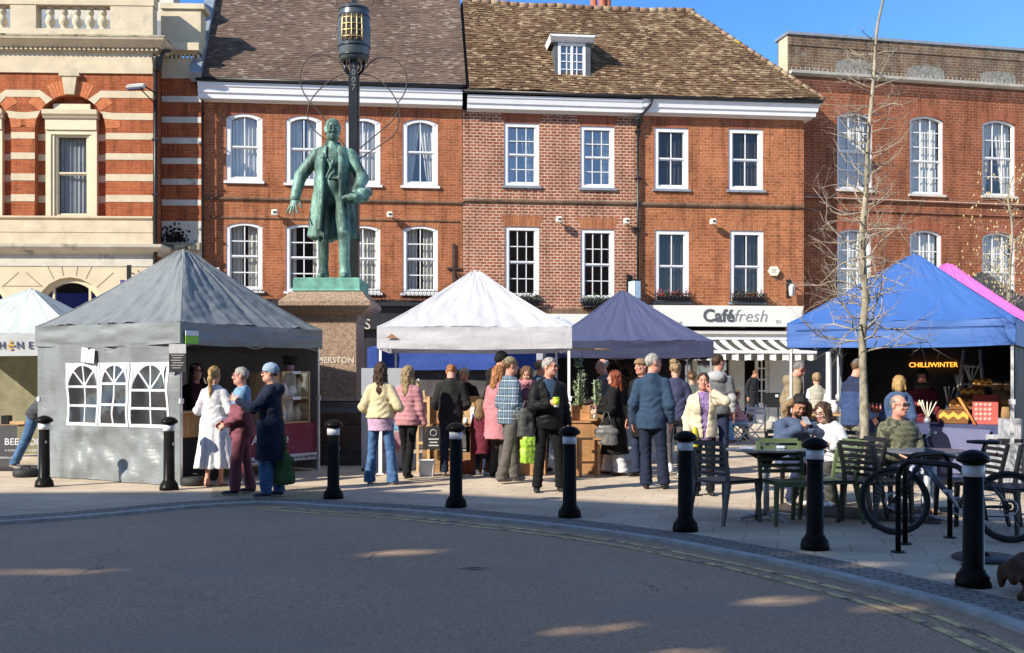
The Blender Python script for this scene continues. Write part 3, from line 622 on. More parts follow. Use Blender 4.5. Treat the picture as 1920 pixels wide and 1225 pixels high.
def doorC(b):
    x0, x1 = FM.x(1416), FM.x(1441); z0, z1 = .2, 2.25
    b.box(x0, .0, z0, x0+.1, .06, z1); b.box(x1-.1, 0, z0, x1, .06, z1); b.box(x0+.1, 0, z1-.12, x1-.1, .06, z1); b.box(x0+.1, 0, z0, x1-.1, .06, z0+.55)
    for k in (1, 2, 3): b.box(x0+.1, .01, z0+.55+k*.34, x1-.1, .05, z0+.59+k*.34)
    b.box((x0+x1)/2-.02, .012, z0+.55, (x0+x1)/2+.02, .048, z1-.12)
    b.box(FM.x(1394), -.02, z1, x1, .05, z1+.1)
part('door', pbr('white_door_paint', (.6, .6, .57), .5), hB, doorC)
part('door_step', STONEG, hB, lambda b: b.box(FM.x(1380), -.45, .004, FM.x(1450), -.085, .2))
def brdoor(b): b.box(FM.x(1500), -.02, 0, xC1-.003, .0, 3.3)
# fascia of the left half
part('shop_fascia', CW, hB, lambda b: (b.box(xB0+.03, -.22, 3.0, xB1-.02, .02, 3.38), b.box(xB0+.03, -.04, 0, xB1-.02, .02, .6)))
part('rolled_awning', MOSSY, hB, lambda b: (b.tube([(xB0+.2, -.35, 2.85), (xB1-.1, -.35, 2.85)], .12, 10), b.box(xB0+.1, -.12, .6, xB1-.05, .02, 2.98)))
def aw_mat():
    m, nt, bs = nodes('striped_awning'); tc = N(nt, 'ShaderNodeTexCoord'); sx = N(nt, 'ShaderNodeSeparateXYZ'); nt.links.new(tc.outputs['Object'], sx.inputs[0])
    a = N(nt, 'ShaderNodeMath', operation='MULTIPLY'); nt.links.new(sx.outputs[0], a.inputs[0]); a.inputs[1].default_value = 1/.372
    f = N(nt, 'ShaderNodeMath', operation='FRACT'); nt.links.new(a.outputs[0], f.inputs[0]); g_ = N(nt, 'ShaderNodeMath', operation='GREATER_THAN'); nt.links.new(f.outputs[0], g_.inputs[0]); g_.inputs[1].default_value = .5
    nt.links.new(mix(nt, g_.outputs[0], (.05, .047, .035), (.75, .73, .66)), bs.inputs['Base Color']); bs.inputs['Roughness'].default_value = .8; return m
def awning(b):
    x0, x1 = FM.x(1300), FM.x(1495); zt2 = FM.z(1400, 638); x0b, zf = FM.uv(1330, 657, 1.5); x1b = FM.x(1531, 1.5); x0b = FM.x(1240, 1.5)
    xa = FM.x(1200, 0)
    b.grid(lambda i, j: (xa+i*(x1b-xa)-.0, -.25-1.25*j, zt2+(zf-zt2)*j-.04*math.sin(math.pi*j)), 40, 4)
    zv = FM.z(1400, 675, 1.5)
    b.grid(lambda i, j: (xa+i*(x1b-xa), -1.5+.015*math.sin(i*80), zf-.1+(zv-zf+.1-.02*math.sin(i*70)**2)*j), 120, 2)
aw = part('awning', aw_mat(), hB, awning)
part('awning_bar', WHITE, aw, lambda b: (b.box(FM.x(1200), -1.53, FM.z(1400, 657, 1.5)-.09, FM.x(1531, 1.5), -1.44, FM.z(1400, 657, 1.5)), b.box(FM.x(1200), -.32, FM.z(1400, 638)-.0, FM.x(1500), -.2, FM.z(1400, 634)), b.tube([(FM.x(1495), -.2, 2.55), (FM.x(1522, 1.4), -1.45, 2.62)], .02, 6)))
# ---- right building D
FD = Fac(1480, 33.0, R(12))
hD = thing('brick_building', 'dark red brick building with weathered parapet of blocked arches, behind the bare trees', 'building', FD.o, FD.a)
xD1 = 14; zp = FD.z(1490, 143); ztp = FD.z(1480, 64)
ud = ((1570, 1636, 211, 356), (1706, 1769, 218, 365), (1842, 1904, 226, 368), (1978, 2042, 234, 374)); ld = ((1570, 1634, 430, 580), (1706, 1766, 432, 582), (1842, 1904, 437, 586), (1978, 2042, 441, 590))
rd = [FD.rect(*r) for r in ud]; rd2 = [FD.rect(*r) for r in ld]
b = MB(); wall_holes(b, 0, xD1, 3.0, zp, [(*r, .14) for r in rd+rd2]); b.add([(0, 0, 0), (0, 8, 0), (0, 8, zp), (0, 0, zp)], [(3, 2, 1, 0)]); b.box(0, 7.9, 0, xD1, 8, zp); b.obj('wall', BR_D, hD)
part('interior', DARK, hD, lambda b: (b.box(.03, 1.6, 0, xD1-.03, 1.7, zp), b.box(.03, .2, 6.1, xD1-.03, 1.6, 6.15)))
for i, r in enumerate(rd+rd2):
    sash(hD, r, .14, 3, (3, 2) if i == 1 else (2, 2), .07, .05, .03, ['full', 'full', 'tied', 'full', 'full', 'full', 'full', 'full'][i], mid=.42 if i == 1 else .5, fm=WHITE, sillm=STONEG); lintel(hD, r, .14, .33, .12, RUB)
part('parapet', BR_P, hD, lambda b: (b.box(0, .06, zp+.15, xD1, .8, ztp), b.box(-.0, .03, ztp-.32, xD1, .059, ztp-.01)))
for i, (u0, u1, v0, v1) in enumerate(((1568, 1640, 110, 150), (1704, 1772, 122, 160), (1840, 1906, 133, 168))):
    r = FD.rect(u0, u1, v0, v1); r = (r[0], r[1], zp+.16, r[3]); b = MB(); top = arc(r[0], r[1], r[3]-.12, .12); b.prism([(r[0], r[2])]+top+[(r[1], r[2])], .045, .07); b.obj('blocked_arch', pbr('flint_infill', (.19, .18, .16), .9, .5, 12, .8, 20), hD); lintel(hD, (r[0], r[1], r[2], r[3]), .12, .2, .05, BR_P, 'brick_arch').location.y = .055
part('parapet_coping', LEAD, hD, lambda b: b.box(-.06, -.02, ztp+.001, xD1, .9, ztp+.09))
part('parapet_end', STONE, hD, lambda b: b.box(-.02, .1, zp+.16, -.001, .7, ztp-.01))
part('ledge', pbr('white_stone_ledge', (.45, .43, .38), .8, .2, 4, .1, dark=((.3, .3, .28), 2.5, .6)), hD, lambda b: (moulding(b, -.02, xD1, zp, [(.06, 0), (.2, .06), (.22, .14), (.0, .15)]), [b.tube([(x+.15*k, -.15, zp+.14), (x+.15*k, -.16, zp+.24)], .006, 4) for x in (0,) for k in range(90)]))
def strD(b):
    z = FD.z(1700, 382); moulding(b, 0, xD1, z, [(.02, 0), (.08, .04), (.08, .07)]); z = FD.z(1700, 402); moulding(b, 0, xD1, z, [(.02, 0), (.05, .04), (.02, .08)]); z = zp-.4; moulding(b, 0, xD1, z, [(.02, 0), (.05, .1), (.08, .2), (.1, .3)])
part('string_course', brick('dark_band_brick', (.24, .075, .04), (.19, .06, .035), (.28, .2, .16), .008, .22, .088, stain=.3), hD, strD)
part('stone_string', STONEG, hD, lambda b: moulding(b, 0, xD1, FD.z(1700, 379), [(.06, 0), (.09, .03), (.0, .06)]))
part('shopfront', PLINTH, hD, lambda b: (b.box(0, -.06, 0, xD1, .02, 2.95), b.box(0, -.12, 2.951, xD1, .02, 3.1)))
part('shop_fascia', CW, hD, lambda b: b.box(.4, -.1, 2.6, xD1, -.061, 2.94))
# ---------------------------------------------------------------- banded brick and stone town hall at the left
FT = Fac(287, 29.3, R(2.2))
hT = thing('town_hall', 'banded red brick and cream stone hall with a balustrade at the left edge', 'building', FT.o, FT.a)
x_l = -9.0
zb0, zb1 = FT.z(150, 405), FT.z(150, 138)
def tuv(u, v): return FT.uv(u, v)
ac = [FT.x(132), FT.x(132)-FT.x(309)+FT.x(132)-0]
sp_ = FT.x(287)-FT.x(110)      # bay spacing
AC = [FT.x(132), FT.x(132)-sp_, FT.x(132)-2*sp_]; ar = (FT.x(199)-FT.x(66))/2; zsp = FT.z(132, 178)-ar
b = MB(); hol = [(c-ar, c+ar, zb0, zsp+ar, ar) for c in AC]
wall_holes(b, x_l, 0, zb0, zb1, hol, 0, .22); b.add([(0, 0, 0), (0, 1.2, 0), (0, 1.2, zb1+1), (0, 0, zb1+1)], [(0, 1, 2, 3)])
b.obj('wall', BR_T, hT)
wv = FT.x(180)-FT.x(132)
part('recess_wall', BR_T, hT, lambda b: wall_holes(b, x_l, -.02, zb0, zb1, [(c-wv+.2, c+wv-.2, zb0, FT.z(132, 243)-.1) for c in AC], .22, .1))
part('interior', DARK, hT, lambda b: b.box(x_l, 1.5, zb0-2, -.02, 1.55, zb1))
bands = [(171, 184), (212.5, 225), (250, 262), (288, 300), (327, 340), (366, 379)]
BZ = [(FT.z(240, q), FT.z(240, p)) for p, q in bands]
def bandsT():
    for k, (z0, z1) in enumerate(BZ):
        segs = []
        zm = (z0+z1)/2
        hw = ar if zm <= zsp else (ar*1.22 if k == 1 else ar*.86)
        ed = [x_l]+[e for c in reversed(AC) for e in (c-hw, c+hw)]+[0]
        for i in range(0, len(ed), 2):
            if ed[i+1]-ed[i] > .02: part('stone_band', STONE, hT, lambda b: b.box(ed[i], -.012, z0, ed[i+1], -.001, z1))
        if zm > zsp:
            t0, t1 = ((R(47), R(60)) if k == 0 else (R(19), R(32)))
            for c in AC:
                for sgn in (-1, 1):
                    pts = [(c+sgn*hw, z0), (c+sgn*hw, z1), (c+sgn*ar*1.0*math.cos(t1), zsp+ar*math.sin(t1)), (c+sgn*ar*math.cos(t0), zsp+ar*math.sin(t0))]
                    part('stone_band', STONE, hT, lambda b: b.prism(pts if sgn > 0 else pts[::-1], -.012, -.001))
bandsT()
for c in AC:
    for (x0, x1) in ((c-ar+.004, c-wv), (c+wv, c+ar-.004)):
        for (z0, z1) in BZ[2:]: part('recess_band', STONE, hT, lambda b: b.box(x0, .212, z0, x1, .219, z1))
def vous():
    for c in AC:
        for sgn in (-1, 1):
            for (t0, t1) in ((R(62), R(84)), (R(33), R(46)), (R(3), R(18))):
                n = 5; b = MB()
                for i in range(n):
                    a0, a1 = t0+(t1-t0)*i/n, t0+(t1-t0)*(i+.9)/n
                    pts = [(c+sgn*r_*math.cos(a), zsp+r_*math.sin(a)) for r_, a in ((ar*1.003, a0), (ar*1.42, a0), (ar*1.42, a1), (ar*1.003, a1))]
                    b.prism(pts if sgn > 0 else pts[::-1], -.008, .0)
                b.obj('arch_voussoirs', pbr('orange_voussoir', (.46, .15, .06), .9, .25, 9, .2), hT)
vous()
for c in AC: part('keystone', STONE, hT, lambda b: (b.prism([(c-.13, zsp+ar), (c+.13, zsp+ar), (c+.2, zb1-.1), (c-.2, zb1-.1)], -.1, 0), b.box(c-.27, -.13, zb1-.1, c+.27, 0, zb1-.002)))
def surround(b):
    for c in AC:
        w = FT.x(180)-FT.x(132); z1 = FT.z(132, 207); z2 = FT.z(132, 222); z3 = FT.z(132, 243)
        b.box(c-w, .02, z3, c+w, .219, z2); moulding(b, c-w-.05, c+w+.05, z2, [(.02, 0), (.06, .06), (.1, .1), (.12, z1-z2)]); b.box(c-w-.05, -.0, z2, c+w+.05, .21, z1-.01)
        b.box(c-w*.72, .1, z1, c+w*.72, .218, z1+.2)
        for s_ in (-1, 1):
            x = c+s_*w; b.box(min(x, x-s_*.14), .06, zb0, max(x, x-s_*.14), .218, z3-.002); x = c+s_*(w-.141); b.box(min(x, x-s_*.08), .09, zb0, max(x, x-s_*.08), .218, z3-.12)
        b.box(c-w+.141, .06, z3-.12, c+w-.141, .218, z3-.002)
part('window_surround', CREAM, hT, surround)
w = FT.x(180)-FT.x(132)
for i, c in enumerate(AC): 
    ww = sash(hT, (c-w+.225, c+w-.225, zb0, FT.z(132, 243)-.12), 0, 1, (1, 1), .06, .13, cur='full', fm=CREAM, cm=CURTB, sill=False, mid=.53)
def sillT(b):
    z1, z0 = FT.z(150, 406), FT.z(150, 460); b.box(x_l, -.03, z0, 0, .3, z1-.001); moulding(b, x_l, 0, z1-.1, [(.03, 0), (.09, .05), (.09, .1)]); b.box(x_l, -.045, z0+.35, 0, -.03, z0+.37)
part('sill_course', STONE, hT, sillT)
def corn2(b):
    z0 = FT.z(150, 477); z1 = FT.z(150, 460); moulding(b, x_l, 0, z0, [(.05, 0), (.1, .05), (.22, .1), (.3, .17), (.32, z1-z0)], 0, 1)
part('lower_cornice', STONEG, hT, corn2)
# rusticated ground floor with arched windows
gc = [FT.x(131), FT.x(131)-sp_, FT.x(131)-2*sp_]; gr = (FT.x(196)-FT.x(66))/2; zg = FT.z(131, 520)-gr; zgt = FT.z(150, 477)
JO = pbr('rusticated_stone', (.54, .46, .33), .9, .1, 2.2, .15, 40)
gw = MB(); wall_holes(gw, x_l, 0, 0, zgt, [(c-gr, c+gr, .9, zg+gr, gr) for c in gc], 0, .3)
def joints(b):   # recessed-looking joints are thin dark fillets
    for c in gc:
        for a in (20, 42, 64, 80, 100, 116, 138, 160):
            t = R(a); d = Vector((math.cos(t), 0, math.sin(t))); L = gr*1.05; L2 = min(gr*1.7, (zgt-.25-zg)/max(.05, math.sin(t)), sp_/2/max(.05, abs(math.cos(t)))); q = Vector((-d.z, 0, d.x))*.012; o = Vector((c, 0, zg))
            p = [o+d*L-q, o+d*L2-q, o+d*L2+q, o+d*L+q]; b.add([(x.x, -.004, x.z) for x in p], [(0, 1, 2, 3)], 1)
    for k, z in enumerate((1.0, 1.6, 2.2, 2.8, 3.4, 4.0, 4.55)):
        for c in gc:
            e = gr*1.12 if z < zg else gr*1.9
            b.add([(c+e, -.004, z), (c+sp_-e if c != gc[0] else 0, -.004, z), (c+sp_-e if c != gc[0] else 0, -.004, z+.022), (c+e, -.004, z+.022)], [(0, 1, 2, 3)], 1)
joints(gw); gw.obj('ground_floor_wall', [JO, pbr('stone_joint', (.2, .17, .13), .9)], hT)
part('frieze', STONEG, hT, lambda b: b.box(x_l, -.02, zgt-.33, 0, .0, zgt-.001))
def gring(b):
    for c in gc:
        A_, B_ = arc(c-gr+.01, c+gr-.01, zg, gr, 24), arc(c-gr+.14, c+gr-.14, zg, gr-.14, 24)
        for i in range(24):
            q = [A_[i], A_[i+1], B_[i+1], B_[i]]; b.add([(x, .1, z) for x, z in q], [(0, 1, 2, 3)]); b.add([(B_[i][0], .1, B_[i][1]), (B_[i+1][0], .1, B_[i+1][1]), (B_[i+1][0], .29, B_[i+1][1]), (B_[i][0], .29, B_[i][1])], [(0, 1, 2, 3)])
        for s_ in (-1, 1): b.box(c+s_*(gr-.075)-.065, .1, .9, c+s_*(gr-.075)+.065, .28, zg)
        b.box(c+.46, .14, .9, c+.52, .2, zg+gr*.7); b.box(c-.52, .14, .9, c-.46, .2, zg+gr*.7)
part('arched_frame', CREAM, hT, gring)
part('arched_pane', glass('navy_glass', (.1, .1, .2), .12), hT, lambda b: [b.prism([(c-gr, .9)]+arc(c-gr, c+gr, zg, gr, 24)+[(c+gr, .9)], .22, .23) for c in gc])
# top: architrave, dentils, cornice, balustrade
def topT(b):
    za, zf = FT.z(150, 120), FT.z(150, 98)
    b.box(x_l, -.05, zb1+.001, 0, .3, za); b.box(x_l, -.02, za+.001, 0, .3, zf)
part('frieze', STONE, hT, topT)
zf = FT.z(150, 98); zk = FT.z(150, 76)
def dentils(b):
    b.box(x_l, -.08, zf+.001, .06, .3, zf+.1); x = x_l
    while x < .1: b.box(x, -.16, zf+.02, x+.07, -.081, zf+.1); x += .13
    moulding(b, x_l, .02, zf+.101, [(.2, 0), (.24, .06), (.32, .12), (.36, .16), (.38, zk-zf-.1)], 0, 1)
part('cornice', STONE, hT, dentils)
part('cornice_top', MOSSY, hT, lambda b: b.box(x_l, -.39, zk+.002, .42, .3, zk+.05))
zr0, zr1, zr2 = FT.z(150, 56), FT.z(150, 12), FT.z(150, -6)
bl = part('balustrade', STONE, hT, lambda b: (b.box(x_l, -.1, zk+.051, .02, .3, zr0), b.box(x_l, -.12, zr1, .05, .3, zr2), b.box(x_l, -.16, zr2+.001, .08, .34, zr2+.08), b.box(FT.x(209), -.1, zr0+.001, .02, .3, zr1-.001), b.box(FT.x(22), -.1, zr0+.001, FT.x(70), .3, zr1-.001), b.box(FT.x(-90), -.1, zr0+.001, FT.x(-40), .3, zr1-.001)))
hb = zr1-zr0; bm0 = None
for u in [-110, 20-35, 2, 92, 118, 142.5, 167, 191]:
    if bm0 is None:
        b = MB(); b.lathe([(.11, 0), (.11, .06*hb), (.075, .09*hb), (.08, .16*hb), (.13, .3*hb), (.135, .4*hb), (.085, .58*hb), (.065, .62*hb), (.09, .66*hb), (.11, .74*hb), (.1, .84*hb), (.07, .88*hb), (.11, .92*hb), (.11, hb)], 14); o = b.obj('baluster', STONE, bl); bm0 = o
    else: o = bm0.copy(); COL.objects.link(o)
    o.location = (FT.x(u), .08, zr0+.001)
part('balustrade_back', LEAD, hT, lambda b: (b.box(x_l, 1.4, zk, -.1, 1.5, zr1+.1),))
# recessed end bay
xr0, xr1 = .02, FM.o.x-FT.o.x-.25; xr1 = FT.x(377, -.75); dy = .75
def RZv(v): return CAMZ+(HOR-v)/FPX*30.1
b = MB(); b.box(0.02, dy, 0, xr1, dy+.3, RZv(415)); b.obj('end_bay_base', STONEG, hT)
part('end_bay_wall', BR_T, hT, lambda b: b.box(.02, dy+.004, RZv(415), xr1, 9, RZv(148)))
part('end_bay_band', STONEG, hT, lambda b: [b.box(.02, dy-.008, RZv(q), xr1+.004, dy+.003, RZv(p)) for p, q in ((181, 192), (220, 231), (259, 270), (297, 308), (336, 347), (375, 386))])
part('end_bay_cornice', STONE, hT, lambda b: (b.box(.02, dy-.02, RZv(148), xr1+.006, 9, RZv(110)), [b.box(.3+k*.12, dy-.09, RZv(111), .36+k*.12, dy-.021, RZv(104)) for k in range(7)], b.box(.3, dy-.1, RZv(104), xr1-.1, dy, RZv(100)), b.box(.26, dy-.28, RZv(100), xr1+.0, dy+.3, RZv(86)), b.box(.02, dy-.08, RZv(86), xr1+.01, dy+.5, RZv(20)), b.box(0.02, dy-.14, RZv(20)+.001, xr1+.12, dy+.56, RZv(10))))
part('end_bay_ledge', MOSSY, hT, lambda b: (b.box(.34, dy-.2, RZv(470), xr1, dy+.001, RZv(461)), b.box(.02, dy-.04, RZv(461), xr1, dy, RZv(456))))
part('black_mould', pbr('black_mould', (.02, .021, .016), .95, .4), hT, lambda b: [b.add([(x-r_, dy-.012, z), (x, dy-.012, z-r_*.9), (x+r_, dy-.012, z), (x+r_*.5, dy-.012, z+r_*.9), (x-r_*.5, dy-.012, z+r_)], [(0, 1, 2, 3, 4)]) for x, z, r_ in [(.45+rnd.gauss(-.1, .2), RZv(446)+abs(rnd.gauss(0, .2))-.12, rnd.uniform(.012, .05)) for _ in range(170)]])
part('roof_shadow_block', STONEG, hT, lambda b: b.prism([(-3.2, 10.4), (.16, 10.4), (.16, 13.2), (-1.0, 14.0), (-3.2, 14.0)], 1.42, 2.1))  # unseen block above the frame, shaped to throw the next roof's slanting shadow
part('slate_roof', LEAD, hT, lambda b: b.prism([(-9, RZv(80)), (-.05, RZv(80)), (-2.5, RZv(80)+2.2), (-9, RZv(80)+2.2)], 1.6, 8.5))
def pipT(b):
    x = .09; b.tube([(x, -.08, FT.z(287, 135)), (x, -.08, 3.5)], .055, 8); z = FT.z(287, 128); b.lathe([(.06, -.12), (.12, 0), (.15, .22), (.15, .26)], 10, (x+.06, -.12, z)); b.tube([(x+.06, -.12, z+.2), (x+.2, .1, z+.5), (x+.25, .4, z+.6)], .05, 6)
    for z in (5, 6.5, 8): b.box(x-.09, -.14, z, x+.09, -.02, z+.05)
part('downpipe', BLACK, hT, pipT)
# things fixed to the hall: floodlight, camera, hanging sign
x, z = FT.uv(257, 163, .5); fl = thing('floodlight', 'grey floodlight box on a bracket high on the banded hall', 'lamp', FT.o+Vector((x*FT.c, x*FT.s-.5, z)), FT.a)
part('lamp_housing', pbr('pale_grey_metal', (.42, .42, .4), .5), fl, lambda b: b.cbox((0, 0, 0), (.5, .22, .12), 0, Matrix.Rotation(R(-6), 3, 'Y'), .03)); part('lens', GLASSD, fl, lambda b: b.cbox((-.02, -.02, -.075), (.4, .18, .02), 0, Matrix.Rotation(R(-6), 3, 'Y')))
part('bracket', BLACK, fl, lambda b: b.tube([(.25, 0, 0), (.36, .25, -.05), (.42, .5, -.1)], .025, 6) and b.tube([(.1, 0, -.05), (.35, .45, -.32)], .018, 6))
x, z = FT.uv(244, 512, .4); hs = thing('hanging_sign', 'small purple hanging sign on an iron bracket beside the arched window', 'sign', FT.o+Vector((x*FT.c, -.05, z)), FT.a)
part('bracket', BLACK, hs, lambda b: (b.box(-.05, -.5, -.3, .06, -.44, .2), b.tube([(.0, .0, .0), (0, -.5, .02)], .02, 6), b.tube([(.02, 0, -.25), (.5, 0, -.3), (.1, -.02, .1)], .015, 6)))
part('sign_board', pbr('purple_board', (.06, .05, .2), .5), hs, lambda b: b.box(-.22, -.5, -.62, -.1, -.46, -.2))
# ---- things fixed to the brick houses
def at(F, u, v, off): 
    x, z = F.uv(u, v, off); return Vector((F.o.x+x*F.c+off*F.s, F.o.y+x*F.s-off*F.c, z))
WB = pbr('cream_box', (.7, .66, .55), .5, .05)
sp0 = None
for (u, v, lab) in ((515, 399, 'small cream floodlight box left of the statue, between the upper window rows'), (731, 403, 'small cream floodlight box right of the statue, between the upper window rows'), (1048, 412, 'small cream floodlight box between the two bays of white-jointed brick'), (1175, 415, 'small cream floodlight box close to the black downpipe'), (1337, 416, 'small cream floodlight box between the two bays above the cafe')):
    if sp0 is None:
        sp0 = thing('floodlight', lab, 'lamp', at(FM, u, v, .25), FM.a, 'small floodlights on the brick front')
        part('lamp_housing', WB, sp0, lambda b: b.cbox((0, 0, 0), (.17, .17, .17), 0, None, .02)); part('bracket', BLACK, sp0, lambda b: (b.tube([(0, .08, 0), (0, .25, 0)], .02, 6), b.box(-.03, -.1, -.02, .05, -.086, .03)))
    else: dup(sp0, at(FM, u, v, .25), FM.a, lab)
al = thing('alarm_box', 'cream hexagonal alarm box beside the rightmost window above the cafe', 'alarm', at(FM, 1450, 509, .02), FM.a)
part('case', WB, al, lambda b: b.prism([(.17*math.cos(k*math.pi/3), .16*math.sin(k*math.pi/3)) for k in range(6)], -.1, .02)); part('lettering', pbr('alarm_print', (.2, .18, .1), .6), al, lambda b: [b.box(-.08, -.104, .04-.04*k, .06-.02*(k % 2), -.1005, .055-.04*k) for k in range(3)])
cs = thing('alarm_box', 'white alarm box on the brick wall beside the grey tent peak', 'alarm', at(FM, 401, 509, .02), FM.a); part('case', WHITE, cs, lambda b: b.prism([(-.15, .1), (-.11, -.12), (.02, -.16), (.13, -.1), (.16, .1)], -.09, .02)); part('badge', pbr('blue_badge', (.1, .2, .4), .5), cs, lambda b: b.cbox((0, -.093, 0), (.07, .006, .07)))
hg = thing('hanging_sign', 'ornate black bracket with a pale hanging sign by the downpipe above the navy tent', 'sign', at(FM, 1182, 540, .0), FM.a)
part('bracket', BLACK, hg, lambda b: (b.tube([(0, 0, .3), (0, -.7, .32)], .018, 6), b.tube([(0, 0, 0), (0, -.2, .12), (0, -.4, .12), (0, -.55, .28)], .014, 6), b.tube([(.0, -.1, .2), (0, -.2, .28), (0, -.28, .18), (0, -.2, .12)], .012, 6), b.box(-.03, -.03, -.2, .03, .0, .38), b.box(-.12, -.06, -.15, -.04, -.0, .4)))
part('sign_board', pbr('pale_blue_board', (.4, .55, .68), .5), hg, lambda b: b.cbox((.02, -.45, -.1), (.2, .34, .5), 0, Matrix.Rotation(R(20), 3, 'Z')))
wl = thing('wall_lantern', 'white caged lantern on a black bracket at the right end of the cafe wall', 'lamp', at(FM, 1478, 540, .0), FM.a)
part('lantern', pbr('frosted_lamp', (.6, .6, .58), .4), wl, lambda b: b.lathe([(.03, -.28), (.08, -.25), (.1, .0), (.05, .08)], 10, (0, -.28, 0))); part('bracket', BLACK, wl, lambda b: (b.tube([(0, 0, .15), (0, -.28, .2), (0, -.28, .1)], .02, 6), [b.tube([(.1*math.cos(a), -.28+.1*math.sin(a), -.28), (.11*math.cos(a), -.28+.11*math.sin(a), .05)], .012, 5) for a in (0, 1.57, 3.14, 4.71)], b.box(-.06, -.02, -.3, .06, 0, .25)))
# window guards and flower boxes
def guard(u0, u1, v, lab, flowers=None):
    x0, x1 = FM.x(u0), FM.x(u1); z = FM.z((u0+u1)/2, v); w = x1-x0
    t = thing('window_box' if flowers else 'window_guard', lab, 'window box' if flowers else 'window guard', at(FM, (u0+u1)/2, v, 0), FM.a, 'window boxes along the brick front')
    def ir(b):
        for zz in (.0, .22): b.tube([(-w/2, -.02, zz), (-w/2, -.24, zz), (w/2, -.24, zz), (w/2, -.02, zz)], .012, 5)
        n = 9
        for k in range(n+1):
            x = -w/2+w*k/n; b.tube([(x, -.24, 0), (x, -.24, .22)], .009, 4)
            if k < n: b.tube([(x, -.24, .02), (x+w/n/2, -.25, .2), (x+w/n, -.24, .02)], .008, 4); b.tube([(x, -.24, .22), (x+w/n/2, -.26, .3), (x+w/n, -.24, .22)], .007, 4)
    part('guard_rail', BLACK, t, ir)
    if flowers is not None:
        part('trough', BLACK, t, lambda b: b.box(-w/2+.05, -.2, -.02, w/2-.05, -.03, .15))
        def fol(b):
            for _ in range(260):
                c = Vector((rnd.uniform(-w/2+.05, w/2-.05), rnd.uniform(-.24, -.02), .15+abs(rnd.gauss(0, .09)))); d = Vector((rnd.gauss(0, 1), rnd.gauss(0, 1), rnd.gauss(0, .6))).normalized()*.035; e = d.orthogonal().normalized()*.022
                b.add([c-d, c+e, c+d, c-e], [(0, 1, 2, 3)], 1 if rnd.random() < flowers[1] else 0)
        b = MB(); fol(b); b.obj('flowers', [pbr('dark_leaves', (.03, .06, .02), .6, .4), pbr('petals_%02d' % int(flowers[0][0]*99), flowers[0], .6, .3, 30)], t)
guard(422, 494, 560, 'dark iron window guard under the first bay beside the grey tent peak'); guard(650, 714, 560, 'dark iron window guard right of the statue plinth'); guard(754, 822, 562, 'dark iron window guard left of the white tent')
guard(945, 1013, 572, 'dark planted window box under the first white-jointed bay', ((.05, .08, .03), .3)); guard(1088, 1154, 576, 'dark planted window box half hidden by the navy tent peak', ((.05, .08, .03), .3))
guard(1228, 1293, 566, 'window box of red flowers above the cafe sign', ((.45, .03, .06), .55)); guard(1369, 1433, 567, 'window box of fading rust red flowers above the cafe lettering', ((.3, .09, .05), .45))
# ---------------------------------------------------------------- pop-up tents
ALU = pbr('aluminium_tube', (.62, .63, .65), .35, .08, 6, 0, 60, metal=.6); WTUBE = pbr('white_tube', (.75, .75, .76), .4, .06)
def cloth(name, col, rough=.7, bmp=.5, trans=.12, var=.1):
    if name in _mc: return _mc[name]
    m = pbr(name, col, rough, var*.4, 2.5, 0); nt = m.node_tree; bs = nt.nodes['Principled BSDF']; vec = coords(nt)
    # creases: two ridged noises stretched different ways
    def ridge(v_, sc, ds):
        q = noise(nt, v_, sc, 3, .5, ds); s1 = N(nt, 'ShaderNodeMath', operation='SUBTRACT'); nt.links.new(q, s1.inputs[0]); s1.inputs[1].default_value = .5
        ab = N(nt, 'ShaderNodeMath', operation='ABSOLUTE'); nt.links.new(s1.outputs[0], ab.inputs[0]); pw = N(nt, 'ShaderNodeMath', operation='POWER'); nt.links.new(ab.outputs[0], pw.inputs[0]); pw.inputs[1].default_value = .6; return pw.outputs[0]
    r1, r2 = ridge(coords(nt, (1.0, 1.0, .45)), 2.6, .5), ridge(coords(nt, (.5, .5, 1.6)), 3.4, .3)
    a = N(nt, 'ShaderNodeMath', operation='ADD'); nt.links.new(r1, a.inputs[0]); nt.links.new(r2, a.inputs[1]); bump(nt, a.outputs[0], bs, bmp*.5, .06)
    out = nt.nodes['Material Output']; tr = N(nt, 'ShaderNodeBsdfTranslucent'); tr.inputs[0].default_value = (*col, 1); mx = N(nt, 'ShaderNodeMixShader'); mx.inputs[0].default_value = trans
    nt.links.new(bs.outputs[0], mx.inputs[1]); nt.links.new(tr.outputs[0], mx.inputs[2]); nt.links.new(mx.outputs[0], out.inputs[0]); return m
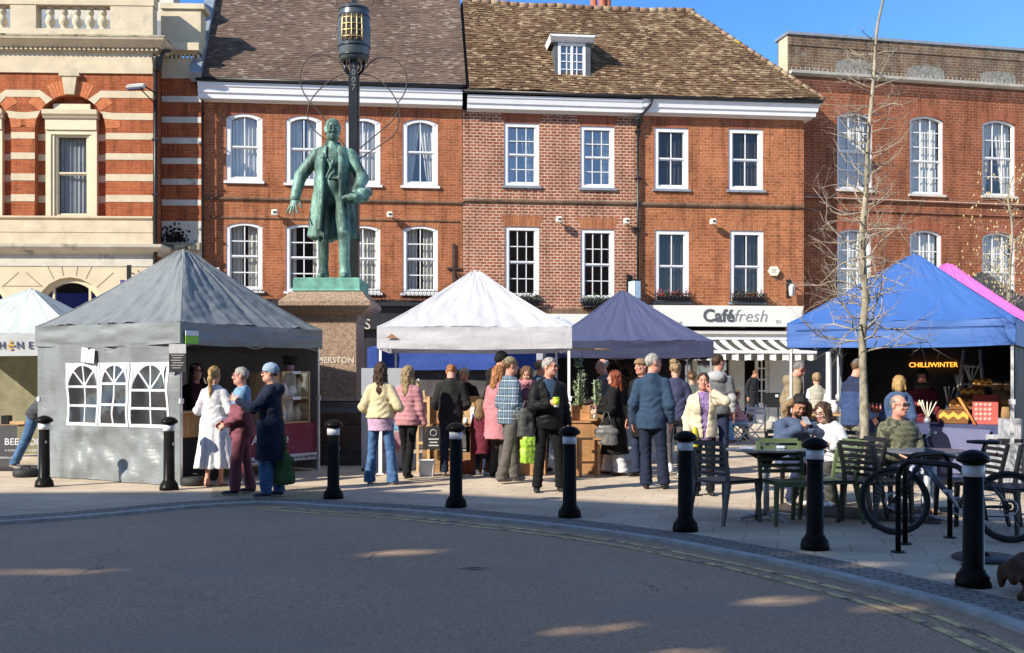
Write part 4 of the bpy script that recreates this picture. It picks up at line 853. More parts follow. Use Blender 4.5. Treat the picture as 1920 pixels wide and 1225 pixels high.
def tent(label, cat, cx, cy, rz, w, d, ze, zv, zp, mat, vmat=None, tube=ALU, crease=.012, group='market tents', feet=None, leg_r=.02, pin=.03, conc=1.12, apex=0.05, seed=0):
    t = thing('market_tent', label, cat, (cx, cy, 0), rz, group); vmat = vmat or mat
    hw, hd = w/2, d/2; C = [(-hw, -hd), (hw, -hd), (hw, hd), (-hw, hd)]
    b = MB()
    for k in range(4):
        (x0, y0), (x1, y1) = C[k], C[(k+1) % 4]; nx, ny = (y1-y0), -(x1-x0); L = math.hypot(nx, ny); nx, ny = nx/L, ny/L
        def fn(i, j):
            s = 1-j*(1-apex); x, y = (x0+(x1-x0)*i)*s, (y0+(y1-y0)*i)*s
            edge = 4*i*(1-i)
            z = ze+(zp-ze)*(j**conc)-.05*edge*(1-j)*math.sin(math.pi*min(1, j*1.0+.0))*.8
            q = crease*(n1(i*9+k*7+seed, j*1.5, k)*.8+.6*n1(i*26+seed, j*2.5+i*6, k+5)+1.1*(.45-abs(n1((i-.5)*22*(1-.6*j)+seed, j*3.3+k, k+2.)))+.6*(.4-abs(n1(i*7+j*9+seed, j*8-i*6, k+8.))))*min(1, 6*edge)*(1-.4*j)
            # tension folds fanning from the corners
            q += crease*.8*math.sin((i-.5)*60*(1-j)+seed)*max(0, .35-j)*edge
            return (x+nx*q*.5, y+ny*q*.5, z+q)
        b.grid(fn, 64, 36)
    b.lathe([(.04, zp-.02), (.03, zp+.03), (.0, zp+.04)], 8)
    b.obj('canopy', mat, t)
    for x, y in C:   # stitched hip seams
        q = MB(); pts = [Vector((x*(1-j*(1-apex)), y*(1-j*(1-apex)), ze+(zp-ze)*(j**conc)+.006)) for j in np.linspace(0, 1, 14)]; sd = Vector((-y, x, 0)).normalized()*.022
        n_ = len(pts); q.add([p-sd-Vector((0, 0, .012)) for p in pts]+pts+[p+sd-Vector((0, 0, .012)) for p in pts], [(i, i+1, n_+i+1, n_+i) for i in range(n_-1)]+[(n_+i, n_+i+1, 2*n_+i+1, 2*n_+i) for i in range(n_-1)]); q.obj('hip_seam', mat, t)
    v = MB()
    for k in range(4):
        (x0, y0), (x1, y1) = C[k], C[(k+1) % 4]; nx, ny = (y1-y0), -(x1-x0); L = math.hypot(nx, ny); nx, ny = nx/L, ny/L
        def fn(i, j):
            e = min(1, 12*i*(1-i)); q = .004+e*crease*(1.0*n1(i*3+k*5+seed, j*3.2+i*1.3, 2)+.7*n1(i*11+seed, j*5, k))
            return (x0+(x1-x0)*i+nx*q, y0+(y1-y0)*i+ny*q, ze+(zv-ze)*j+.012*n1(i*4, k, seed)*j-.02*j*4*i*(1-i))
        v.grid(fn, 50, 7)
    v.obj('valance', vmat, t)
    for k, (x, y) in enumerate(C):
        l = MB(); x, y = x*(1-pin), y*(1-pin); l.box(x-leg_r, y-leg_r, .012, x+leg_r, y+leg_r, 1.15); l.box(x-leg_r*.75, y-leg_r*.75, 1.15, x+leg_r*.75, y+leg_r*.75, ze-.02)
        l.cbox((x, y, 1.18), (leg_r*3.2, leg_r*3.2, .07)); l.cbox((x, y, .006), (.11, .11, .012)); l.cbox((x, y, ze-.12), (leg_r*3.4, leg_r*3.4, .08)); l.obj('leg', tube, t)
    f = MB()
    for k in range(4):
        (x0, y0), (x1, y1) = C[k], C[(k+1) % 4]; x0, y0, x1, y1 = [q*(1-pin) for q in (x0, y0, x1, y1)]
        for (a0, a1, za, zb_) in ((0, .5, ze-.08, ze-.34), (0, .5, ze-.34, ze-.08), (.5, 1, ze-.08, ze-.34), (.5, 1, ze-.34, ze-.08)):
            f.tube([(x0+(x1-x0)*a0, y0+(y1-y0)*a0, za), (x0+(x1-x0)*a1, y0+(y1-y0)*a1, zb_)], .011, 5)
    f.tube([(0, 0, zp-.03), (0, 0, ze-.2)], .018, 6)
    for k in range(4): f.tube([(C[k][0]*(1-pin), C[k][1]*(1-pin), ze-.1), (0, 0, zp-.25)], .012, 5)
    f.obj('roof_truss', tube, t)
    return t
def side_wall(t, p0, p1, ztop, zbot, mat, name='side_wall', fold=.02, seed=1, nx=60, nz=24, fn2=None):
    (x0, y0), (x1, y1) = p0, p1; nxv, nyv = (y1-y0), -(x1-x0); L = math.hypot(nxv, nyv); nxv, nyv = nxv/L, nyv/L
    def q_(i, z):
        e = min(1, 14*i*(1-i)); return e*fold*(n1(i*4+seed, z*.9, seed)+.8*n1(i*9+seed, z*2.3+i*3, 4.)+.5*n1(i*22, z*5+i*9, seed+2.)*(1.6 if z < .75 else .6))
    b = MB(); b.grid(lambda i, j: (x0+(x1-x0)*i+nxv*q_(i, ztop+(zbot-ztop)*j), y0+(y1-y0)*i+nyv*q_(i, ztop+(zbot-ztop)*j), ztop+(zbot-ztop)*j), nx, nz)
    o = b.obj(name, mat, t); return o, (lambda i, z, off=0: Vector((x0+(x1-x0)*i+nxv*(q_(i, z)+off), y0+(y1-y0)*i+nyv*(q_(i, z)+off), z)))
GREY = cloth('grey_tent_cloth', (.195, .215, .222), .45, .42, .12); GREYD = cloth('grey_tent_lining', (.2, .19, .185), .8, .5, .12)
# --- grey bakery tent, seen corner on
F_ = Vector((-4.6, 14.8)); ex = Vector((.874, -.486)); ey = Vector((.486, .874)); cgt = F_-ex*1.5+ey*1.5; ag = math.atan2(-.486, .874)
tg = tent('grey gazebo on the left with a clear arched window wall and a dark open front', 'tent', cgt.x, cgt.y, ag, 3.06, 3.06, 2.28, 1.98, 3.5, GREY, None, ALU, .027, seed=3)
ow, fw_ = side_wall(tg, (-1.5, -1.51), (1.5, -1.51), 2.0, .01, GREY, fold=.048, seed=2, nx=90, nz=50); ow['label'] = 'grey wall with white framed arched plastic windows'
side_wall(tg, (1.48, 1.48), (-1.48, 1.48), 2.05, .02, GREYD, seed=5); side_wall(tg, (-1.48, 1.48), (-1.48, -1.48), 2.05, .02, GREYD, seed=8)
WPRINT = pbr('white_window_print', (.5, .53, .56), .5, .12); CLEARP = glass('clear_plastic', (.35, .36, .37), .06)
def gwin(i0, i1, zb_, zt_):
    fr, pa = MB(), MB()
    def q(i, z, o): return fw_(i, z, o)
    n = 14; iw = i1-i0; ic = (i0+i1)/2; ra_ = (iw/2-.017)*3.0
    def rib(pts, w, o=.006):   # ribbon along (i,z) points
        for (a, c) in zip(pts[:-1], pts[1:]):
            di, dz = (c[0]-a[0])*3, c[1]-a[1]; L = math.hypot(di, dz); m_ = max(1, int(L/.06)); ni, nz_ = -dz/L*w/2/3, di/L*w/2
            for k in range(m_):
                p0 = (a[0]+(c[0]-a[0])*k/m_, a[1]+(c[1]-a[1])*k/m_); p1 = (a[0]+(c[0]-a[0])*(k+1)/m_, a[1]+(c[1]-a[1])*(k+1)/m_)
                fr.add([q(p0[0]-ni, p0[1]-nz_, o), q(p1[0]-ni, p1[1]-nz_, o), q(p1[0]+ni, p1[1]+nz_, o), q(p0[0]+ni, p0[1]+nz_, o)], [(3, 2, 1, 0), (0, 1, 2, 3)][:1])
    rib([(i0+.007, zb_), (i0+.007, zt_)], .045); rib([(i1-.007, zb_), (i1-.007, zt_)], .045); rib([(i0, zb_+.02), (i1, zb_+.02)], .05); rib([(i0, zt_-.012), (i1, zt_-.012)], .03)
    zsp2 = zt_-.04-ra_; arcp = [(ic+ra_*math.cos(math.pi*k/n)/3, zsp2+ra_*math.sin(math.pi*k/n)) for k in range(n+1)]
    for k in range(n):   # spandrels
        a, c = arcp[k], arcp[k+1]; fr.add([q(a[0], a[1], .007), q(c[0], c[1], .007), q(c[0], zt_, .007), q(a[0], zt_, .007)], [(0, 1, 2, 3)])
    for a in (45, 90, 135): rib([(ic, zsp2), (ic+ra_*math.cos(R(a))/3, zsp2+ra_*math.sin(R(a)))], .03)
    rib([(i0, zsp2-.01), (i1, zsp2-.01)], .035); rib([(i0, zb_+(zsp2-zb_)*.5), (i1, zb_+(zsp2-zb_)*.5)], .035); rib([(ic, zb_), (ic, zsp2)], .03)
    pa.grid(lambda i, j: q(i0+.005+(iw-.01)*i, zb_+(zt_-.01-zb_)*j, .003), 14, 14)
    fr.obj('window_frame', WPRINT, ow); pa.obj('window_pane', pbr('dusky_clear_plastic', (.03, .03, .034), .14, .3, 2.2, .12, 8, spec=.4), ow)
for i0, i1 in ((.225, .458), (.463, .665), (.672, .935)): gwin(i0, i1, .8, 1.72)
pp = thing('paper_sheet', 'white paper sheet clipped to the grey tent wall above its windows', 'paper', fw_(.4, 1.83, .03) @ Matrix() if 0 else tg.matrix_basis@fw_(.4, 1.83, .04), ag)
part('paper_page', WHITE, pp, lambda b: b.cbox((0, 0, 0), (.28, .006, .21), 0, Matrix.Rotation(R(6), 3, 'Y'))); part('clip', BLACK, pp, lambda b: b.cbox((.03, .02, .1), (.05, .05, .03)))
# weights on the tent feet
def weight(loc, lab):
    t = thing('leg_weight', lab, 'weight', loc, 0, 'tent leg weights'); part('weight_plate', pbr('black_rubber', (.02, .02, .022), .7, .2), t, lambda b: b.lathe([(.0, .0), (.17, .0), (.19, .03), (.19, .09), (.16, .12), (.05, .125)], 20)); part('handle', BLACK, t, lambda b: b.tube([(-.06, 0, .12), (-.05, 0, .16), (.05, 0, .16), (.06, 0, .12)], .012, 6)); return t
w0 = weight((F_.x+.16, F_.y+.12, 0), 'black disc weight at the front corner leg of the grey tent'); dup(w0, (-7.38, 16.2, 0), .4, 'black disc weight at the far left leg of the grey tent')
# --- bakery stall: counter, banner table, display case
def loc_g(x, y, z=0): return tg.matrix_basis@Vector((x, y, z))
WOOD = pbr('warm_plank_wood', (.36, .19, .075), .6, .35, 4, .2, 30, stretch=(1, 1, .15)); WOODL = pbr('light_pine', (.46, .3, .15), .65, .25, 5, .15, 30, stretch=(1, 1, .2)); WOODD = pbr('old_crate_wood', (.3, .17, .08), .75, .35, 5, .25, 30, stretch=(.3, 1, 1))
MAR = cloth('maroon_banner', (.2, .022, .06), .45, .5, .02); BANW = pbr('banner_white', (.6, .6, .66), .5, .05)
tb = bpy.data.objects.new('x', None)
ct = thing('serving_counter', 'plank fronted serving counter with black cloth inside the grey tent', 'counter', loc_g(1.28, -1.1), ag)
part('plank_front', WOOD, ct, lambda b: [b.box(-.2, -.28+k*.09, .66, .1, -.195+k*.09, 1.0) for k in range(9)]); part('skirt', pbr('black_cloth', (.012, .011, .012), .9, .2), ct, lambda b: b.box(-.18, -.28, .01, .08, .52, .655)); part('worktop', WOODL, ct, lambda b: b.box(-.22, -.3, 1.001, .14, .54, 1.03))
bt_ = thing('sanitiser_bottle', 'white pump bottle standing on the plank counter', 'bottle', loc_g(1.3, -.82, 1.031), ag); part('bottle_body', WHITE, bt_, lambda b: b.lathe([(.0, 0), (.04, 0), (.043, .02), (.043, .13), (.015, .17), (.015, .19)], 14)); part('pump', WHITE, bt_, lambda b: b.tube([(0, 0, .19), (0, 0, .23), (-.05, 0, .235)], .009, 6))
tt = thing('banner_table', 'trestle table dressed with a maroon bakery banner under the grey tent', 'table', loc_g(1.42, .55), ag)
part('table_top', WOODD, tt, lambda b: b.box(-.55, -.85, .75, .02, .88, .78))
def bann(b): b.grid(lambda i, j: (.04+.02*n1(i*6, j*2)+.02*math.sin(i*9)*j, -.85+1.75*i, .785-.6*j+.02*n1(i*3)*j), 40, 14)
bn = part('banner', MAR, tt, bann)
part('banner_strip', BANW, bn, lambda b: b.grid(lambda i, j: (.055+.02*n1(i*6, 1.8)+.02*math.sin(i*9)*.9, -.85+1.75*i, .3-.11*j+.018*n1(i*3)), 40, 2))
MRT = RZ(R(90))
def bt2(b): b.text('Apple tree', .19, T(.09, -.24, .55)@MRT, .002, 0, 'CENTER', .2, .004)
part('banner_text', BANW, bn, bt2)
part('banner_text', BANW, bn, lambda b: b.text('BAKERY', .085, T(.09, -.26, .4)@MRT, .002, 0, 'CENTER', 0, .003))
part('banner_text', pbr('dark_print', (.05, .05, .08), .6), bn, lambda b: b.text('delicious local food made with locally sourced ingredients', .072, T(.09, .03, .245)@MRT, .002, 0, 'CENTER'))
cs_ = thing('display_case', 'pine display case with a glass front on the maroon table', 'display case', loc_g(1.32, .93, .786), ag)
def casef(b):
    w, h, d = .33, .82, .18
    b.box(-d, -w, 0, d, -w+.025, h); b.box(-d, w-.025, 0, d, w, h); b.box(-d, -w+.025, h-.025, d, w-.025, h); b.box(-d, -w+.025, 0, d, w-.025, .025); b.box(-d, -w+.025, .39, d, w-.025, .41); b.box(-d, -w-.34, 0, d-.05, -w-.003, h-.02)
part('case_frame', WOODL, cs_, casef); part('back_board', WOODD, cs_, lambda b: b.box(-.2, -.33, 0, -.182, .33, .82)); part('case_glass', glass('case_glass', (.9, .9, .9), .12), cs_, lambda b: b.add([(.17, -.3, .03), (.17, .3, .03), (.17, .3, .79), (.17, -.3, .79)], [(0, 1, 2, 3)]))
part('price_card', WHITE, cs_, lambda b: b.box(.182, -.1, .37, .188, .1, .42)); part('price_card', WHITE, cs_, lambda b: b.box(.182, -.1, .78, .188, .1, .82))
def goods(name, label, cat, loc, fn, mats, rz=0, group=None):
    b = MB(); fn(b); o = b.obj(name, mats); o.location = loc; o.rotation_euler = (0, 0, rz); return tag(o, label, cat, group)
BAG = pbr('cream_paper_bag', (.62, .56, .44), .8, .2, 14, .4, 30); BAGW = pbr('white_paper_bag', (.66, .65, .62), .8, .12, 14, .4, 30)
def bagf(w, d, h): return lambda b: b.loft([[Vector((sx*w/2*k, sy*d/2*kk, z)) for sx, sy in ((-1, -1), (1, -1), (1, 1), (-1, 1))] for z, k, kk in ((0, .9, 1), (h*.5, 1, 1.05), (h*.85, .9, .5), (h, .95, .1))], 0, True)
for y, z, w, h, mt, lab in ((-.18, .03, .13, .28, BAGW, 'white paper bag on the lower left of the display case'), (.0, .03, .13, .31, BAG, 'cream paper bag in the middle of the lower display shelf'), (.17, .03, .14, .26, BAG, 'cream bag on the right of the lower display shelf'), (-.14, .42, .15, .22, BAGW, 'white bag on the upper left display shelf'), (.06, .42, .2, .17, BAGW, 'low white bag on the upper display shelf'), (.2, .42, .1, .3, BAG, 'tall cream packet on the upper right display shelf')):
    goods('paper_bag', lab, 'bag', loc_g(1.34, .93+y, .786+z), bagf(.1, w, h), mt, ag, 'bags in the display case')
pl = thing('pot_plant', 'small dark leafy plant in a pink pot on top of the display case', 'plant', loc_g(1.3, 1.0, 1.607), ag)
part('pot', pbr('pink_pot', (.5, .2, .28), .5), pl, lambda b: b.lathe([(.06, 0), (.075, .1), (.07, .1), (.0, .09)], 14))
def leafs(b, n, r, z0, h, sz, m=0):
    for _ in range(n):
        a = rnd.uniform(0, 6.28); rr = r*math.sqrt(rnd.random()); c = Vector((rr*math.cos(a), rr*math.sin(a), z0+h*rnd.random())); d = Vector((rnd.gauss(0, 1), rnd.gauss(0, 1), rnd.gauss(.3, .7))).normalized(); e = d.orthogonal().normalized(); b.add([c-d*sz, c+e*sz*.5, c+d*sz, c-e*sz*.5], [(0, 1, 2, 3)], m)
part('leaves', pbr('dark_leaf', (.03, .035, .02), .6, .4), pl, lambda b: leafs(b, 120, .11, .1, .15, .03))
lb = thing('allergen_card', 'green and white card taped at the front corner of the grey tent', 'card', tg.matrix_basis@Vector((1.56, -1.35, 2.06)), ag+R(90)); part('card_panel', pbr('lime_card', (.2, .5, .04), .5), lb, lambda b: b.box(-.12, -.01, -.08, .12, 0, .03)); part('white_header', WHITE, lb, lambda b: b.box(-.12, -.011, .031, .12, 0, .1))
mb_ = thing('menu_card', 'black menu card with a pale header hanging on the grey tent leg', 'sign', tg.matrix_basis@Vector((1.47, -1.53, 1.78)), ag+R(25))
part('card_panel', pbr('black_card', (.03, .03, .035), .4), mb_, lambda b: b.box(-.11, -.02, -.2, .13, -.01, .06)); part('card_header', pbr('grey_header', (.4, .4, .4), .5), mb_, lambda b: b.box(-.11, -.021, .061, .13, -.01, .19)); part('printed_lines', pbr('grey_print', (.35, .34, .33), .6), mb_, lambda b: [b.box(-.08+.02*(k % 2), -.024, .03-.035*k, .1-.02*(k % 3), -.0205, .04-.035*k) for k in range(6)])
# --- honey tent, far left
MINT = cloth('mint_white_cloth', (.56, .62, .59), .7, .25, .25); MINTV = cloth('pale_valance', (.52, .54, .56), .7, .2, .2)
th = tent('mint white honey tent at the left edge behind the grey tent', 'tent', -8.5, 18.85, 0, 2.95, 2.9, 2.22, 1.87, 3.05, MINT, MINTV, ALU, .008, seed=11)
side_wall(th, (1.44, 1.44), (-1.44, 1.44), 2.1, .05, pbr('olive_canvas', (.2, .19, .12), .9, .2), seed=4); 
NAVYP = pbr('navy_print', (.05, .06, .13), .6)
def vtx(u, s, ch, b): x = (u-960)/FPX*17.38; b.text(ch, s, T(x+8.5, -1.464, 2.03), .003, 0, 'CENTER', 0, .002)
b = MB()
for u, ch in ((3, 'H'), (37, 'N'), (57, 'E'), (76, 'Y')): vtx(u, .16, ch, b)
vl = [c for c in th.children if c.name.startswith('valance')][0]; b.obj('valance_text', NAVYP, vl)
part('bee_emblem', pbr('honey_print', (.5, .28, .03), .6), vl, lambda b: (b.cbox(((20-960)/FPX*17.38+8.5, -1.464, 2.03), (.11, .006, .03)), b.cbox(((20-960)/FPX*17.38+8.5, -1.464, 2.085), (.05, .006, .035)), b.cbox(((20-960)/FPX*17.38+8.5, -1.464, 1.975), (.05, .006, .035))))
ht = thing('banner_table', 'stall table with a charcoal honey banner at the left edge', 'table', (-8.9, 17.1, 0), 0)
part('table_top', WOODD, ht, lambda b: b.box(-1.2, 0, .72, .98, .6, .75))
hb_ = part('banner', pbr('charcoal_banner', (.055, .055, .06), .6, .1), ht, lambda b: b.grid(lambda i, j: (-1.2+2.18*i, -.02+.012*n1(i*7, j*2), .745-.66*j), 40, 8))
hw0 = lambda u: (u-960)/FPX*17.08+8.9
part('banner_text', BANW, hb_, lambda b: b.text('BEE HONEY', .15, T(hw0(9), -.036, .745-.27), .002, 0, 'LEFT', 0, .002)); part('banner_text', BANW, hb_, lambda b: b.text('A SUSSEX FAMILY OF BEES', .045, T(hw0(10), -.036, .34), .002, 0, 'LEFT')); part('banner_text', BANW, hb_, lambda b: b.text('PREMIUM  ●  HONEY', .05, T(hw0(1), -.036, .22), .002, 0, 'LEFT'))
goods('black_box', 'small black box on the charcoal honey table', 'box', (-8.22, 17.35, .752), lambda b: b.cbox((0, 0, .07), (.14, .12, .14), 0, None, .01), BLACK)
goods('honey_tray', 'low wooden tray of jars on the honey table', 'tray', (-7.98+.0, 17.3, .752), lambda b: (b.box(-.12, -.1, 0, .12, .1, .05),), WOODL)
# --- white tent
WCL = cloth('white_tent_cloth', (.64, .64, .66), .7, .4, .3, .04)
tw_ = tent('white gazebo with open front in the middle of the market', 'tent', -.62, 18.15, R(1.5), 3.04, 3.0, 2.3, 1.96, 3.3, WCL, None, WTUBE, .016, seed=21, leg_r=.026)
part('maker_badge', pbr('brown_badge', (.3, .16, .08), .6), [c for c in tw_.children if c.name.startswith('valance')][0], lambda b: b.prism([(-1.38, 2.12), (-1.2, 2.12), (-1.25, 2.16), (-1.29, 2.19), (-1.33, 2.16)], -1.535, -1.53))
# --- blue low tent behind the white one, pale canopy beside it
BLU = cloth('royal_blue_cloth', (.03, .07, .3), .7, .3, .1); PALEB = cloth('pale_grey_blue_cloth', (.42, .45, .52), .7, .2, .2)
tbl_ = tent('low royal blue tent glimpsed behind and under the white gazebo', 'tent', -1.25, 23.6, 0, 3.5, 3.0, 2.12, 1.68, 2.75, BLU, None, ALU, .012, seed=31)
side_wall(tbl_, (1.7, -1.3), (-1.7, -1.3), 1.95, .03, pbr('dim_grey_tarp', (.07, .065, .065), .8, .4, 3, .4, 9), seed=15)
tent('pale grey blue canopy between the white gazebo and the navy tent', 'tent', 1.15, 26.6, 0, 3.0, 2.6, 2.35, 1.75, 3.0, PALEB, None, WTUBE, .01, seed=33)
# --- navy tent
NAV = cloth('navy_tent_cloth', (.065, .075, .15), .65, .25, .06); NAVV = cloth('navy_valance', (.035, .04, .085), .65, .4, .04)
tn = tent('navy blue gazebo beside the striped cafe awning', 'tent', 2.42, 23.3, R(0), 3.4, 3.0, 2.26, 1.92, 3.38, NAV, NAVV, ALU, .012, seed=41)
side_wall(tn, (1.6, 1.46), (-1.6, 1.46), 2.2, .05, pbr('black_backdrop', (.018, .018, .022), .9, .3), seed=14)
# --- blue chilli tent
CBL = cloth('bright_blue_cloth', (.04, .115, .35), .62, .25, .03); BLKC = pbr('black_tent_lining', (.01, .011, .014), .7, .4, 3, .5, 6)
cbt = Vector((6.15, 16.3)); ab = R(-30)
tc_ = tent('bright blue gazebo on the right with a black lining and glowing sign', 'tent', cbt.x, cbt.y, ab, 3.06, 3.06, 2.3, 1.95, 3.36, CBL, None, ALU, .012, seed=51, leg_r=.024, conc=1.05)
ob, _ = side_wall(tc_, (1.48, 1.48), (-1.48, 1.48), 2.3, .03, BLKC, 'back_wall', fold=.02, seed=3); side_wall(tc_, (1.48, -1.0), (1.48, 1.48), 2.3, .03, BLKC, fold=.02, seed=6)
side_wall(tc_, (-1.48, 1.48), (-1.2, .5), 2.25, .4, cloth('slate_curtain', (.16, .2, .23), .6, .4, .1), 'pulled_curtain', .03, 9)
part('valance_seam', pbr('seam_blue', (.015, .05, .2), .7), [c for c in tc_.children if c.name.startswith('valance')][0], lambda b: b.grid(lambda i, j: (-1.4+2.8*i, -1.556-.006*j, 2.19+.012*j), 10, 1))
ns = thing('neon_sign', 'glowing orange lettered sign on the black wall of the blue tent', 'sign', tc_.matrix_basis@Vector((.0, 1.42, 0)), ab)
def l2w(u, v, yl):   # intersect a view ray with local plane y=yl of the chilli tent
    d = Vector(((u-960)/FPX, 1, (HOR-v)/FPX)); Mi = tc_.matrix_basis.inverted(); o = Mi@Vector((0, 0, CAMZ)); q = (Mi.to_3x3()@d); k = (yl-o.y)/q.y; return o+q*k
pa_, pb_ = l2w(1690, 685, 1.4), l2w(1811, 687, 1.4)
part('neon_letters', pbr('neon_orange', (1, .36, .04), .5, 0, emit=1.5), ns, lambda b: b.text('CHILLIWINTER', (pb_.x-pa_.x)/12*1.36, T((pa_.x+pb_.x)/2, -.02, pa_.z), .008, 0, 'CENTER', 0, .0))
part('backing_wire', BLACK, ns, lambda b: (b.tube([(pa_.x, 0, pa_.z-.06), (pb_.x, 0, pa_.z-.06)], .006, 4), b.tube([(pa_.x+.75, -.01, pa_.z-.08), (pa_.x+.78, -.01, pa_.z-.3), (pa_.x+.85, -.01, pa_.z-.6)], .006, 4)))
# --- magenta and black tents behind
PNK = cloth('magenta_cloth', (.6, .16, .5), .6, .5, .3); BKC = cloth('black_tent_cloth', (.025, .026, .03), .7, .4, .02)
tent('magenta canopy showing over the slope of the bright blue gazebo', 'tent', 8.65, 21.2, R(-20), 3.6, 3.0, 2.35, 2.0, 3.75, PNK, None, ALU, .02, seed=61)
tent('black gazebo peak furthest right behind the magenta canopy', 'tent', 11.0, 25.0, R(-10), 3.6, 3.0, 2.5, 2.1, 3.95, BKC, None, ALU, .01, seed=71)
# ---------------------------------------------------------------- figure builder: smooth distance fields meshed with surface nets
def snets(F, lo, h):
    ins = F < 0; nx, ny, nz = F.shape
    c = [ins[a:nx-1+a, b:ny-1+b, d:nz-1+d] for a in (0, 1) for b in (0, 1) for d in (0, 1)]
    anyv = c[0].copy(); allv = c[0].copy()
    for q in c[1:]: anyv |= q; allv &= q
    act = anyv & ~allv; I, Jx, K = np.nonzero(act)
    idx = -np.ones(act.shape, int); idx[I, Jx, K] = np.arange(len(I))
    off = [(a, b, d) for a in (0, 1) for b in (0, 1) for d in (0, 1)]
    fv = [F[I+o[0], Jx+o[1], K+o[2]] for o in off]
    acc = np.zeros((len(I), 3)); cnt = np.zeros(len(I))
    for a in range(8):
        for b in range(a+1, 8):
            d = np.array(off[b])-np.array(off[a])
            if abs(d).sum() != 1: continue
            s = (fv[a] < 0) != (fv[b] < 0); t = np.where(s, fv[a]/np.where(s, fv[a]-fv[b], 1), 0)
            acc += np.where(s[:, None], np.array(off[a])+t[:, None]*d, 0); cnt += s
    V = (np.stack([I, Jx, K], 1)+acc/np.maximum(cnt, 1)[:, None])*h+lo
    quads = []
    for ax in range(3):
        A = np.moveaxis(ins, ax, 0); X = np.moveaxis(idx, ax, 0)
        ch = A[:-1, 1:-1, 1:-1] != A[1:, 1:-1, 1:-1]; i, j, k = np.nonzero(ch); j, k = j+1, k+1
        q = np.stack([X[i, j-1, k-1], X[i, j, k-1], X[i, j, k], X[i, j-1, k]], 1)
        fl = A[i, j, k] == (ax != 1); q[~fl] = q[~fl][:, ::-1]; quads.append(q)
    return V, np.concatenate(quads)
def npv(p): return np.array([p[0], p[1], p[2]], float)
class Field:
    def __init__(s, k=.03): s.pr = []; s.k = k; s.post = []; s.lo = np.full(3, 9.); s.hi = np.full(3, -9.)
    def bb(s, c, r): s.lo = np.minimum(s.lo, npv(c)-r); s.hi = np.maximum(s.hi, npv(c)+r)
    def cap(s, a, b, ra, rb=None, k=None, flat=None):
        rb = ra if rb is None else rb; s.bb(a, ra); s.bb(b, rb); s.pr.append(('c', npv(a), npv(b), ra, rb, k if k is not None else s.k)); return s
    def ell(s, c, r, M=None, k=None, sub=False):
        M = M or Matrix(); cw = M@Vector(c); 
        if not sub: s.bb(cw, max(r))
        s.pr.append(('e', np.array(M.inverted()), npv(c), np.array(r, float), sub, k if k is not None else s.k)); return s
    def cone(s, c0, c1, r0, r1, M=None, k=None):   # elliptic frustum between z of c0 (low) and c1 (high), r = (rx, ry)
        M = M or Matrix(); s.bb(M@Vector(c0), max(r0)); s.bb(M@Vector(c1), max(r1)); s.pr.append(('k', np.array(M.inverted()), npv(c0), npv(c1), r0, r1, k if k is not None else s.k)); return s
    def ev(s, P):
        d = None
        for q in s.pr:
            if q[0] == 'c':
                a, b, ra, rb = q[1:5]; ba = b-a; pa = P-a; hh = np.clip((pa@ba)/max(ba@ba, 1e-9), 0, 1)
                e = np.sqrt(((pa-hh[..., None]*ba)**2).sum(-1))-(ra+(rb-ra)*hh); sub = False
            elif q[0] == 'e':
                Q = P@q[1][:3, :3].T+q[1][:3, 3]-q[2]; r = q[3]; k0 = np.sqrt(((Q/r)**2).sum(-1)); k1 = np.sqrt(((Q/(r*r))**2).sum(-1)); e = k0*(k0-1)/np.maximum(k1, 1e-6); sub = q[4]
            else:
                Q = P@q[1][:3, :3].T+q[1][:3, 3]; c0, c1, r0, r1 = q[2:6]; t = (Q[..., 2]-c0[2])/(c1[2]-c0[2]); tt = np.clip(t, 0, 1)
                rx, ry = r0[0]+(r1[0]-r0[0])*tt, r0[1]+(r1[1]-r0[1])*tt; cx, cy = c0[0]+(c1[0]-c0[0])*tt, c0[1]+(c1[1]-c0[1])*tt
                e = (np.sqrt(((Q[..., 0]-cx)/rx)**2+((Q[..., 1]-cy)/ry)**2)-1)*np.minimum(rx, ry); e = np.maximum(e, np.maximum(c0[2]-Q[..., 2], Q[..., 2]-c1[2])); sub = False
            k = q[-1]
            if d is None: d = e
            elif sub:
                hh = np.clip(.5-.5*(d+e)/k, 0, 1); d = d*(1-hh)-e*hh+k*hh*(1-hh)
            else:
                hh = np.clip(.5+.5*(e-d)/max(k, 1e-5), 0, 1); d = e*(1-hh)+d*hh-k*hh*(1-hh)
        for f in s.post: d = f(P, d)
        return d
    def mesh(s, h, pad=.03):
        lo, hi = s.lo-pad, s.hi+pad; n = np.ceil((hi-lo)/h).astype(int)+2
        g = np.stack(np.meshgrid(*[lo[i]+np.arange(n[i])*h for i in range(3)], indexing='ij'), -1)
        return snets(s.ev(g), lo, h)
def np_obj(name, V, Fq, mats, parent=None, slot=None):
    me = bpy.data.meshes.new(name); nv, nf = len(V), len(Fq)
    me.vertices.add(nv); me.vertices.foreach_set('co', np.asarray(V, np.float32).ravel()); me.loops.add(nf*4); me.loops.foreach_set('vertex_index', np.asarray(Fq, np.int32).ravel())
    me.polygons.add(nf); me.polygons.foreach_set('loop_start', np.arange(nf, dtype=np.int32)*4); me.polygons.foreach_set('use_smooth', np.ones(nf, bool))
    if slot is not None: me.polygons.foreach_set('material_index', np.asarray(slot, np.int32))
    for m in (mats if isinstance(mats, (list, tuple)) else [mats]): me.materials.append(m)
    me.update(calc_edges=True); me.validate()
    o = bpy.data.objects.new(name, me); COL.objects.link(o)
    if parent: o.parent = parent
    return o
